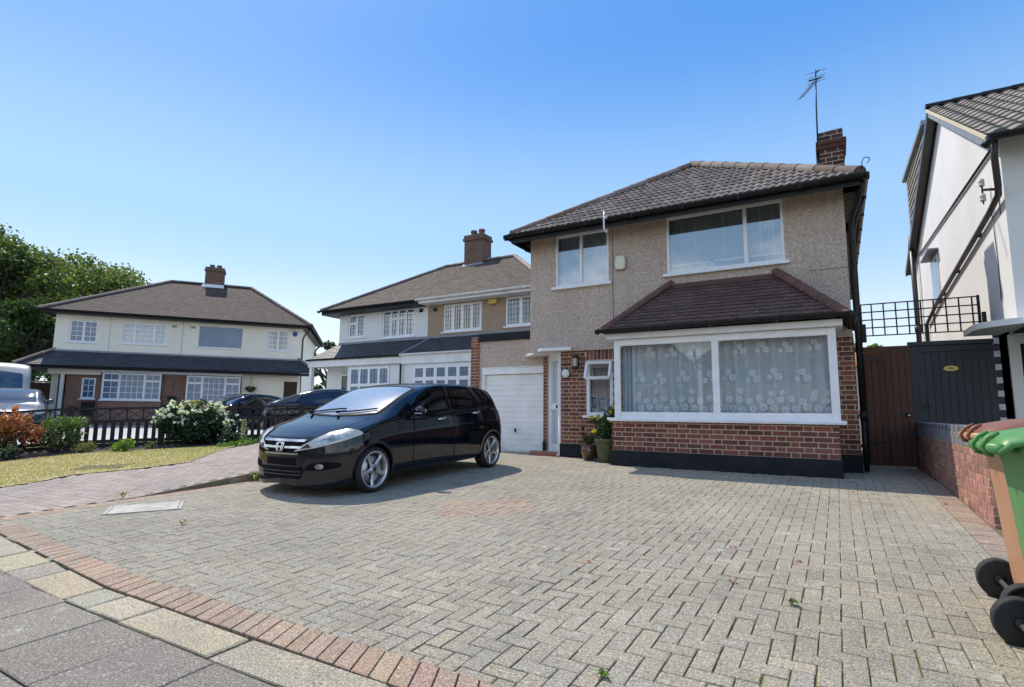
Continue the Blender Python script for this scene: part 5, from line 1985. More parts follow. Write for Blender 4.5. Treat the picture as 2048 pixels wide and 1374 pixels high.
mb.build('flashing', MT['ceramic'], cL, world=False)


def lw(x, y, z=0):
    c, s = math.cos(LA), math.sin(LA)
    return Vector((-29.55 + x * c - y * s, 10.45 + x * s + y * c, z))


ba = thing('alarm_box', 'blue and white round alarm box under the eaves of the cream house', 'alarm box', lw(9.85, -0.0, 4.72), LA)
mb = MB()
mb.lathe([(0.15, 0), (0.15, 0.05), (0.12, 0.09), (0, 0.10)], (0, 0, 0), (0, -1, 0), 20)
mb.build('housing', MT['ceramic'], ba, world=False)
mb = MB()
mb.lathe([(0.12, 0.092), (0.10, 0.12), (0, 0.13)], (0, 0, -0.03), (0, -1, 0), 20)
mb.build('strobe', MT['blue'], ba, world=False)
hb = thing('hanging_basket', 'hanging basket on a bracket against the cream wall beside the white bay', 'hanging basket', lw(7.98, -0.28, 1.72), LA)
mb = MB()
mb.lathe([(0.0, -0.02), (0.10, 0.0), (0.20, 0.08), (0.24, 0.18), (0.22, 0.18)], (0, 0, 0), Z, 18)
mb.build('basket', MT['bark'], hb, world=False)
mb = MB()
mb.tube([(0, 0.25, 0.72), (0, 0.0, 0.72), (0, 0, 0.45)], 0.012, 6)
mb.tube([(0, 0, 0.46), (0.22, 0, 0.18)], 0.006, 5); mb.tube([(0, 0, 0.46), (-0.22, 0, 0.18)], 0.006, 5)
mb.build('bracket', MT['iron'], hb, world=False)
p_, n_2, _ = blob_points([(0, 0, 0.2, 0.25, 0.25, 0.07)], 160, 4)
leaf_mesh('foliage', hb, p_, n_2, 0.08, pal(160, [(0.06, 0.09, 0.03), (0.10, 0.10, 0.04)], 4), MT['leaf'], world=False)
hb2 = thing('hanging_basket', 'dark hanging basket with trailing plant on the brick wall between the two white bays', 'hanging basket', lw(4.72, -0.3, 1.25), LA)
mb = MB()
mb.lathe([(0.0, -0.02), (0.10, 0.0), (0.18, 0.08), (0.2, 0.16), (0.18, 0.16)], (0, 0, 0), Z, 18)
mb.build('basket', MT['iron'], hb2, world=False)
mb = MB()
mb.tube([(0, 0.24, 0.85), (0, 0.0, 0.85), (0, 0, 0.4)], 0.012, 6)
mb.build('bracket', MT['iron'], hb2, world=False)
p_, n_2, _ = blob_points([(0, 0, 0.14, 0.2, 0.2, 0.07)], 120, 4)
leaf_mesh('foliage', hb2, p_, n_2, 0.08, pal(120, [(0.05, 0.08, 0.04), (0.04, 0.06, 0.09)], 4), MT['leaf'], world=False)
# dark timber gate and fence to the left of the cream house
wf = thing('timber_fence', 'dark brown close-boarded fence and gate left of the cream house', 'fence', lw(-2.0, 0.4, 0), LA)
mb = MB()
x = -4.0
while x < 2.3:
    mb.box(x, -0.02, 0, x + 0.13, 0.01, 1.95 + rng.uniform(-0.01, 0.01), jit((1, 1, 1), 0.15))
    x += 0.138
mb.build('boards', MT['wood_dark'], wf, world=False)
mb = MB()
mb.box(-4.0, -0.05, 1.96, 2.3, 0.03, 2.03)
mb.build('cap_rail', MT['tile_pale_and_sunlit'], wf, world=False)
mb = MB()
mb.box(0.7, -0.16, 0, 0.86, -0.03, 2.55)
mb.build('post', MT['wood_brown'], wf, world=False)

# ================================================================== right-hand neighbour
XS, YR = 2.2, 9.98
RH = thing('rendered_house', 'tall pale rendered house with gable wall and grey tiled roof on the far right', 'house', (5.0, YR, 0))
RDG_Y, RDG_Z, EF, ER = 14.1, 7.42, (9.52, 4.72), (20.2, 5.26)
mb = MB()
# gable side wall as a pentagon, thick
sidep = [(XS, YR, 2.25), (XS, 20.0, 0.0), (XS, 20.0, 5.25), (XS, RDG_Y, 7.34), (XS, YR, 4.86)]
sidep = [(XS, YR, 2.2), (XS, 11.4, 2.2), (XS, 11.4, -0.1), (XS, 20.0, -0.1), (XS, 20.0, 5.25), (XS, RDG_Y, 7.34), (XS, YR, 4.9)]
mb.prism(sidep, (0.25, 0, 0))
mb.box(XS + 0.2501, YR, 2.2, 9.0, YR + 0.25, 4.85)
mb.box(XS + 0.2501, 19.8, 0, 9.0, 20.0, 5.2)
mb.build('render_wall', MT['render_grey'], RH)
mb = MB()
mb.box(XS + 0.001, 11.4, -0.1, 2.40, 11.6, 2.2)
mb.box(3.2, 11.4, -0.1, 9.0, 11.6, 2.2)
mb.box(XS + 0.2501, YR + 0.001, 2.19, 9.0, 11.6, 2.199)
mb.build('porch_wall', MT['plinth'], RH)
mb = MB()
for k in range(16):
    z = 0.55 + k * 0.105
    wq = 0.045 if k % 2 else 0.085
    c = (3.2, 3.1, 2.9) if k % 2 == 0 else (0.25, 0.25, 0.28)
    mb.box(XS - 0.012, 11.385, z, XS - 0.012 + 0.075, 11.399, z + 0.095, c)
mb.build('quoin', MT['brick_blue'], RH)
mb = MB()
mb.bbox(2.36, 11.33, 0, 2.50, 11.39, 2.15, 0.005); mb.bbox(2.501, 11.332, 2.0, 3.4, 11.39, 2.15, 0.005); mb.bbox(3.401, 11.33, 0, 3.5, 11.39, 2.15, 0.005)
dfr = mb.build('front_door', MT['white_paint'], RH)
mb = MB()
mb.bbox(2.505, 11.35, 0, 3.395, 11.38, 1.995, 0.005)
mb.build('door_leaf', MT['plinth'], dfr)
mb = MB()
cv = []
for k in range(15):
    t = math.pi * 0.5 + math.pi * 0.5 * k / 14
    cv.append((3.3 + 1.55 * math.cos(t), 10.35 - 0.95 + 0.95 * (1 - math.sin(t)) * 0.9, 2.10))
cv = [(5.2, 9.35, 2.10)] + cv + [(1.75, 10.9, 2.10), (2.19, 10.9, 2.10), (2.19, 9.97, 2.10), (5.2, 9.97, 2.10)]
mb.prism(cv, (0, 0, 0.085))
mb.build('door_canopy', MT['white_paint'], RH)
# roof: front slope, rear slope
TG = ((1, 1, 1), (0.85, 0.85, 0.86), (1.1, 1.08, 1.05))
MT['tile_grey'] = mat_tiles("tile_grey_roman", (0.26, 0.235, 0.205), (0.45, 0.43, 0.38), 0.2)
mb = MB()
roof_slope(mb, [(2.0, EF[0], EF[1]), (9.0, EF[0], EF[1]), (9.0, RDG_Y, RDG_Z), (2.0, RDG_Y, RDG_Z)], gauge=0.30, tw=0.235, kind='roll', lift=0.03, amp=0.045, tones=TG, var=0.14)
roof_slope(mb, [(9.0, ER[0], ER[1]), (2.0, ER[0], ER[1]), (2.0, RDG_Y, RDG_Z), (9.0, RDG_Y, RDG_Z)], gauge=0.30, tw=0.26, kind='roll', lift=0.025, amp=0.04, tones=TG, var=0.14)
rf4 = mb.build('roof', MT['tile_grey'], RH, fixn=False)
mb = MB()
ridge_run(mb, (1.98, RDG_Y, RDG_Z + 0.03), (9.0, RDG_Y, RDG_Z + 0.03), 0.10, 0.45)
mb.build('ridge_tile', MT['plinth'], rf4, fixn=False)
mb = MB()
mb.beam((1.985, EF[0] + 0.05, EF[1] - 0.01), (1.985, RDG_Y, RDG_Z - 0.02), 0.03, 0.05, Z)
mb.build('verge_mortar', mat("verge_mortar", (0.60, 0.53, 0.38), 0.9), rf4)
mb = MB()
mb.beam((2.02, EF[0] + 0.1, EF[1] - 0.085), (2.02, RDG_Y, RDG_Z - 0.10), 0.03, 0.13, Z)
mb.build('bargeboard', MT['lead'], RH)
mb = MB()
mb.beam((2.01, ER[0] - 0.05, ER[1] - 0.10), (2.01, RDG_Y, RDG_Z - 0.11), 0.04, 0.17, Z)
mb.beam((2.09, ER[0] - 0.05, ER[1] - 0.14), (2.09, RDG_Y, RDG_Z - 0.15), 0.12, 0.03, Z)
mb.build('rear_barge', MT['brown_pvc'], RH)
# rear dormer
mb = MB()
mb.prism([(2.12, 15.4, 7.0), (2.12, 19.2, 5.55), (2.12, 19.3, 7.78), (2.12, 15.4, 7.60)], (0.15, 0, 0))
mb.box(2.271, 19.1, 5.5, 9.0, 19.3, 7.7)
dmo = mb.build('dormer', MT['tile_grey'], RH)
mb = MB()
z = 5.7
while z < 7.65:
    y1_ = min(19.27, 19.27)
    y0_ = max(15.42, 15.4 + max(0, (7.0 - z)) / 1.45 * 3.8)
    y = y0_ + 0.02
    k = 0
    while y < y1_:
        c = jit((1, 1, 1), 0.15)
        mb.face([(2.085, y, z), (2.085, min(y + 0.16, y1_), z), (2.112, min(y + 0.16, y1_), z + 0.2), (2.112, y, z + 0.2)], c)
        y += 0.165
    z += 0.17
mb.build('cheek_tile', MT['tile_grey'], dmo, fixn=False)
mb = MB()
mb.prism([(2.02, 15.2, 7.60), (2.02, 19.5, 7.80), (2.02, 19.5, 7.92), (2.02, 15.2, 7.70)], (7.0, 0, 0))
mb.build('dormer_fascia', MT['lead'], dmo)
# gutter and pipes
mb = MB()
gutter(mb, [(1.98, EF[0] - 0.05, EF[1] - 0.03), (9.0, EF[0] - 0.05, EF[1] - 0.03)], 0.065)
mb.tube([(1.93, EF[0] - 0.02, EF[1] - 0.16), (2.02, EF[0] - 0.05, EF[1] - 0.06)], 0.05, 8)
mb.build('gutter', MT['black_pvc'], RH)
mb = MB()
mb.tube([(2.06, 9.55, 4.66), (2.08, 9.72, 4.45), (2.10, 9.78, 4.08), (2.12, 9.9, 3.98), (2.14, 10.6, 3.93), (2.14, 16.0, 3.52), (2.14, 17.9, 3.28), (2.14, 17.95, 2.2)], 0.042, 10)
for y, z in ((11.5, 3.86), (13.5, 3.71), (15.2, 3.58)):
    mb.box(2.13, y - 0.02, z - 0.05, 2.2, y + 0.02, z + 0.05)
mb.build('diagonal_pipe', MT['brown_pvc'], RH)
mb = MB()
mb.tube([(2.06, 18.9, 6.0), (2.06, 18.9, 2.0)], 0.065, 10)
mb.tube([(2.06, 18.9, 5.6), (2.06, 18.9, 5.75)], 0.085, 10); mb.tube([(2.06, 18.9, 3.2), (2.06, 18.9, 3.4)], 0.085, 10)
mb.tube([(2.12, 19.2, 5.6), (2.12, 19.2, 2.0)], 0.03, 8)
mb.build('soil_pipe', MT['brown_pvc'], RH)
mb = MB()
mb.tube([(2.17, 10.15, 4.80), (2.17, 18.5, 5.30)], 0.022, 8)
mb.build('cable_conduit', MT['brown_pvc'], RH)
mb = MB()
mb.tube([(2.17, 10.6, 3.95), (2.19, 10.62, 3.2), (2.19, 10.66, 2.6)], 0.006, 5)
mb.tube([(2.19, 10.2, 4.3), (2.195, 10.25, 3.8)], 0.006, 5)
mb.build('cable', MT['brown_pvc'], RH)
rw = MB()
rw.box(XS - 0.03, 15.75, 3.55, XS - 0.002, 16.75, 4.62)
rwo = rw.build('side_window', MT['white'], RH)
mb = MB()
mb.box(XS - 0.035, 15.82, 3.62, XS - 0.031, 16.68, 4.55)
mb.build('pane', MT['pane_far'], rwo)
mb = MB()
mb.beam((XS - 0.10, 15.6, 4.72), (XS - 0.10, 16.9, 4.72), 0.22, 0.04, Z)
mb.build('drip_hood', MT['lead'], rwo)
ins = thing('insulator', 'pair of stone-coloured cable insulators on a bracket at the top of the rendered gable wall', 'insulator', (1.93, 9.8, 3.9))
for z in (4.16, 3.94):
    mb = MB()
    mb.lathe([(0, -0.055), (0.032, -0.055), (0.034, -0.02), (0.026, -0.015), (0.034, -0.01), (0.034, 0.03), (0.028, 0.045), (0.02, 0.055), (0, 0.055)], (1.93, 9.8, z), n=18)
    mb.build('pot', MT['insulator'], ins)
mb = MB()
mb.tube([(1.93, 9.8, 4.11), (1.93, 9.8, 3.99)], 0.012, 8)
mb.beam((1.93, 9.8, 4.05), (2.08, 9.85, 4.05), 0.025, 0.03)
mb.tube([(1.93, 9.8, 3.885), (1.93, 9.8, 3.84)], 0.01, 6)
mb.build('bracket', MT['iron'], ins)

# low wall between the drives
LW = thing('low_wall', 'low brick wall with a blue-grey patterned top course between the drive and the right-hand house', 'wall', (1.2, 9.0, 0))
mb = MB()
mb.box(1.12, 6.36, -0.35, 1.30, 11.36, 0.755)
mb.build('mortar_bed', MT['mortar_pale'], LW)
mb = MB()
SBT = ((1, 1, 1), (0.85, 0.8, 0.8), (1.15, 1.1, 1.1), (0.95, 0.9, 1.0), (1.3, 1.3, 1.35))
bricks(mb, (1.12, 11.36, -0.30), (0, -1, 0), (-1, 0, 0), 5.0, 0.845, course=0.0775, proud=0.010, tones=SBT, bond='flemish', var=0.15)
bricks(mb, (1.115, 6.36, -0.30), (1, 0, 0), (0, -1, 0), 0.19, 0.845, course=0.0775, proud=0.008, tones=SBT, bond='run', var=0.15)
mb.build('brick_face', MT['brick_bright'], LW, fixn=False)
mb = MB()
y = 11.35
k = 0
while y > 6.45:
    if k % 2 == 0:
        for q in range(2):
            mb.bbox(1.108, y - 0.055 - q * 0.07, 0.56, 1.31, y - q * 0.07 + 0.0, 0.765, 0.003, jit((1, 1, 1.02), 0.12))
        y -= 0.142
    else:
        for q in range(3):
            c = jit((0.35, 0.38, 0.5), 0.1) if (q == 2) else jit((0.95, 0.97, 1.02), 0.14)
            mb.bbox(1.110, y - 0.115, 0.56 + q * 0.07, 1.31, y, 0.56 + q * 0.07 + 0.058, 0.003, c)
        y -= 0.13
    k += 1
mb.build('top_course', MT['brick_blue'], LW, fixn=False)

# brown gate, charcoal gate, trellis
GT = thing('side_gate', 'dark brown boarded side gate with black strap hinges between the house and the low wall', 'gate', (0.7, 11.38, 0))
mb = MB()
x = 0.345
while x < 1.08:
    mb.bbox(x, 11.36, 0.03, min(x + 0.092, 1.083), 11.385, 1.955 + 0.02 * math.sin((x - 0.35) * 4), 0.004, jit((1, 1, 1), 0.16))
    x += 0.096
mb.build('boards', MT['wood_brown'], GT, fixn=False)
mb = MB()
mb.bbox(0.28, 11.36, 1.965, 1.09, 11.44, 2.05, 0.004)
mb.build('head_rail', MT['wood_brown'], GT)
mb = MB()
mb.box(0.33, 11.387, 0.03, 1.085, 11.40, 1.95, (0.35, 0.35, 0.35))  # dark sheet added behind the boards to stop light showing through gaps
mb.build('gap_light_stop', MT['wood_brown'], GT)
for z, L in ((1.83, 0.42), (0.42, 0.40)):
    mb = MB()
    mb.beam((0.345, 11.352, z), (0.345 + L, 11.352, z), 0.012, 0.032, Z)
    mb.beam((0.345, 11.350, z), (0.365, 11.350, z), 0.016, 0.13, Z)
    mb.build('hinge', MT['iron'], GT)
mb = MB()
mb.beam((0.93, 11.35, 0.905), (1.10, 11.35, 0.905), 0.012, 0.022)
mb.lathe([(0.035, 0), (0.035, 0.012), (0.018, 0.018), (0.018, 0.04), (0.0, 0.044)], (1.01, 11.352, 0.885), (0, -1, 0), 16)
mb.build('latch', MT['iron'], GT)
mb = MB()
mb.lathe([(0.012, 0.02), (0.025, 0.03), (0.025, 0.05), (0, 0.055)], (1.01, 11.352, 0.872), (0, -1, 0), 14)
mb.build('knob', MT['steel'], GT)
G2 = thing('garden_gate', 'charcoal painted boarded gate and fence panel with a brass oval plate beside the rendered house', 'gate', (1.6, 11.42, 0))
mb = MB()
x = 1.09
while x < 2.18:
    mb.bbox(x, 11.40, 0.05, min(x + 0.098, 2.185), 11.43, 1.985, 0.006, jit((1, 1, 1), 0.14))
    x += 0.1
mb.build('boards', MT['wood_grey'], G2, fixn=False)
mb = MB()
mb.bbox(1.075, 11.36, 2.035, 2.19, 11.47, 2.105, 0.006)
mb.bbox(1.085, 11.385, 0.0, 1.17, 11.3995, 2.034, 0.005)
mb.bbox(1.171, 11.386, 1.93, 2.18, 11.3995, 2.034, 0.005)
mb.build('frame', MT['wood_grey'], G2)
mb = MB()
mb.lathe([(0.028, 0.0), (0.036, 0.006), (0.044, 0.0)], (1.275, 11.385, 1.03), (0, -1, 0), 20)
mb.tube([(1.275, 11.385, 1.065), (1.275, 11.37, 1.075)], 0.01, 6)
mb.build('ring_handle', MT['iron'], G2)
pl = thing('name_plate', 'oval brass plate with a worn emblem on the charcoal gate', 'plaque', (1.63, 11.39, 1.64))
mb = MB()
n_ = 32
rim = [(1.63 + 0.098 * math.cos(2 * math.pi * k / n_), 11.398, 1.645 + 0.043 * math.sin(2 * math.pi * k / n_)) for k in range(n_)]
mb.prism(rim, (0, -0.010, 0))
mb.build('plate', MT['brass'], pl)
mb = MB()
for k in range(8):
    t = 2 * math.pi * k / 8
    mb.beam((1.63 + 0.03 * math.cos(t), 11.386, 1.645 + 0.016 * math.sin(t)), (1.63 + 0.045 * math.cos(t + 0.4), 11.386, 1.645 + 0.02 * math.sin(t + 0.4)), 0.006, 0.005)
mb.box(1.60, 11.385, 1.64, 1.66, 11.3875, 1.65); mb.box(1.615, 11.385, 1.655, 1.645, 11.3875, 1.662); mb.box(1.62, 11.385, 1.626, 1.64, 11.3875, 1.633)
mb.build('emblem', mat("brass_dark", (0.16, 0.12, 0.04), 0.5, metal=0.4), pl)
TR = thing('trellis', 'black square trellis panel spanning the gap above the side gates', 'trellis', (1.25, 11.42, 2.25))
mb = MB()
zl_ = lambda x, f_: (2.25 + (2.40 - 2.25) * 0.0) + f_ * 0.555
xs_ = [0.44, 0.60, 0.775, 0.95, 1.125, 1.30, 1.475, 1.64, 1.81, 1.98]
for i, x in enumerate(xs_):
    mb.beam((x - 0.0, 11.42, 2.245), (x, 11.42, 2.815), 0.02, 0.02, (0, 1, 0))
for k in range(5):
    z = 2.25 + 0.1395 * k
    mb.beam((0.43, 11.40, z), (2.06, 11.40, z + 0.0), 0.018, 0.022, (0, 1, 0))
mb.build('lattice', MT['wood_black'], TR)
mb = MB()
mb.beam((2.06, 11.42, 2.22), (2.06, 11.42, 2.83), 0.035, 0.045, (0, 1, 0))
mb.beam((2.12, 11.44, 2.24), (2.12, 11.44, 2.55), 0.05, 0.06, (0, 1, 0))
mb.build('post', MT['wood_black'], TR)
mb = MB()
mb.beam((0.44, 11.44, 2.20), (0.44, 11.44, 2.82), 0.03, 0.03, (0, 1, 0))
mb.bbox(0.42, 11.38, 2.14, 0.50, 11.46, 2.46, 0.004)
mb.build('post', MT['wood_black'], TR)
# tiled outhouse roof and render gable seen beyond the gates
oh = thing('outbuilding', 'low outbuilding with pale terracotta pantile roof beyond the brown gate', 'outbuilding', (1.2, 22, 0))
mb = MB()
roof_slope(mb, [(-0.5, 21.0, 2.45), (2.1, 21.0, 2.45), (2.1, 23.5, 3.15), (-0.5, 23.5, 3.15)], gauge=0.3, tw=0.22, kind='roll', amp=0.05, lift=0.03, tones=((2.6, 1.7, 1.1), (2.2, 1.4, 0.9)))
mb.build('roof', MT['tile_ridge'], oh, fixn=False)
mb = MB()
mb.box(-0.4, 21.2, 0, 2.1, 23.4, 2.42)
mb.build('wall', MT['render_grey'], oh)

# ================================================================== wheelie bins
def make_bin(name, label, px, py, body, lid, handle_stub=0.0):
    z0 = g(py + 0.25)
    t = thing(name, label, 'wheelie bin', (px, py, z0), 0.0, 'wheelie bins')
    t.scale = (1, 1, 1.07)
    mb = MB()
    # back faces -x; loft from bottom to rim
    lev = [(0.055, 0.085, 0.455, 0.045, 0.44), (0.12, 0.06, 0.47, 0.03, 0.455), (0.16, 0.055, 0.475, 0.025, 0.46), (0.78, 0.00, 0.55, 0.0, 0.49), (0.86, -0.015, 0.56, -0.01, 0.50)]
    def ring(zz, xa, xb, ya, yb, r=0.035):
        P = []
        for (cx, cy, a0) in ((xb - r, yb - r, 0), (xa + r, yb - r, 90), (xa + r, ya + r, 180), (xb - r, ya + r, 270)):
            for k in range(5):
                a = math.radians(a0 + 22.5 * k)
                P.append((cx + r * math.cos(a), cy + r * math.sin(a), zz))
        return P
    rings = [ring(*l) for l in lev]
    n = len(rings[0])
    mb.mesh([p for r_ in rings for p in r_], [(i * n + k, i * n + (k + 1) % n, (i + 1) * n + (k + 1) % n, (i + 1) * n + k) for i in range(len(rings) - 1) for k in range(n)])
    mb.face(list(reversed(rings[0])))
    bo = mb.build('body', MT[body], t, world=False)
    mb = MB()
    mb.mesh([p for r_ in (ring(0.845, -0.03, 0.575, -0.025, 0.515), ring(0.875, -0.035, 0.58, -0.03, 0.52), ring(0.88, -0.02, 0.57, -0.015, 0.505)) for p in r_],
            [(i * n + k, i * n + (k + 1) % n, (i + 1) * n + (k + 1) % n, (i + 1) * n + k) for i in range(2) for k in range(n)])
    mb.build('rim', MT[body], bo, world=False)
    mb = MB()
    mb.tube([(-0.092, -0.02, 0.865), (-0.092, 0.51, 0.865)], 0.022, 12)
    mb.build('handle', MT[body], t, world=False)
    mb = MB()
    L = [(-0.105, 0.885), (-0.06, 0.922), (0.1, 0.955), (0.35, 0.96), (0.52, 0.935), (0.60, 0.89)]
    ya, yb = -0.035, 0.525
    vs_ = []
    K = 9
    for (x, z) in L:
        for k in range(K):
            s = k / (K - 1)
            drop = 0.03 * (abs(2 * s - 1) ** 4)
            vs_.append((x, ya + (yb - ya) * s, z - drop))
    vs2 = [(v[0] + (0.01 if v[0] < 0 else -0.01), v[1], v[2] - 0.018) for v in vs_]
    NL = len(L)
    fs = [(i * K + k, i * K + k + 1, (i + 1) * K + k + 1, (i + 1) * K + k) for i in range(NL - 1) for k in range(K - 1)]
    off = len(vs_)
    fs2 = [tuple(off + i for i in reversed(q)) for q in fs]
    edge = [(k, k + 1, off + k + 1, off + k) for k in range(K - 1)] + [((NL - 1) * K + k, (NL - 1) * K + k + 1, off + (NL - 1) * K + k + 1, off + (NL - 1) * K + k) for k in range(K - 1)]
    edge += [(i * K, (i + 1) * K, off + (i + 1) * K, off + i * K) for i in range(NL - 1)] + [(i * K + K - 1, (i + 1) * K + K - 1, off + (i + 1) * K + K - 1, off + i * K + K - 1) for i in range(NL - 1)]
    mb.mesh(vs_ + vs2, fs + fs2 + edge, sm=True)
    for yy in (0.15, 0.35):
        mb.tube([(-0.06, yy, 0.925), (-0.10, yy, 0.905), (-0.122, yy, 0.87), (-0.11, yy, 0.838), (-0.085, yy, 0.835)], 0.009, 8)
    mb.build('lid', MT[lid], t, world=False)
    mb = MB()
    mb.tube([(0.02, -0.01, 0.10), (0.02, 0.495, 0.10)], 0.012, 8)
    mb.build('axle', MT['steel'], t, world=False)
    for yy, sg in ((-0.06, -1), (0.50, 1)):
        mb = MB()
        mb.lathe([(0.03, -0.01), (0.055, -0.012), (0.06, 0.006), (0.082, 0.006), (0.088, -0.012), (0.098, -0.012), (0.104, 0.0), (0.104, 0.045), (0.098, 0.055), (0.03, 0.055)], (0.02, yy + (0.0 if sg < 0 else 0.055), 0.104), (0, 1 if sg < 0 else -1, 0), 36)
        wq = mb.build('wheel', MT['rubber'], t, world=False)
        mb = MB()
        mb.lathe([(0, -0.016), (0.02, -0.016), (0.03, -0.008), (0.03, 0.05), (0, 0.05)], (0.02, yy + (0.0 if sg < 0 else 0.055), 0.104), (0, 1 if sg < 0 else -1, 0), 18)
        for k in range(6):
            a = k * math.pi / 3
            d = Vector((math.cos(a), 0, math.sin(a)))
            c_ = Vector((0.02, yy + 0.02, 0.104))
            mb.beam(c_ + d * 0.025, c_ + d * 0.062, 0.014, 0.02, (0, 1, 0))
        mb.build('hub', MT['alloy_dark'], wq, world=False)
    return t


make_bin('wheelie_bin', 'brown garden waste bin with brown lid, farther of the two by the low wall', 0.725, 3.74, 'bin_brown', 'bin_lid_brown')
make_bin('wheelie_bin', 'green wheelie bin with green lid at the right edge in front of the brown bin', 0.655, 3.0, 'bin_green', 'bin_green')

# ================================================================== flower pots
P1 = thing('potted_plant', 'brown glazed pot with a straggly red-flowered plant by the black plinth', 'potted plant', (-3.98, 9.55, g(9.5)))
mb = MB()
mb.lathe([(0, 0), (0.085, 0.0), (0.10, 0.04), (0.135, 0.14), (0.145, 0.19), (0.125, 0.235), (0.12, 0.245), (0.15, 0.262), (0.152, 0.275), (0.135, 0.28), (0.12, 0.262), (0.11, 0.24)], (0, 0, 0), n=36)
mb.build('pot', MT['pot_brown'], P1, world=False)
mb = MB()
mb.lathe([(0.125, 0.23), (0.0, 0.24)], (0, 0, 0), n=20)
mb.build('soil', MT['soil'], P1, world=False)
mb = MB()
tips = [(-0.11, 0, 0.58), (0.13, 0.02, 0.55), (-0.03, -0.03, 0.42), (0.06, 0.05, 0.45), (-0.08, 0.04, 0.38), (0.02, -0.06, 0.36)]
for t_ in tips:
    mb.tube([(t_[0] * 0.2, t_[1] * 0.2, 0.22), (t_[0] * 0.6, t_[1] * 0.6, 0.22 + (t_[2] - 0.22) * 0.55), t_], 0.004, 5)
mb.build('stem', MT['bark'], P1, world=False)
pp, nn_, _ = blob_points([(0, 0, 0.36, 0.13, 0.1, 0.09), (0.08, 0, 0.42, 0.06, 0.05, 0.08), (-0.06, 0, 0.40, 0.07, 0.05, 0.07)], 420, 21, 0.2)
leaf_mesh('foliage', P1, pp, nn_, 0.035, pal(420, [(0.07, 0.10, 0.04), (0.11, 0.12, 0.05), (0.05, 0.07, 0.035)], 2), MT['leaf'], world=False)
pp, nn_, _ = blob_points([(-0.11, 0, 0.58, 0.035, 0.03, 0.035), (-0.11, 0, 0.48, 0.025, 0.025, 0.03), (0.13, 0.02, 0.55, 0.03, 0.03, 0.03)], 110, 22, 0.1)
leaf_mesh('blossom', P1, pp, nn_, 0.035, pal(110, [(0.17, 0.01, 0.012), (0.11, 0.008, 0.012)], 2), MT['leaf'], world=False)
P2 = thing('potted_plant', 'green pot with a leafy yellow-flowered bush against the side of the bay', 'potted plant', (-3.56, 9.40, g(9.4)))
mb = MB()
mb.lathe([(0, 0), (0.155, 0.0), (0.162, 0.02), (0.205, 0.33), (0.208, 0.335), (0.225, 0.34), (0.232, 0.40), (0.226, 0.415), (0.205, 0.41), (0.20, 0.37)], (0, 0, 0), n=44)
mb.build('pot', MT['pot_green'], P2, world=False)
mb = MB()
mb.lathe([(0.21, 0.37), (0.0, 0.39)], (0, 0, 0), n=20)
mb.build('soil', MT['soil'], P2, world=False)
mb = MB()
for k in range(9):
    t_ = (rng.uniform(-0.2, 0.15), rng.uniform(-0.15, 0.1), rng.uniform(0.65, 0.9))
    mb.tube([(t_[0] * 0.2, t_[1] * 0.2, 0.36), (t_[0] * 0.55, t_[1] * 0.5, 0.6), t_], 0.006, 5)
mb.build('stem', MT['bark'], P2, world=False)
BL = [(0.0, -0.02, 0.58, 0.20, 0.16, 0.15), (0.05, 0.0, 0.76, 0.15, 0.14, 0.14), (-0.18, -0.02, 0.72, 0.10, 0.08, 0.07), (0.12, -0.04, 0.90, 0.08, 0.08, 0.10), (-0.08, -0.08, 0.48, 0.14, 0.1, 0.07)]
pp, nn_, _ = blob_points(BL, 1300, 23, 0.3)
leaf_mesh('foliage', P2, pp, nn_, 0.052, pal(1300, [(0.035, 0.085, 0.03), (0.06, 0.13, 0.04), (0.025, 0.06, 0.03), (0.10, 0.17, 0.04)], 5), MT['leaf'], world=False)
for (x, y, z, s) in ((-0.27, -0.06, 0.78, 0.045), (-0.14, -0.08, 0.80, 0.045), (-0.14, -0.09, 0.755, 0.03), (0.12, -0.14, 0.73, 0.05), (0.10, -0.1, 0.875, 0.04), (0.15, -0.08, 0.96, 0.035), (-0.17, -0.16, 0.545, 0.05), (-0.20, -0.16, 0.535, 0.035)):
    pp, nn_, _ = blob_points([(x, y, z, s, s, s * 0.8)], 46, int(1000 * z + x * 100) % 997 + 1, 0.3)
    leaf_mesh('blossom', P2, pp, nn_, s * 0.9, pal(46, [(0.62, 0.50, 0.03), (0.72, 0.60, 0.10)], 5, 0.12), MT['leaf'], world=False, spread=0.3)

# ================================================================== picket fence with crossed panels
A0 = Vector((-14.06, 5.43, 0)); FD = Vector((0.51, 0.86, 0)).normalized()
FN = Vector((FD.y, -FD.x, 0))
FE = thing('picket_fence', 'black stained picket fence with crossed top panels along the flower bed', 'fence', (A0.x, A0.y, zl(0, A0.y)))


def fp(s, z, d=0.0):
    p = A0 + FD * s + FN * d
    return Vector((p.x, p.y, zl(0, p.y) + z))


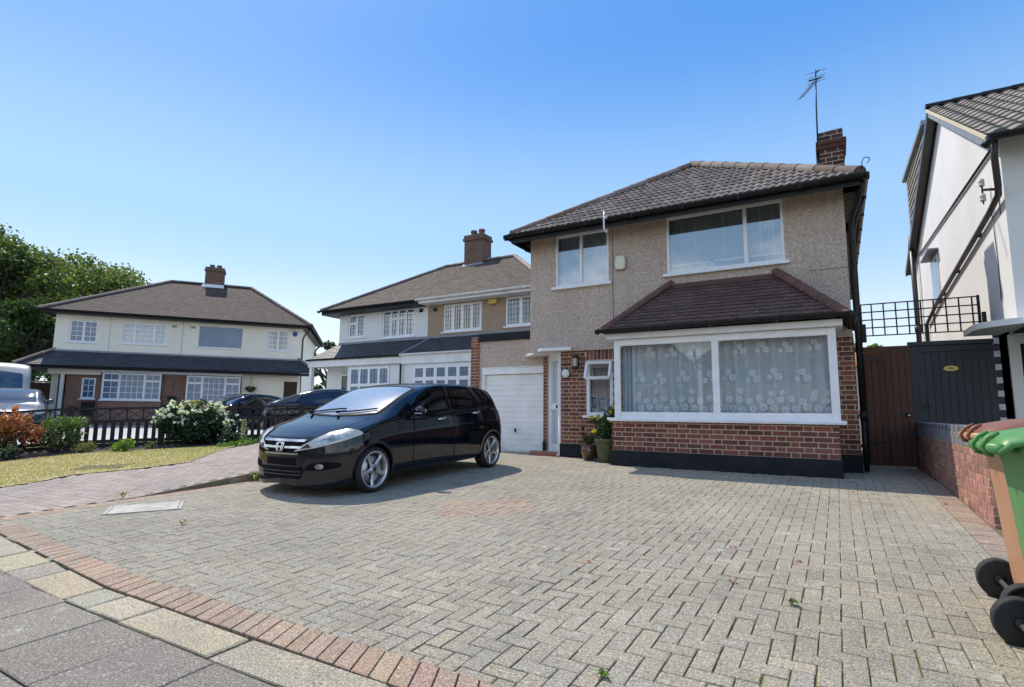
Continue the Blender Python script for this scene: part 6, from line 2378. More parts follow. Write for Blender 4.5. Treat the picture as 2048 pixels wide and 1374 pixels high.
posts = [-3.2, -1.6, 0.0, 1.65, 3.10, 4.62, 6.1]
for s in posts:
    mb = MB()
    a, b = fp(s, -0.05), fp(s, 0.885)
    mb.beam(a, b, 0.125, 0.125, FD, jit((1, 1, 1), 0.2))
    mb.beam(fp(s, 0.885), fp(s, 0.905), 0.145, 0.145, FD, jit((1, 1, 1), 0.2))
    mb.build('post', MT['wood_black'], FE)
for sa, sb in zip(posts[:-1], posts[1:]):
    a, b = sa + 0.07, sb - 0.07
    mb = MB()
    mb.beam(fp(a, 0.835), fp(b, 0.835), 0.07, 0.05, Z); mb.beam(fp(a, 0.562), fp(b, 0.562), 0.05, 0.065, Z)
    mb.beam(fp(a, 0.13), fp(b, 0.13), 0.05, 0.07, Z); mb.beam(fp(a, 0.04), fp(b, 0.04), 0.04, 0.09, Z)
    mb.build('rail', MT['wood_black'], FE)
    mb = MB()
    n_ = 5
    for k in range(n_):
        s0, s1 = a + (b - a) * k / n_, a + (b - a) * (k + 1) / n_
        m_ = 0.012
        mb.beam(fp(s0 + m_, 0.60), fp(s1 - m_, 0.805), 0.018, 0.018, FN); mb.beam(fp(s0 + m_, 0.805), fp(s1 - m_, 0.60), 0.018, 0.0185, FN)
        if k:
            mb.beam(fp(s0, 0.59), fp(s0, 0.81), 0.03, 0.026, FN)
    mb.build('cross_panel', MT['wood_black'], FE)
    n_ = 10
    for k in range(n_):
        s = a + (b - a) * (k + 0.5) / n_
        mb = MB()
        mb.beam(fp(s, 0.09, 0.03), fp(s, 0.535, 0.03), 0.02, 0.078, FN if False else FD, jit((1, 1, 1), 0.25))
        mb.build('picket', MT['wood_black'], FE)

# ================================================================== shrubs and trees
def shrub(name, label, cat, base, blobs, n, size, cols, mat_='leaf', weights=None, seed=1, stems=6, shell=0.45, group=None, sh=0.6, aspect=0.55, spread=0.9):
    t = thing(name, label, cat, base, 0, group)
    p, d, _ = blob_points(blobs, n, seed, shell)
    p[:, 2] = np.maximum(p[:, 2], 0.02)
    leaf_mesh('foliage', t, p, d, size, pal(n, cols, seed, 0.22, weights), MT[mat_], world=False, seed=seed, aspect=aspect, spread=spread)
    if stems:
        mb = MB()
        r = random.Random(seed)
        for k in range(stems):
            b = r.choice(blobs)
            mb.tube([(r.uniform(-0.1, 0.1), r.uniform(-0.1, 0.1), 0), (b[0] * 0.5, b[1] * 0.5, b[2] * 0.5), (b[0], b[1], b[2])], [0.018, 0.012, 0.005], 6)
        mb.build('stem', MT['bark'], t, world=False)
    return t


zz = lambda x, y: zl(x, y)
ws = shrub('flowering_shrub', 'large round evergreen shrub covered in small white flowers in front of the black fence', 'shrub', (-12.62, 7.28, zz(0, 7.28)),
           [(0.02, 0.05, 0.48, 0.40, 0.48, 0.36), (-0.18, -0.42, 0.50, 0.32, 0.34, 0.30), (0.22, 0.46, 0.44, 0.28, 0.34, 0.30), (-0.1, -0.05, 0.80, 0.26, 0.28, 0.18), (0.05, 0.33, 0.76, 0.2, 0.2, 0.15), (-0.2, -0.34, 0.80, 0.18, 0.18, 0.14), (0.1, 0.05, 0.93, 0.10, 0.12, 0.10), (0.2, 0.7, 0.55, 0.14, 0.14, 0.16), (-0.05, -0.72, 0.48, 0.13, 0.14, 0.17), (0.3, 0.2, 0.66, 0.15, 0.16, 0.15), (0.0, 0, 0.24, 0.42, 0.5, 0.20)],
           6500, 0.072, [(0.022, 0.05, 0.022), (0.035, 0.075, 0.028), (0.05, 0.10, 0.03), (0.018, 0.04, 0.02)], 'leaf_gloss', seed=31)
r_ = np.random.default_rng(77)
fl = []
hp, hd, _ = blob_points([(0.02, 0.05, 0.50, 0.46, 0.56, 0.42), (-0.18, -0.42, 0.52, 0.36, 0.38, 0.34), (0.22, 0.46, 0.46, 0.32, 0.38, 0.34), (-0.1, -0.05, 0.80, 0.30, 0.32, 0.22), (0.05, 0.33, 0.78, 0.24, 0.24, 0.18), (-0.2, -0.34, 0.82, 0.2, 0.2, 0.17)], 420, 78, 0.95)
heads = hp[(hp[:, 2] > 0.45) & (hd[:, 2] > -0.1)]
P = np.repeat(heads, 10, axis=0) + r_.normal(0, 0.017, (len(heads) * 10, 3))
leaf_mesh('blossom', ws, P, np.tile([0.5, -0.3, 1.0], (len(P), 1)), 0.044, pal(len(P), [(0.88, 0.87, 0.82), (0.80, 0.80, 0.74), (0.6, 0.5, 0.4)], 4, 0.08, [0.6, 0.33, 0.07]), MT['leaf'], world=False, aspect=0.8, spread=0.5)
P, d_, _ = blob_points([(0.0, -0.05, 0.93, 0.18, 0.22, 0.07)], 240, 6, 0.2)
leaf_mesh('new_growth', ws, P, d_, 0.07, pal(240, [(0.30, 0.26, 0.05), (0.34, 0.22, 0.05), (0.22, 0.26, 0.05)], 4), MT['leaf'], world=False)

rb = shrub('red_leaf_shrub', 'copper and red leaved shrub at the left edge against the black fence', 'shrub', (-14.05, 4.35, zz(0, 4.3)),
           [(-0.25, -0.45, 0.62, 0.40, 0.40, 0.36), (0.15, 0.05, 0.66, 0.30, 0.34, 0.26), (0.35, 0.38, 0.44, 0.24, 0.30, 0.20), (0.0, -0.2, 0.35, 0.42, 0.5, 0.28), (-0.1, -0.5, 0.9, 0.22, 0.22, 0.16), (0.45, 0.6, 0.38, 0.14, 0.16, 0.10)],
           1700, 0.105, [(0.34, 0.105, 0.055), (0.42, 0.16, 0.08), (0.22, 0.07, 0.05), (0.13, 0.10, 0.04), (0.07, 0.10, 0.035)], 'leaf', [0.3, 0.25, 0.17, 0.13, 0.15], seed=32, stems=12, shell=0.3)
P, d_, _ = blob_points([(0.1, 0.1, 0.90, 0.05, 0.05, 0.09), (-0.2, -0.3, 1.02, 0.05, 0.05, 0.07)], 40, 6, 0.2)
leaf_mesh('young_leaf', rb, P, d_, 0.11, pal(40, [(0.45, 0.10, 0.07), (0.5, 0.17, 0.10)], 4), MT['leaf'], world=False)
shrub('rose_bush', 'pale green bush with a few cream blooms right of the copper-leaved shrub', 'shrub', (-13.55, 5.0, zz(0, 5.0)),
      [(0.0, 0.05, 0.55, 0.26, 0.32, 0.18), (0.12, 0.30, 0.58, 0.18, 0.22, 0.14), (0.05, 0.1, 0.28, 0.30, 0.36, 0.24)], 1500, 0.062,
      [(0.11, 0.17, 0.05), (0.16, 0.22, 0.08), (0.06, 0.10, 0.03), (0.30, 0.30, 0.18)], 'leaf', [0.35, 0.25, 0.3, 0.1], seed=33)
for (x, y, s, lab, n, cols, sd) in (
        (-12.22, 5.62, 0.20, 'bright lime green low plant in the bed below the middle of the picket fence', 420, [(0.18, 0.28, 0.04), (0.24, 0.34, 0.06), (0.10, 0.18, 0.03)], 41),
        (-12.85, 5.25, 0.17, 'small yellow-green leafy plant at the foot of the thick black fence post', 260, [(0.20, 0.20, 0.06), (0.12, 0.13, 0.04), (0.26, 0.22, 0.10)], 42),
        (-13.35, 4.2, 0.22, 'low grey-green plant with dull leaves under the copper-leaved shrub', 300, [(0.09, 0.12, 0.08), (0.14, 0.17, 0.11), (0.06, 0.08, 0.05)], 43),
        (-12.45, 6.25, 0.12, 'tiny pale leaved plant between the lime plant and the white flowering shrub', 160, [(0.22, 0.24, 0.12), (0.12, 0.15, 0.06)], 44),
        (-11.85, 7.62, 0.22, 'dark low bushy plant right of the white flowering shrub', 380, [(0.035, 0.06, 0.035), (0.06, 0.09, 0.05), (0.03, 0.045, 0.03)], 45)):
    shrub('bedding_plant', lab, 'plant', (x, y, zz(0, y)), [(0, 0, s * 0.55, s, s, s * 0.6), (s * 0.4, s * 0.3, s * 0.8, s * 0.5, s * 0.5, s * 0.5)], n, s * 0.32, cols, seed=sd, stems=3, shell=0.2, group='small plants in the flower bed')
for k, (x, y, h, lab) in enumerate(((-11.82, 7.92, 0.55, 'tall flower spike with pale leaves growing before the fence, taller and right-hand one'), (-12.0, 7.62, 0.50, 'pale leafy flower spike growing before the fence, left-hand one'))):
    t = thing('flower_spike', lab, 'plant', (x, y, zz(0, y)), 0, 'flower spikes by the fence')
    pp = []
    for j in range(190):
        z = r_.uniform(0.05, h)
        q = 0.11 * (1 - z / h) + 0.03
        pp.append((r_.normal(0, q * 0.6), r_.normal(0, q * 0.6), z))
    leaf_mesh('foliage', t, np.array(pp), np.tile([0, 0, 1.0], (190, 1)), 0.05, pal(190, [(0.30, 0.36, 0.20), (0.18, 0.26, 0.10), (0.40, 0.42, 0.30)], 3), MT['leaf'], world=False, seed=k + 3)
    mb = MB()
    mb.tube([(0, 0, 0), (0.01, 0.01, h)], 0.006, 5)
    mb.build('stem', MT['bark'], t, world=False)


def weed(x, y, lab, s=0.09, n=26, zf=lambda y: g(y), dry=False):
    t = thing('weed', lab, 'weed', (x, y, zf(y)), 0, 'weeds in the paving joints')
    mb = MB()
    for k in range(n):
        a = rng.uniform(0, 6.28)
        L = s * rng.uniform(0.5, 1.2)
        p1 = Vector((math.cos(a) * L * 0.4, math.sin(a) * L * 0.4, L * 0.8)); p2 = Vector((math.cos(a) * L, math.sin(a) * L, L * 0.55))
        sd = Vector((-math.sin(a), math.cos(a), 0)) * 0.008
        c = jit((0.13, 0.2, 0.05) if not dry else (0.3, 0.26, 0.12), 0.3)
        mb.face([(0, 0, 0), p1 - sd, p2, p1 + sd], c)
    mb.build('blades', MT['leaf'], t, world=False, fixn=False)


weed(-7.13, 5.0, 'tuft of weeds growing at the kerb just left of the black car', 0.14, 40)
weed(-7.3, 3.42, 'dry weed tuft at the low end of the kerb', 0.10, 26, dry=True)
weed(-0.28, 3.55, 'small green weed in the paving joints of the open drive', 0.045, 18)
weed(0.70, 3.35, 'little weed beside the wheel of the green bin', 0.07, 24)
weed(0.35, 2.55, 'green weed in a mossy joint near the front right of the drive', 0.05, 16)
weed(-0.9, 2.3, 'tiny weed in the paving close to the brick edging', 0.035, 12)
weed(-5.3, 3.0, 'low yellowish weed in the joints left of the patch of red blocks', 0.05, 14, dry=True)
# fallen leaves and petals
fallen = [(-1.55, 3.75), (-0.75, 4.62), (-0.30, 4.45), (-0.62, 3.78), (-0.05, 7.85), (0.05, 7.95), (0.1, 7.8), (0.18, 7.9), (0.3, 7.75), (0.9, 7.4)]
mb = MB()
for k, (x, y) in enumerate(fallen):
    t = MB()
    c = rng.choice([(0.42, 0.10, 0.07), (0.36, 0.16, 0.06), (0.45, 0.2, 0.12)])
    for q in range(3):
        a = rng.uniform(0, 6.28)
        p = Vector((x + rng.uniform(-0.02, 0.02), y + rng.uniform(-0.02, 0.02), g(y) + 0.008))
        d = Vector((math.cos(a), math.sin(a), 0.25)) * 0.022
        s_ = Vector((-math.sin(a), math.cos(a), 0.1)) * 0.010
        t.face([p - d * 0.5, p + s_, p + d, p - s_ + Vector((0, 0, 0.01))], jit(c, 0.2))
    o = t.build('fallen_leaf', MT['leaf'], None, fixn=False)
    tag(o, 'small curled reddish fallen leaf lying on the grey block paving', 'leaf', 'fallen leaves on the drive')


def limbs(mb, p, d, L, r, depth, rnd, out):
    q = p + d * L
    mid = p + d * L * 0.5 + Vector((rnd.uniform(-1, 1), rnd.uniform(-1, 1), 0)) * L * 0.06
    mb.tube([p, mid, q], [r, r * 0.85, r * 0.68], 8, cap=False)
    out.append(q)
    if depth == 0:
        return
    for k in range(3 if depth > 1 else 2):
        a = rnd.uniform(0, 6.28)
        s = rnd.uniform(0.45, 0.95)
        nd = (d + Vector((math.cos(a) * s, math.sin(a) * s, rnd.uniform(-0.1, 0.35)))).normalized()
        limbs(mb, q, nd, L * rnd.uniform(0.62, 0.85), r * 0.6, depth - 1, rnd, out)


def tree(label, base, H_, Rr, n, size, cols, seed, name='broadleaf_tree', nb=26, trunk=0.28, low=0.25, weights=None, squash=0.8, group=None):
    t = thing(name, label, 'tree', base, 0, group)
    rnd = random.Random(seed)
    mb = MB(); tips = []
    limbs(mb, Vector((0, 0, 0)), Vector((rnd.uniform(-0.05, 0.05), rnd.uniform(-0.05, 0.05), 1)), H_ * 0.30, trunk, 3, rnd, tips)
    mb.build('trunk', MT['bark'], t, world=False)
    blobs = []
    for k in range(nb):
        a = rnd.uniform(0, 6.28); e_ = math.asin(rnd.uniform(-0.55, 1.0)); q = rnd.uniform(0.55, 0.92)
        rr_ = rnd.uniform(0.16, 0.30) * Rr
        blobs.append((math.cos(a) * math.cos(e_) * Rr * q, math.sin(a) * math.cos(e_) * Rr * q, H_ * (low + (1 - low) * 0.47) + math.sin(e_) * H_ * (1 - low) * 0.5 * q, rr_ * 1.15, rr_ * 1.15, rr_ * squash))
    p, d, pick = blob_points(blobs, n, seed, 0.35)
    d = d * 0.6 + np.array([0, 0, 0.5])
    col = pal(n, cols, seed, 0.18, weights)
    bt = np.random.default_rng(seed + 1).uniform(0.8, 1.22, len(blobs))
    col *= bt[pick][:, None]
    leaf_mesh('crown', t, p, d, size, col, MT['leaf'], world=False, seed=seed, aspect=0.75, spread=0.8)
    return t


GC = [(0.10, 0.15, 0.045), (0.14, 0.19, 0.055), (0.18, 0.225, 0.07), (0.075, 0.12, 0.04), (0.24, 0.24, 0.09)]
# placed behind the cream house: direction from the street given as bearing and distance
def bear(px, dist):
    a = math.radians(30.528) - math.atan((px - 1024) / 1101.07)
    return (-math.sin(a) * dist, math.cos(a) * dist)


bx, by = bear(60, 52); tree('tall spreading broadleaf tree behind the cream house, largest crown at the left', (bx, by, 0), 13.7, 6.4, 40000, 0.25, GC, 51, nb=46, trunk=0.4, low=0.12)
bx, by = bear(210, 55); tree('rounded broadleaf tree behind the roof of the cream house, right-hand crown', (bx, by, 0), 12.9, 5.6, 26000, 0.25, GC, 52, nb=34, trunk=0.35, low=0.12)
bx, by = bear(-40, 44); tree('leafy tree partly cut off by the left edge, yellowish sunlit leaves', (bx, by, 0), 11.2, 4.4, 16000, 0.25, [(0.06, 0.11, 0.025), (0.11, 0.14, 0.035), (0.16, 0.17, 0.05), (0.035, 0.07, 0.02)], 53, nb=28, low=0.1)
bx, by = bear(60, 41); tree('dense dark evergreen undergrowth tree beside the left end of the cream house', (bx, by, 0), 7.2, 3.8, 14000, 0.22, [(0.07, 0.12, 0.04), (0.10, 0.16, 0.045), (0.05, 0.09, 0.03)], 54, nb=26, low=0.02)
bx, by = bear(10, 62); tree('tall dark tree at the back left filling the gap behind the others', (bx, by, 0), 13.0, 5.5, 9000, 0.42, GC, 57, nb=26, low=0.05)
bx, by = bear(662, 48); tree('small bushy tree between the cream house and the white house', (bx, by, 0), 7.2, 2.0, 4500, 0.22, [(0.04, 0.07, 0.03), (0.07, 0.10, 0.04), (0.03, 0.05, 0.025)], 55, nb=16, low=0.05)
bx, by = bear(1738, 26); tree('bright green garden tree showing above the brown side gate', (bx, by, 0), 4.25, 1.0, 2600, 0.12, [(0.13, 0.26, 0.03), (0.19, 0.33, 0.05), (0.07, 0.15, 0.02)], 56, nb=14, trunk=0.07, low=0.2)

# ================================================================== vehicles
def smooth(a, b, x):
    t = max(0.0, min(1.0, (x - a) / (b - a)))
    return t * t * (3 - 2 * t)


def interp(tab, x):
    """smooth (monotone cubic) interpolation through table points"""
    n = len(tab)
    if x <= tab[0][0]: return tab[0][1]
    if x >= tab[-1][0]: return tab[-1][1]
    for i in range(n - 1):
        if x <= tab[i + 1][0]:
            x0, y0 = tab[i]; x1, y1 = tab[i + 1]
            def sl(k):
                if k <= 0 or k >= n - 1:
                    k0, k1 = max(k - 1, 0), min(k + 1, n - 1)
                    return (tab[k1][1] - tab[k0][1]) / (tab[k1][0] - tab[k0][0])
                a = (tab[k][1] - tab[k - 1][1]) / (tab[k][0] - tab[k - 1][0])
                b = (tab[k + 1][1] - tab[k][1]) / (tab[k + 1][0] - tab[k][0])
                return 0 if a * b <= 0 else 2 * a * b / (a + b)
            h = x1 - x0; t = (x - x0) / h
            m0, m1 = sl(i) * h, sl(i + 1) * h
            return (2 * t ** 3 - 3 * t ** 2 + 1) * y0 + (t ** 3 - 2 * t ** 2 + t) * m0 + (-2 * t ** 3 + 3 * t ** 2) * y1 + (t ** 3 - t ** 2) * m1
    return tab[-1][1]


class Body:
    """lofted car shell; local axes: x across (car's left = +x), y from nose (0) to tail, z up"""
    def __init__(s, top, bot, belt, W, nose, tail, c0, c1, roof_in=0.74, nose_r=0.55, tail_r=0.38, pn=2.5, pt=3.2):
        s.top, s.bot, s.belt, s.W, s.nose, s.tail = top, bot, belt, W, nose, tail
        s.c0, s.c1, s.roof_in, s.nr, s.tr, s.pn, s.pt = c0, c1, roof_in, nose_r, tail_r, pn, pt

    def half(s, y):
        w_ = 1.0
        t = (y - s.nose) / s.nr
        if t < 1: w_ = (max(0, 1 - (1 - max(t, 0)) ** s.pn)) ** (1 / s.pn)
        t = (s.tail - y) / s.tr
        if t < 1: w_ = min(w_, (max(0, 1 - (1 - max(t, 0)) ** s.pt)) ** (1 / s.pt))
        return s.W * w_

    def section(s, y, K=44):
        w_ = s.half(y)
        zt, zb, zs = interp(s.top, y), interp(s.bot, y), interp(s.belt, y)
        zs = min(zs, zt - 0.02 * (1 if zt - zb > 0.1 else 0.2))
        c = smooth(s.c0[0], s.c0[1], y) * (1 - smooth(s.c1[0], s.c1[1], y))
        hgt = zs - zb
        hood = [(0.93, zs + 0.32 * (zt - zs)), (0.80, zs + 0.62 * (zt - zs)), (0.62, zs + 0.83 * (zt - zs)), (0.35, zs + 0.96 * (zt - zs)), (0.0, zt)]
        ri = s.roof_in
        cab = [(0.5 * (0.945 + ri) + 0.025, zs + 0.50 * (zt - zs)), (ri + 0.03, zs + 0.86 * (zt - zs)), (ri - 0.10, zs + 0.955 * (zt - zs)), (0.36, zs + 0.992 * (zt - zs)), (0.0, zt)]
        up = [((1 - c) * a[0] + c * b[0], (1 - c) * a[1] + c * b[1]) for a, b in zip(hood, cab)]
        low = [(0.86, zb), (0.955, zb + 0.04 * hgt + 0.012), (0.985, zb + 0.25 * hgt), (1.0, zb + 0.52 * hgt), (0.998, zb + 0.74 * hgt), (0.978, zb + 0.90 * hgt), (0.945 + 0.02 * (1 - c), zs)]
        P = [(a * w_, z) for a, z in low + up]
        # Catmull-Rom resample by chord length
        out = []
        n = len(P)
        seg = K / (n - 1)
        for k in range(K + 1):
            q = k / K * (n - 1)
            i = min(int(q), n - 2); t = q - i
            p0, p1, p2, p3 = P[max(i - 1, 0)], P[i], P[i + 1], P[min(i + 2, n - 1)]
            def cr(a, b, c_, d):
                return 0.5 * ((2 * b) + (-a + c_) * t + (2 * a - 5 * b + 4 * c_ - d) * t * t + (-a + 3 * b - 3 * c_ + d) * t ** 3)
            out.append((max(0, cr(p0[0], p1[0], p2[0], p3[0])) if k < K else 0.0, cr(p0[1], p1[1], p2[1], p3[1])))
        return out

    def grid(s, ny=120, K=44):
        ys = []
        L = s.tail - s.nose
        for i in range(ny + 1):
            t = i / ny
            ys.append(s.nose + L * (0.5 - 0.5 * math.cos(math.pi * t)) * 0.55 + L * t * 0.45)
        V, F = [], []
        for y in ys:
            sec = s.section(y, K)
            V += [(x, y, z) for x, z in sec] + [(-x, y, z) for x, z in reversed(sec[:-1])]
        n = 2 * K + 1
        for i in range(ny):
            for k in range(n - 1):
                F.append((i * n + k, (i + 1) * n + k, (i + 1) * n + k + 1, i * n + k + 1))
        return V, F


def inset(poly, d):
    """shrink polygon (ccw or cw) by d, simple offset"""
    n = len(poly)
    A = sum(poly[i][0] * poly[(i + 1) % n][1] - poly[(i + 1) % n][0] * poly[i][1] for i in range(n))
    sg = 1 if A > 0 else -1
    out = []
    for i in range(n):
        p, q, r = poly[i - 1], poly[i], poly[(i + 1) % n]
        def nrm(a, b):
            dx, dy = b[0] - a[0], b[1] - a[1]
            L = math.hypot(dx, dy) or 1e-9
            return (-dy / L * sg, dx / L * sg)
        n1, n2 = nrm(p, q), nrm(q, r)
        bx_, by_ = n1[0] + n2[0], n1[1] + n2[1]
        k = max(0.35, (bx_ * bx_ + by_ * by_) / 2)
        out.append((q[0] + bx_ / k * d, q[1] + by_ / k * d))
    return out


def densify(poly, step=0.04):
    out = []
    n = len(poly)
    for i in range(n):
        a, b = poly[i], poly[(i + 1) % n]
        k = max(1, int(math.hypot(b[0] - a[0], b[1] - a[1]) / step))
        for j in range(k):
            out.append((a[0] + (b[0] - a[0]) * j / k, a[1] + (b[1] - a[1]) * j / k))
    return out


def rounded(poly, r=0.04, k=4):
    out = []
    n = len(poly)
    for i in range(n):
        p, q, s = Vector((*poly[i - 1], 0)), Vector((*poly[i], 0)), Vector((*poly[(i + 1) % n], 0))
        a = q + (p - q).normalized() * min(r, (p - q).length * 0.45)
        b = q + (s - q).normalized() * min(r, (s - q).length * 0.45)
        for j in range(k + 1):
            t = j / k
            v = a * (1 - t) ** 2 + q * 2 * t * (1 - t) + b * t * t
            out.append((v.x, v.y))
    return out


class Car:
    def __init__(s, body, parent, paint):
        s.b = body; s.root = parent; s.paint = paint
        s.V, s.F = body.grid()
        s.tree = BVHTree.FromPolygons([Vector(v) for v in s.V], s.F)

    def hit(s, mode, a, b_):
        if mode == 'L': o_, d = Vector((2.5, a, b_)), Vector((-1, 0, 0))
        elif mode == 'R': o_, d = Vector((-2.5, a, b_)), Vector((1, 0, 0))
        elif mode == 'T': o_, d = Vector((a, b_, 3)), Vector((0, 0, -1))
        elif mode == 'F': o_, d = Vector((a, -2, b_)), Vector((0, 1, 0))
        elif mode == 'B': o_, d = Vector((a, 8, b_)), Vector((0, -1, 0))
        elif mode == 'D':  # diagonal from the front-left corner: a runs along (-1,-1)/sqrt2 -> seen from front left
            e1 = Vector((0.7071, 0.7071, 0)); d = Vector((-0.7071, 0.7071, 0))
            o_ = e1 * a + Vector((0, 0, b_)) - d * 4
        elif mode == 'E':
            e1 = Vector((-0.7071, 0.7071, 0)); d = Vector((0.7071, 0.7071, 0))
            o_ = e1 * a + Vector((0, 0, b_)) - d * 4
        h = s.tree.ray_cast(o_, d)
        if h[0] is None:
            return None
        n = h[1]
        if n.dot(d) > 0:
            n = -n
        return h[0] + n * 0.0, n

    def patch(s, mb, mode, poly, off=0.004, step=0.045, hole=None, col=(1, 1, 1)):
        P = densify(poly, step)
        edges = [(i, (i + 1) % len(P)) for i in range(len(P))]
        pts = [Vector(p) for p in P]
        if hole:
            Hh = densify(hole, step)
            n0 = len(pts)
            pts += [Vector(p) for p in Hh]
            edges += [(n0 + i, n0 + (i + 1) % len(Hh)) for i in range(len(Hh))]
        xs = [p[0] for p in P]; ys_ = [p[1] for p in P]
        if not hole:
            x = min(xs) + step
            while x < max(xs):
                y = min(ys_) + step
                while y < max(ys_):
                    if in_poly(x, y, inset(poly, step * 0.4)) and in_poly(x, y, poly):
                        pts.append(Vector((x, y)))
                    y += step
                x += step
        vo, eo, fo, *_ = delaunay_2d_cdt(pts, edges, [], 1, 1e-5)
        V = []; NN = []
        for v in vo:
            h = s.hit(mode, v.x, v.y)
            if h is None:
                V.append(None); NN.append(None)
            else:
                NN.append(h[1])
                V.append(h[0] + h[1] * off)
        F = []
        for f_ in fo:
            c = (vo[f_[0]] + vo[f_[1]] + vo[f_[2]]) / 3
            if any(V[i] is None for i in f_):
                continue
            if not in_poly(c.x, c.y, poly):
                continue
            if hole and in_poly(c.x, c.y, hole):
                continue
            tn = (V[f_[1]] - V[f_[0]]).cross(V[f_[2]] - V[f_[0]])
            F.append(tuple(f_) if tn.dot(NN[f_[0]]) > 0 else tuple(reversed(f_)))
        V = [v if v is not None else Vector((0, 1, 0.5)) for v in V]
        mb.mesh(V, F, col, 0, True)

    def strip(s, mb, mode, pts, w=0.012, off=0.003, col=(1, 1, 1), n=18):
        """thin line lying on the body through 2-D points"""
        Q = []
        for a, b_ in zip(pts[:-1], pts[1:]):
            for k in range(n):
                Q.append((a[0] + (b_[0] - a[0]) * k / n, a[1] + (b_[1] - a[1]) * k / n))
        Q.append(pts[-1])
        prev = None
        for i, q in enumerate(Q):
            h = s.hit(mode, *q)
            if h is None:
                prev = None; continue
            p = h[0] + h[1] * off
            if prev is not None and (p - prev[0]).length < 0.35:
                d = (p - prev[0])
                if d.length > 1e-5:
                    sd = d.normalized().cross(h[1]).normalized() * w / 2
                    mb.face([prev[0] - sd, p - sd, p + sd, prev[0] + sd], col, 0, True)
            prev = (p, h[1])

    def shell(s, cut_L=(), cut_T=(), wheels=(), wr=0.31):
        F = []
        for f_ in s.F:
            c = [sum(s.V[i][k] for i in f_) / 4 for k in range(3)]
            drop = False
            for wy, wz in wheels:
                if math.hypot(c[1] - wy, c[2] - wz) < wr and abs(c[0]) > s.b.W * 0.55:
                    drop = True
            if not drop and abs(c[0]) > 0.2:
                for p in cut_L:
                    if in_poly(c[1], c[2], p):
                        drop = True
            if not drop:
                for p in cut_T:
                    if in_poly(c[0], c[1], p) and c[2] > 0.5:
                        drop = True
            if not drop:
                F.append(f_)
        mb = MB()
        mb.mesh(s.V, F, (1, 1, 1), 0, True)
        return mb


def wheel(parent, x, y, z, r, rim, width=0.2, side=1, spokes=5, detail=True):
    """road wheel, axle along x; side=+1 outer face toward +x"""
    ax = Vector((side, 0, 0))
    mb = MB()
    c = Vector((x, y, z))
    w2 = width
    mb.lathe([(rim - 0.004, -0.012), (rim + 0.012, 0.004), (rim + 0.03, 0.008), (r - 0.028, 0.0), (r - 0.008, -0.018), (r, -0.042), (r, -w2 + 0.03), (r - 0.02, -w2), (rim, -w2)], c, ax, 48)
    o = mb.build('wheel', MT['rubber'], parent, world=False)
    mb = MB()
    mb.lathe([(rim, -0.002), (rim - 0.010, 0.004), (rim - 0.022, -0.006), (rim - 0.03, -0.05), (rim - 0.034, -w2 + 0.04)], c, ax, 48)
    e1 = Vector((0, 1, 0)); e2 = Vector((0, 0, 1))
    for k in range(spokes):
        a = 2 * math.pi * k / spokes + math.pi / 2 + 0.55
        d = e1 * math.cos(a) + e2 * math.sin(a); t = -e1 * math.sin(a) + e2 * math.cos(a)
        prof = [(0.035, 0.034, -0.018), (rim * 0.45, 0.022, -0.022), (rim * 0.75, 0.026, -0.016), (rim * 0.9, 0.036, -0.01), (rim - 0.015, 0.050, -0.008)]
        V = []
        for (q, hw, dz) in prof:
            p = c + d * q + ax * dz
            V += [p - t * hw - ax * 0.012, p - t * hw * 0.7, p, p + t * hw * 0.7, p + t * hw - ax * 0.012]
        F = []
        for i in range(len(prof) - 1):
            for j in range(4):
                F.append((i * 5 + j, i * 5 + j + 1, (i + 1) * 5 + j + 1, (i + 1) * 5 + j))
        mb.mesh(V, F, (1, 1, 1), 0, True)
    mb.lathe([(0.062, -0.03), (0.060, -0.012), (0.05, -0.008), (0.03, -0.007)], c, ax, 24)
    ro = mb.build('rim', MT['alloy'], o, world=False)
    mb = MB()
    mb.lathe([(rim - 0.012, -0.075), (0.0, -0.07)], c, ax, 32)
    mb.lathe([(0.032, -0.008), (0.028, -0.004), (0.0, -0.003)], c, ax, 20)
    for k in range(5):
        a = 2 * math.pi * k / 5
        q = c + (e1 * math.cos(a) + e2 * math.sin(a)) * 0.046
        mb.lathe([(0.009, -0.012), (0.009, -0.002), (0, -0.001)], q, ax, 10)
    mb.build('hub', MT['alloy_dark'], o, world=False)
    mb = MB()
    mb.lathe([(rim * 0.72, -0.066), (rim * 0.70, -0.058), (rim * 0.35, -0.056)], c, ax, 32)
    mb.build('brake_disc', MT['steel'], o, world=False)
    return o


# ---------------------------------------------------------------- the black people carrier on the drive
SC = 0.985
CAR = thing('people_carrier', 'black compact people carrier with alloy wheels parked on the grey driveway', 'car', (-5.80, 4.24, g(4.24)))
CAR.rotation_euler = (math.atan(0.036), 0, 0)
CAR.scale = (SC, SC, SC)
top = [(0.17, 0.56), (0.19, 0.635), (0.24, 0.690), (0.36, 0.742), (0.6, 0.825), (0.97, 0.925), (1.25, 1.045), (1.6, 1.195), (1.96, 1.322), (2.2, 1.372), (2.5, 1.395), (2.9, 1.395), (3.25, 1.375), (3.55, 1.335), (3.72, 1.29), (3.82, 1.18), (3.93, 0.98), (4.02, 0.80), (4.08, 0.62), (4.12, 0.5)]
bot = [(0.17, 0.155), (0.20, 0.13), (0.27, 0.112), (0.4, 0.105), (0.8, 0.15), (1.3, 0.175), (3.0, 0.185), (3.6, 0.22), (3.95, 0.26), (4.12, 0.34)]
belt = [(0.17, 0.50), (0.24, 0.60), (0.36, 0.66), (0.6, 0.755), (0.9, 0.84), (1.3, 0.905), (1.7, 0.925), (2.5, 0.965), (3.2, 1.005), (3.7, 1.03), (4.12, 0.48)]
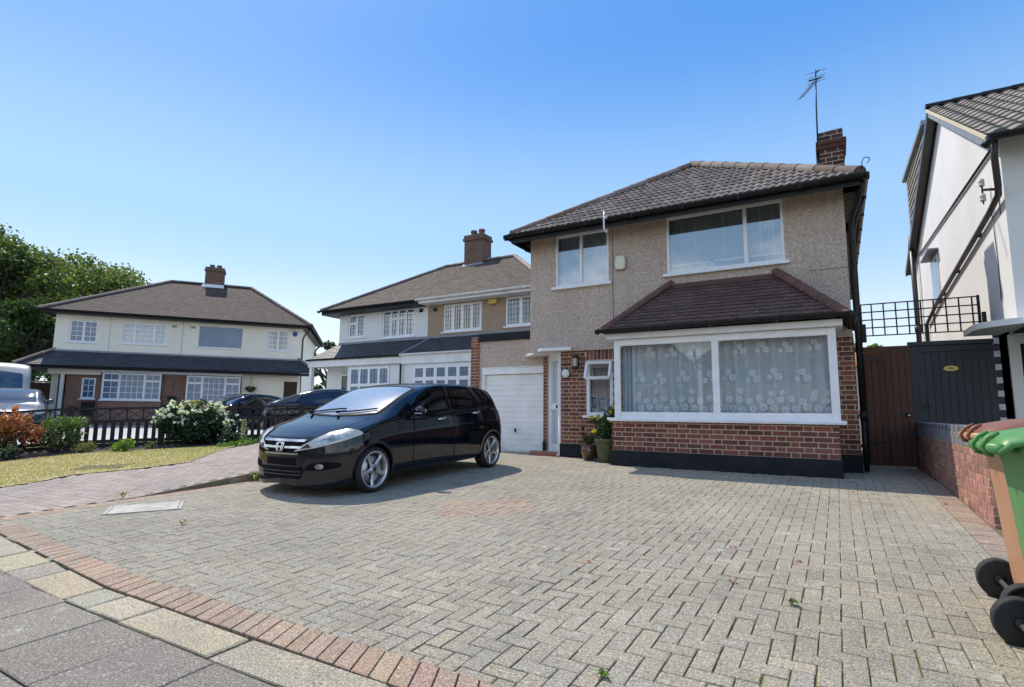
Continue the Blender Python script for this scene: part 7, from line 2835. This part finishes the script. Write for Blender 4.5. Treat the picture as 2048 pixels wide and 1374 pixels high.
bd = Body(top, bot, belt, 0.885, 0.17, 4.12, (0.95, 1.75), (3.9, 4.1), roof_in=0.76, nose_r=0.62, tail_r=0.40, pn=2.3)
car = Car(bd, CAR, 'car_black')
WF, WR_ = (0.885, 0.285), (3.59, 0.285)
win_front = rounded([(1.70, 0.935), (2.46, 0.985), (2.42, 1.305), (2.10, 1.285), (1.80, 1.15)], 0.05)
win_quart = rounded([(1.34, 0.93), (1.62, 0.94), (1.62, 1.09)], 0.03)
win_rear = rounded([(2.57, 0.99), (3.24, 1.025), (3.06, 1.315), (2.55, 1.312)], 0.05)
win_tail = rounded([(3.46, 1.05), (3.66, 1.065), (3.44, 1.285), (3.24, 1.305)], 0.03)
screen = rounded([(-0.66, 1.12), (-0.36, 1.02), (0.0, 0.985), (0.36, 1.02), (0.66, 1.12), (0.60, 1.95), (0.3, 2.02), (0.0, 2.03), (-0.3, 2.02), (-0.60, 1.95)], 0.06)
wins = [win_front, win_quart, win_rear, win_tail]
mb = car.shell(cut_L=[inset(p, 0.02) for p in wins], cut_T=[inset(screen, 0.03)], wheels=[WF, WR_], wr=0.328)
body_o = mb.build('body', MT['car_black'], CAR, world=False, fixn=False)
# arches, with paint lip and dark liner
for wy, wz in (WF, WR_):
    for md in ('L', 'R'):
        mb = MB()
        K = 40
        ring_o, ring_i = [], []
        for k in range(K + 1):
            a = math.pi * (1.10 - 1.20 * k / K)
            for rad, lst in ((0.355, ring_o), (0.315, ring_i)):
                y_, z_ = wy + rad * math.cos(a), max(wz + rad * math.sin(a), 0.15)
                h = car.hit(md, y_, z_)
                if h is None:
                    lst.append(None); continue
                sgn = 1 if md == 'L' else -1
                p = h[0] + Vector((sgn * (0.003 if rad > 0.35 else 0.010), 0, 0))
                lst.append(p)
        for k in range(K):
            q = (ring_o[k], ring_o[k + 1], ring_i[k + 1], ring_i[k])
            if all(v is not None for v in q):
                mb.mesh(q, [(0, 1, 2, 3)], sm=True)
                sgn = 1 if md == 'L' else -1
                mb.mesh([q[3], q[2], q[2] - Vector((sgn * 0.03, 0, 0)), q[3] - Vector((sgn * 0.03, 0, 0))], [(0, 1, 2, 3)], sm=True)
        mb.build('wheel_arch', MT['car_black'], body_o, world=False)
mb = MB()
for wy, wz in (WF, WR_):
    for s_ in (-1, 1):
        V = []; K = 20
        for k in range(K + 1):
            a = math.pi * (1.08 - 1.16 * k / K)
            for x_ in (0.85, 0.55):
                V.append((s_ * x_, wy + 0.325 * math.cos(a), wz + 0.325 * math.sin(a)))
        mb.mesh(V, [(2 * k, 2 * k + 1, 2 * k + 3, 2 * k + 2) for k in range(K)])
        mb.face([(s_ * 0.55, wy + 0.33 * math.cos(math.pi * k / 10), wz - 0.03 + 0.33 * math.sin(math.pi * k / 10)) for k in range(11)])
mb.box(-0.62, 0.35, 0.16, 0.62, 3.95, 0.20)
mb.build('wheel_liner', MT['trim'], body_o, world=False)
for wy, wz in (WF, WR_):
    for s_ in (1, -1):
        wheel(CAR, s_ * 0.872, wy, wz, 0.287, 0.228, 0.19, s_)
# glass with black seals
for md, nm in (('L', 'near'), ('R', 'far')):
    for p in wins:
        mb = MB(); car.patch(mb, md, p, off=0.003, step=0.05)
        wo_ = mb.build('side_window', MT['car_glass'], CAR, world=False, fixn=False)
        mb = MB(); car.patch(mb, md, inset(p, -0.022), off=0.006, step=0.03, hole=inset(p, 0.024))
        mb.build('seal', MT['trim'], wo_, world=False, fixn=False)
mb = MB(); car.patch(mb, 'T', screen, off=0.003, step=0.05)
ws_o = mb.build('windscreen', MT['car_screen'], CAR, world=False, fixn=False)
mb = MB(); car.patch(mb, 'T', inset(screen, -0.01), off=0.006, step=0.03, hole=inset(screen, 0.028))
mb.build('seal', MT['trim'], ws_o, world=False, fixn=False)
for pts in ([(-0.55, 1.10), (-0.10, 1.16), (0.05, 1.17)], [(0.02, 1.07), (0.35, 1.13), (0.58, 1.22)]):
    Q = []
    for q in pts:
        h = car.hit('T', *q)
        Q.append(h[0] + h[1] * 0.022)
    mb = MB(); mb.tube(Q, 0.010, 6); mb.tube([Q[0] - Vector((0, 0.05, 0.0)), Q[0]], 0.016, 6)
    mb.build('wiper', MT['trim'], CAR, world=False)
mb = MB()
ra = [(-0.45, 3.74), (0.45, 3.74)]
car.patch(mb, 'B', rounded([(-0.60, 0.86), (0.60, 0.86), (0.52, 1.24), (-0.52, 1.24)], 0.06), off=0.004, step=0.06)
mb.build('rear_window', MT['car_glass_dark'], CAR, world=False, fixn=False)
# shut lines
mb = MB()
for md in ('L', 'R'):
    car.strip(mb, md, [(1.63, 0.90), (1.60, 0.70), (1.60, 0.32), (1.66, 0.24)], 0.009)
    car.strip(mb, md, [(2.51, 0.97), (2.52, 0.7), (2.54, 0.24)], 0.009)
    car.strip(mb, md, [(3.32, 1.02), (3.38, 0.78), (3.30, 0.60), (3.14, 0.52)], 0.009)
    car.strip(mb, md, [(1.62, 0.235), (3.20, 0.245)], 0.008)
    car.strip(mb, md, [(1.35, 0.90), (0.95, 0.83), (0.64, 0.74)], 0.009)
car.strip(mb, 'T', [(-0.60, 0.60), (-0.46, 0.32), (-0.2, 0.25), (0.2, 0.25), (0.46, 0.32), (0.60, 0.60), (0.66, 1.0)], 0.010)
car.strip(mb, 'T', [(-0.60, 0.60), (-0.66, 1.0)], 0.010)
mb.build('shut_line', MT['trim'], body_o, world=False, fixn=False)
for md in ('L', 'R'):
    mb = MB()
    car.patch(mb, md, rounded([(1.30, 0.215), (3.18, 0.225), (3.18, 0.265), (1.30, 0.26)], 0.015), off=0.010, step=0.04)
    mb.build('side_skirt', MT['car_black'], body_o, world=False, fixn=False)
# door handles, mirrors
for md, sg in (('L', 1), ('R', -1)):
    for (y_, z_) in ((2.24, 0.865), (3.13, 0.925)):
        h = car.hit(md, y_, z_)
        mb = MB()
        c = h[0] + Vector((sg * 0.012, 0, 0))
        mb.tube([c + Vector((0, -0.11, -0.012)), c + Vector((sg * 0.022, -0.05, -0.004)), c + Vector((sg * 0.024, 0.03, 0.004)), c + Vector((0, 0.11, 0.012))], [0.012, 0.018, 0.02, 0.014], 10)
        ho = mb.build('door_handle', MT['chrome'], CAR, world=False)
        mb = MB()
        mb.lathe([(0.03, 0.0), (0.026, 0.004), (0, 0.006)], h[0] + Vector((0, 0.0, 0.0)), (sg, 0, 0), 16)
        mb.build('handle_cup', MT['trim'], ho, world=False)
    h = car.hit(md, 1.62, 0.945)
    bm = bmesh.new()
    bmesh.ops.create_uvsphere(bm, u_segments=20, v_segments=12, radius=1)
    for v in bm.verts:
        x_, y_, z_ = v.co
        y2 = y_ * (0.055 if y_ < 0 else 0.045)
        v.co = Vector((x_ * 0.105, y2, z_ * 0.062 + x_ * sg * 0.012))
    mt = Matrix.Translation(h[0] + Vector((sg * 0.125, 0.0, 0.045)))
    mb = MB(); mb.bm(bm, sm=True, mat=mt)
    mo = mb.build('door_mirror', MT['car_black'], CAR, world=False)
    mb = MB(); mb.tube([h[0] - Vector((sg * 0.02, 0, 0)), h[0] + Vector((sg * 0.07, 0.0, 0.025))], [0.03, 0.022], 10)
    mb.build('mirror_arm', MT['trim'], mo, world=False)
    bm = bmesh.new()
    bmesh.ops.create_uvsphere(bm, u_segments=18, v_segments=8, radius=1)
    for v in bm.verts:
        v.co = Vector((v.co.x * 0.092, v.co.y * 0.012, v.co.z * 0.048))
    mb = MB(); mb.bm(bm, sm=True, mat=Matrix.Translation(h[0] + Vector((sg * 0.128, 0.043, 0.045))))
    mb.build('mirror_glass', MT['chrome'], mo, world=False)
    bm = bmesh.new()
    bmesh.ops.create_uvsphere(bm, u_segments=16, v_segments=8, radius=1)
    for v in bm.verts:
        v.co = Vector((v.co.x * 0.075, v.co.y * 0.03, v.co.z * 0.014))
    mb = MB(); mb.bm(bm, sm=True, mat=Matrix.Translation(h[0] + Vector((sg * 0.14, -0.04, 0.01))))
    mb.build('indicator', MT['lamp_refl'], mo, world=False)
# lamps: outlines laid on the corner of the wing
for md in ('D', 'E'):
    hl = rounded([(0.285, 0.535), (0.60, 0.595), (0.86, 0.660), (1.10, 0.735), (1.06, 0.775), (0.92, 0.795), (0.74, 0.765), (0.55, 0.690), (0.40, 0.615)], 0.03)
    mb = MB(); car.patch(mb, md, hl, off=0.010, step=0.03)
    ho = mb.build('headlight', MT['lamp_lens'], CAR, world=False, fixn=False)
    mb = MB(); car.patch(mb, md, inset(hl, -0.008), off=0.006, step=0.025, hole=inset(hl, 0.006))
    mb.build('seal', MT['trim'], ho, world=False, fixn=False)
    mb = MB(); car.patch(mb, md, rounded([(0.56, 0.622), (0.78, 0.665), (0.93, 0.735), (0.80, 0.745), (0.62, 0.68)], 0.03), off=0.013, step=0.03)
    mb.build('reflector', MT['lamp_refl'], ho, world=False, fixn=False)
    mb = MB(); car.patch(mb, md, rounded([(0.38, 0.572), (0.50, 0.592), (0.46, 0.632)], 0.012), off=0.013, step=0.02)
    mb.build('indicator', MT['alloy_dark'], ho, world=False, fixn=False)
    fg = rounded([(0.40, 0.315), (0.66, 0.325), (0.86, 0.36), (0.84, 0.41), (0.66, 0.425), (0.48, 0.40)], 0.03)
    mb = MB(); car.patch(mb, md, fg, off=0.003, step=0.03)
    fo_ = mb.build('fog_light_recess', MT['trim'], CAR, world=False, fixn=False)
    mb = MB()
    el_ = [(0.60 + 0.05 * math.cos(2 * math.pi * k / 20), 0.368 + 0.032 * math.sin(2 * math.pi * k / 20)) for k in range(20)]
    car.patch(mb, md, el_, off=0.016, step=0.02)
    mb.build('lamp', MT['lamp_refl'], fo_, world=False, fixn=False)
for md in ('L', 'R'):
    mb = MB(); car.patch(mb, md, rounded([(3.78, 0.70), (3.95, 0.66), (3.93, 0.84), (3.86, 0.95), (3.80, 0.86)], 0.02), off=0.006, step=0.03)
    mb.build('tail_light', MT['red_lens'], CAR, world=False, fixn=False)
# grille, emblem, lower intake
mb = MB(); car.patch(mb, 'F', rounded([(-0.33, 0.50), (0.33, 0.50), (0.40, 0.665), (-0.40, 0.665)], 0.05), off=0.004, step=0.03)
go = mb.build('grille', MT['trim'], CAR, world=False, fixn=False)
mb = MB()
for za, zb_, xw in ((0.648, 0.672, 0.385), (0.575, 0.600, 0.355), (0.500, 0.522, 0.31)):
    car.patch(mb, 'F', rounded([(-xw + 0.02, za), (xw - 0.02, za), (xw, zb_), (-xw, zb_)], 0.012), off=0.016, step=0.02)
mb.build('chrome_bar', MT['chrome'], go, world=False, fixn=False)
mb = MB()
car.patch(mb, 'F', rounded([(-0.062, 0.535), (0.062, 0.535), (0.075, 0.635), (-0.075, 0.635)], 0.02), off=0.026, step=0.02, hole=rounded([(-0.048, 0.546), (0.048, 0.546), (0.058, 0.624), (-0.058, 0.624)], 0.016))
car.patch(mb, 'F', [(-0.050, 0.624), (-0.030, 0.624), (-0.020, 0.546), (-0.038, 0.546)], off=0.028, step=0.02)
car.patch(mb, 'F', [(0.050, 0.624), (0.030, 0.624), (0.020, 0.546), (0.038, 0.546)], off=0.028, step=0.02)
car.patch(mb, 'F', [(-0.028, 0.578), (0.028, 0.578), (0.029, 0.594), (-0.029, 0.594)], off=0.028, step=0.02)
mb.build('emblem', MT['chrome'], go, world=False, fixn=False)
mb = MB()
car.patch(mb, 'F', rounded([(-0.066, 0.532), (0.066, 0.532), (0.08, 0.638), (-0.08, 0.638)], 0.02), off=0.020, step=0.02)
mb.build('emblem_back', MT['trim'], go, world=False, fixn=False)
mb = MB(); car.patch(mb, 'F', rounded([(-0.34, 0.215), (0.34, 0.215), (0.38, 0.355), (-0.38, 0.355)], 0.04), off=0.004, step=0.03)
lo = mb.build('lower_grille', MT['trim'], CAR, world=False, fixn=False)
mb = MB()
for z_ in (0.265, 0.305):
    car.patch(mb, 'F', [(-0.35, z_ - 0.007), (0.35, z_ - 0.007), (0.35, z_ + 0.007), (-0.35, z_ + 0.007)], off=0.012, step=0.02)
mb.build('grille_bar', MT['alloy_dark'], lo, world=False, fixn=False)
mb = MB(); car.patch(mb, 'F', rounded([(-0.26, 0.375), (0.26, 0.375), (0.26, 0.46), (-0.26, 0.46)], 0.01), off=0.006, step=0.03)
mb.build('number_plate', MT['trim'], CAR, world=False, fixn=False)
# cabin
mb = MB()
for x_ in (-0.5, 0.0, 0.5):
    for y_ in (2.05, 2.85):
        mb.bbox(x_ - 0.19, y_, 0.35, x_ + 0.19, y_ + 0.46, 0.62, 0.04)
        bm = bmesh.new(); bmesh.ops.create_cube(bm, size=1)
        for v in bm.verts:
            v.co = Vector((v.co.x * 0.38, v.co.y * 0.12, v.co.z * 0.58))
        bmesh.ops.bevel(bm, geom=bm.edges[:], offset=0.04, segments=3, affect='EDGES')
        mb.bm(bm, mat=Matrix.Translation((x_, y_ + 0.50, 0.86)) @ Matrix.Rotation(-0.28, 4, 'X'))
        mb.bbox(x_ - 0.12, y_ + 0.56, 1.13, x_ + 0.12, y_ + 0.64, 1.26, 0.03)
mb.build('seat', MT['seat'], CAR, world=False)
mb = MB()
mb.box(-0.72, 1.2, 0.3, 0.72, 3.9, 0.33)
mb.prism([(-0.72, 1.02, 0.5), (-0.72, 1.62, 0.5), (-0.72, 1.62, 0.88), (-0.72, 1.05, 0.90)], (1.44, 0, 0))
mb.lathe([(0.16, 0), (0.175, 0.012), (0.16, 0.024)], (-0.4, 1.72, 0.88), (0, 0.85, 0.45), 24)
mb.build('dashboard', MT['seat'], CAR, world=False)


# ---------------------------------------------------------------- other vehicles beyond the fence
def simple_car(name, label, cat, loc, heading, paint, top, bot, belt, W, nose, tail, c0, c1, wins, screen, axles, wr, hl=None, rear=None, roof_in=0.74, group='cars parked on the forecourt', grille=None):
    t = thing(name, label, cat, loc, heading, group)
    b_ = Body(top, bot, belt, W, nose, tail, c0, c1, roof_in=roof_in)
    c = Car(b_, t, paint)
    mb = c.shell(wheels=axles, wr=wr + 0.03)
    bo = mb.build('body', MT[paint], t, world=False, fixn=False)
    mb = MB()
    for wy, wz in axles:
        for s_ in (-1, 1):
            mb.face([(s_ * W * 0.6, wy + (wr + 0.06) * math.cos(2 * math.pi * k / 24), wz + (wr + 0.06) * math.sin(2 * math.pi * k / 24)) for k in range(24)])
    mb.build('wheel_liner', MT['trim'], bo, world=False)
    for wy, wz in axles:
        for s_ in (1, -1):
            wheel(t, s_ * W * 0.985, wy, wz, wr, wr * 0.72, 0.19, s_)
    for md in ('L', 'R'):
        for p in wins:
            mb = MB(); c.patch(mb, md, rounded(p, 0.04), off=0.006, step=0.08)
            mb.build('side_window', MT['car_glass_dark'], t, world=False, fixn=False)
    if screen:
        mb = MB(); c.patch(mb, 'T', rounded(screen, 0.05), off=0.006, step=0.08)
        mb.build('windscreen', MT['car_screen_dark'], t, world=False, fixn=False)
    if rear:
        mb = MB(); c.patch(mb, 'T', rounded(rear, 0.05), off=0.006, step=0.08)
        mb.build('rear_window', MT['car_glass_dark'], t, world=False, fixn=False)
    if hl:
        for md in ('D', 'E'):
            mb = MB(); c.patch(mb, md, rounded(hl, 0.03), off=0.008, step=0.04)
            mb.build('headlight', MT['lamp_lens'], t, world=False, fixn=False)
    if grille:
        mb = MB(); c.patch(mb, 'F', rounded(grille, 0.03), off=0.008, step=0.05)
        mb.build('grille', MT['trim'], t, world=False, fixn=False)
    for md, sg in (('L', 1), ('R', -1)):
        h = c.hit(md, wins[0][0][0] + 0.1, wins[0][0][1] + 0.03)
        bm = bmesh.new(); bmesh.ops.create_uvsphere(bm, u_segments=14, v_segments=8, radius=1)
        for v in bm.verts:
            v.co = Vector((v.co.x * 0.11, v.co.y * 0.06, v.co.z * 0.075))
        mb = MB(); mb.bm(bm, sm=True, mat=Matrix.Translation(h[0] + Vector((sg * 0.12, 0, 0.05))))
        mb.build('door_mirror', MT[paint], t, world=False)
    return t, c


m_, n_n, b_n, o_n = newmat("windscreen_dark")
b_n.inputs["Base Color"].default_value = (0.02, 0.03, 0.04, 1); b_n.inputs["Roughness"].default_value = 0.02; b_n.inputs["Specular IOR Level"].default_value = 1.0; b_n.inputs["Coat Weight"].default_value = 1.0
MT['car_screen_dark'] = m_
HATCH = dict(
    top=[(0, 0.5), (0.03, 0.62), (0.12, 0.72), (0.5, 0.83), (1.05, 0.93), (1.5, 1.17), (1.95, 1.36), (2.4, 1.42), (2.9, 1.41), (3.4, 1.34), (3.8, 1.18), (4.0, 0.98), (4.1, 0.75), (4.15, 0.55)],
    bot=[(0, 0.3), (0.08, 0.2), (0.4, 0.17), (2, 0.18), (3.7, 0.22), (4.15, 0.35)],
    belt=[(0, 0.45), (0.12, 0.62), (0.5, 0.74), (1.1, 0.86), (1.8, 0.90), (2.8, 0.96), (3.5, 1.0), (3.9, 0.94), (4.15, 0.5)],
    W=0.87, nose=0.0, tail=4.15, c0=(0.95, 1.75), c1=(3.9, 4.1),
    wins=[[(1.45, 0.93), (2.42, 0.965), (2.40, 1.335), (2.05, 1.31)], [(2.5, 0.97), (3.45, 1.02), (3.1, 1.28), (2.5, 1.335)]],
    screen=[(-0.62, 1.2), (0, 1.06), (0.62, 1.2), (0.55, 1.92), (0, 2.0), (-0.55, 1.92)],
    axles=[(0.82, 0.30), (3.38, 0.30)], wr=0.30,
    hl=[(0.10, 0.56), (0.55, 0.62), (0.90, 0.70), (0.85, 0.76), (0.5, 0.73), (0.22, 0.64)], grille=[(-0.4, 0.42), (0.4, 0.42), (0.45, 0.56), (-0.45, 0.56)])
COUPE = dict(HATCH)
COUPE.update(
    top=[(0, 0.5), (0.03, 0.62), (0.12, 0.70), (0.5, 0.80), (1.15, 0.90), (1.6, 1.12), (2.05, 1.30), (2.5, 1.37), (2.9, 1.35), (3.4, 1.24), (3.85, 1.08), (4.15, 0.98), (4.3, 0.80), (4.35, 0.55)],
    bot=[(0, 0.3), (0.08, 0.2), (0.4, 0.17), (2, 0.18), (3.9, 0.22), (4.35, 0.35)],
    belt=[(0, 0.45), (0.12, 0.60), (0.5, 0.72), (1.1, 0.83), (1.8, 0.88), (2.8, 0.93), (3.5, 0.98), (4.1, 0.92), (4.35, 0.5)],
    tail=4.35, c1=(3.95, 4.3),
    wins=[[(1.55, 0.92), (2.60, 0.95), (2.58, 1.29), (2.15, 1.26)], [(2.68, 0.955), (3.75, 1.005), (3.2, 1.19), (2.68, 1.29)]],
    screen=[(-0.62, 1.3), (0, 1.16), (0.62, 1.3), (0.54, 2.02), (0, 2.1), (-0.54, 2.02)], axles=[(0.85, 0.31), (3.5, 0.31)], wr=0.31)
# dark coupe-like hatch behind the fence: points to the right along the street
simple_car('parked_car', 'dark navy hatchback facing right behind the picket fence, nearer to the cream front door', 'car', (-10.55, 12.75, 0.08), math.radians(143), 'car_navy', **COUPE)
simple_car('parked_car', 'black car facing left behind the white flowering shrub, in front of the white bay window', 'car', (-20.4, 11.4, 0.08), math.radians(3), 'car_black', **HATCH)
simple_car('parked_car', 'silver grey car facing the street at the left edge beside the brown timber fence', 'car', (-19.8, 6.1, 0.03), math.radians(70), 'car_silver', **HATCH)
VAN = dict(
    top=[(0, 0.7), (0.05, 0.95), (0.3, 1.12), (0.75, 1.25), (1.1, 1.6), (1.5, 2.05), (1.9, 2.38), (2.4, 2.46), (3.5, 2.48), (5.0, 2.46), (5.2, 2.35), (5.3, 1.6), (5.32, 0.9)],
    bot=[(0, 0.4), (0.2, 0.25), (2, 0.25), (5.3, 0.4)],
    belt=[(0, 0.6), (0.3, 0.98), (0.8, 1.15), (1.3, 1.25), (2.5, 1.3), (5.0, 1.3), (5.32, 0.8)],
    W=0.98, nose=0, tail=5.32, c0=(0.7, 1.6), c1=(5.25, 5.3),
    wins=[[(1.25, 1.28), (2.2, 1.30), (2.2, 1.85), (1.75, 1.85)]],
    screen=[(-0.72, 0.92), (0, 0.82), (0.72, 0.92), (0.68, 1.50), (0, 1.56), (-0.68, 1.50)],
    axles=[(0.95, 0.34), (4.2, 0.34)], wr=0.34, hl=[(0.2, 0.72), (0.6, 0.78), (0.85, 0.9), (0.75, 1.0), (0.4, 0.9)], roof_in=0.88)
simple_car('delivery_van', 'tall silver white van parked behind the silver car at the left edge', 'van', (-25.0, 7.35, 0.08), math.radians(72), 'car_white', **VAN)

# ================================================================== houses across the street (seen in the panes)
def opposite(x, label, kind):
    t = thing('terraced_house', label, 'house', (x, -24, g(-3)), math.pi, 'houses across the street')
    mb = MB()
    wall_open(mb, -5.5, 5.5, 0, 5.2, 0, 0.3, [(-4.6, -2.2, 3.5, 4.7), (2.2, 4.6, 3.5, 4.7), (-4.6, -2.2, 0.9, 2.2), (2.2, 4.6, 0.9, 2.2)])
    mb.box(-5.5, 0.301, 0, 5.5, 8, 5.2)
    mb.build('wall', MT[kind], t, world=False)
    for w_ in ((-4.6, -2.2, 3.5, 4.7), (2.2, 4.6, 3.5, 4.7), (-4.6, -2.2, 0.9, 2.2), (2.2, 4.6, 0.9, 2.2)):
        window(t, *w_, 0, cols=(1, 1, 1), fw=0.09, mw=0.1, world=False)
    mb = MB()
    roof_slope(mb, [(-6, -0.5, 5.1), (6, -0.5, 5.1), (3.2, 4, 8.2), (-3.2, 4, 8.2)], gauge=0.3, tw=0.4, tones=((1.3, 0.8, 0.65), (1.1, 0.7, 0.6)))
    roof_slope(mb, [(6, -0.5, 5.1), (6, 8.5, 5.1), (3.2, 4, 8.2)], gauge=0.3, tw=0.4, tones=((1.3, 0.8, 0.65),))
    roof_slope(mb, [(-6, 8.5, 5.1), (-6, -0.5, 5.1), (-3.2, 4, 8.2)], gauge=0.3, tw=0.4, tones=((1.3, 0.8, 0.65),))
    mb.build('roof', MT['tile_brown'], t, world=False, fixn=False)


opposite(-16, 'brick semi-detached house reflected in the left bay pane', 'brick_far')
opposite(-3, 'grey rendered house across the street reflected in the bay window', 'dash')
tree('dark conifer-like street tree across the road, reflected in the bay window', (-9.6, -21, g(-3)), 7.5, 1.1, 3500, 0.2, [(0.03, 0.06, 0.025), (0.05, 0.08, 0.03)], 61, nb=16, low=0.05)
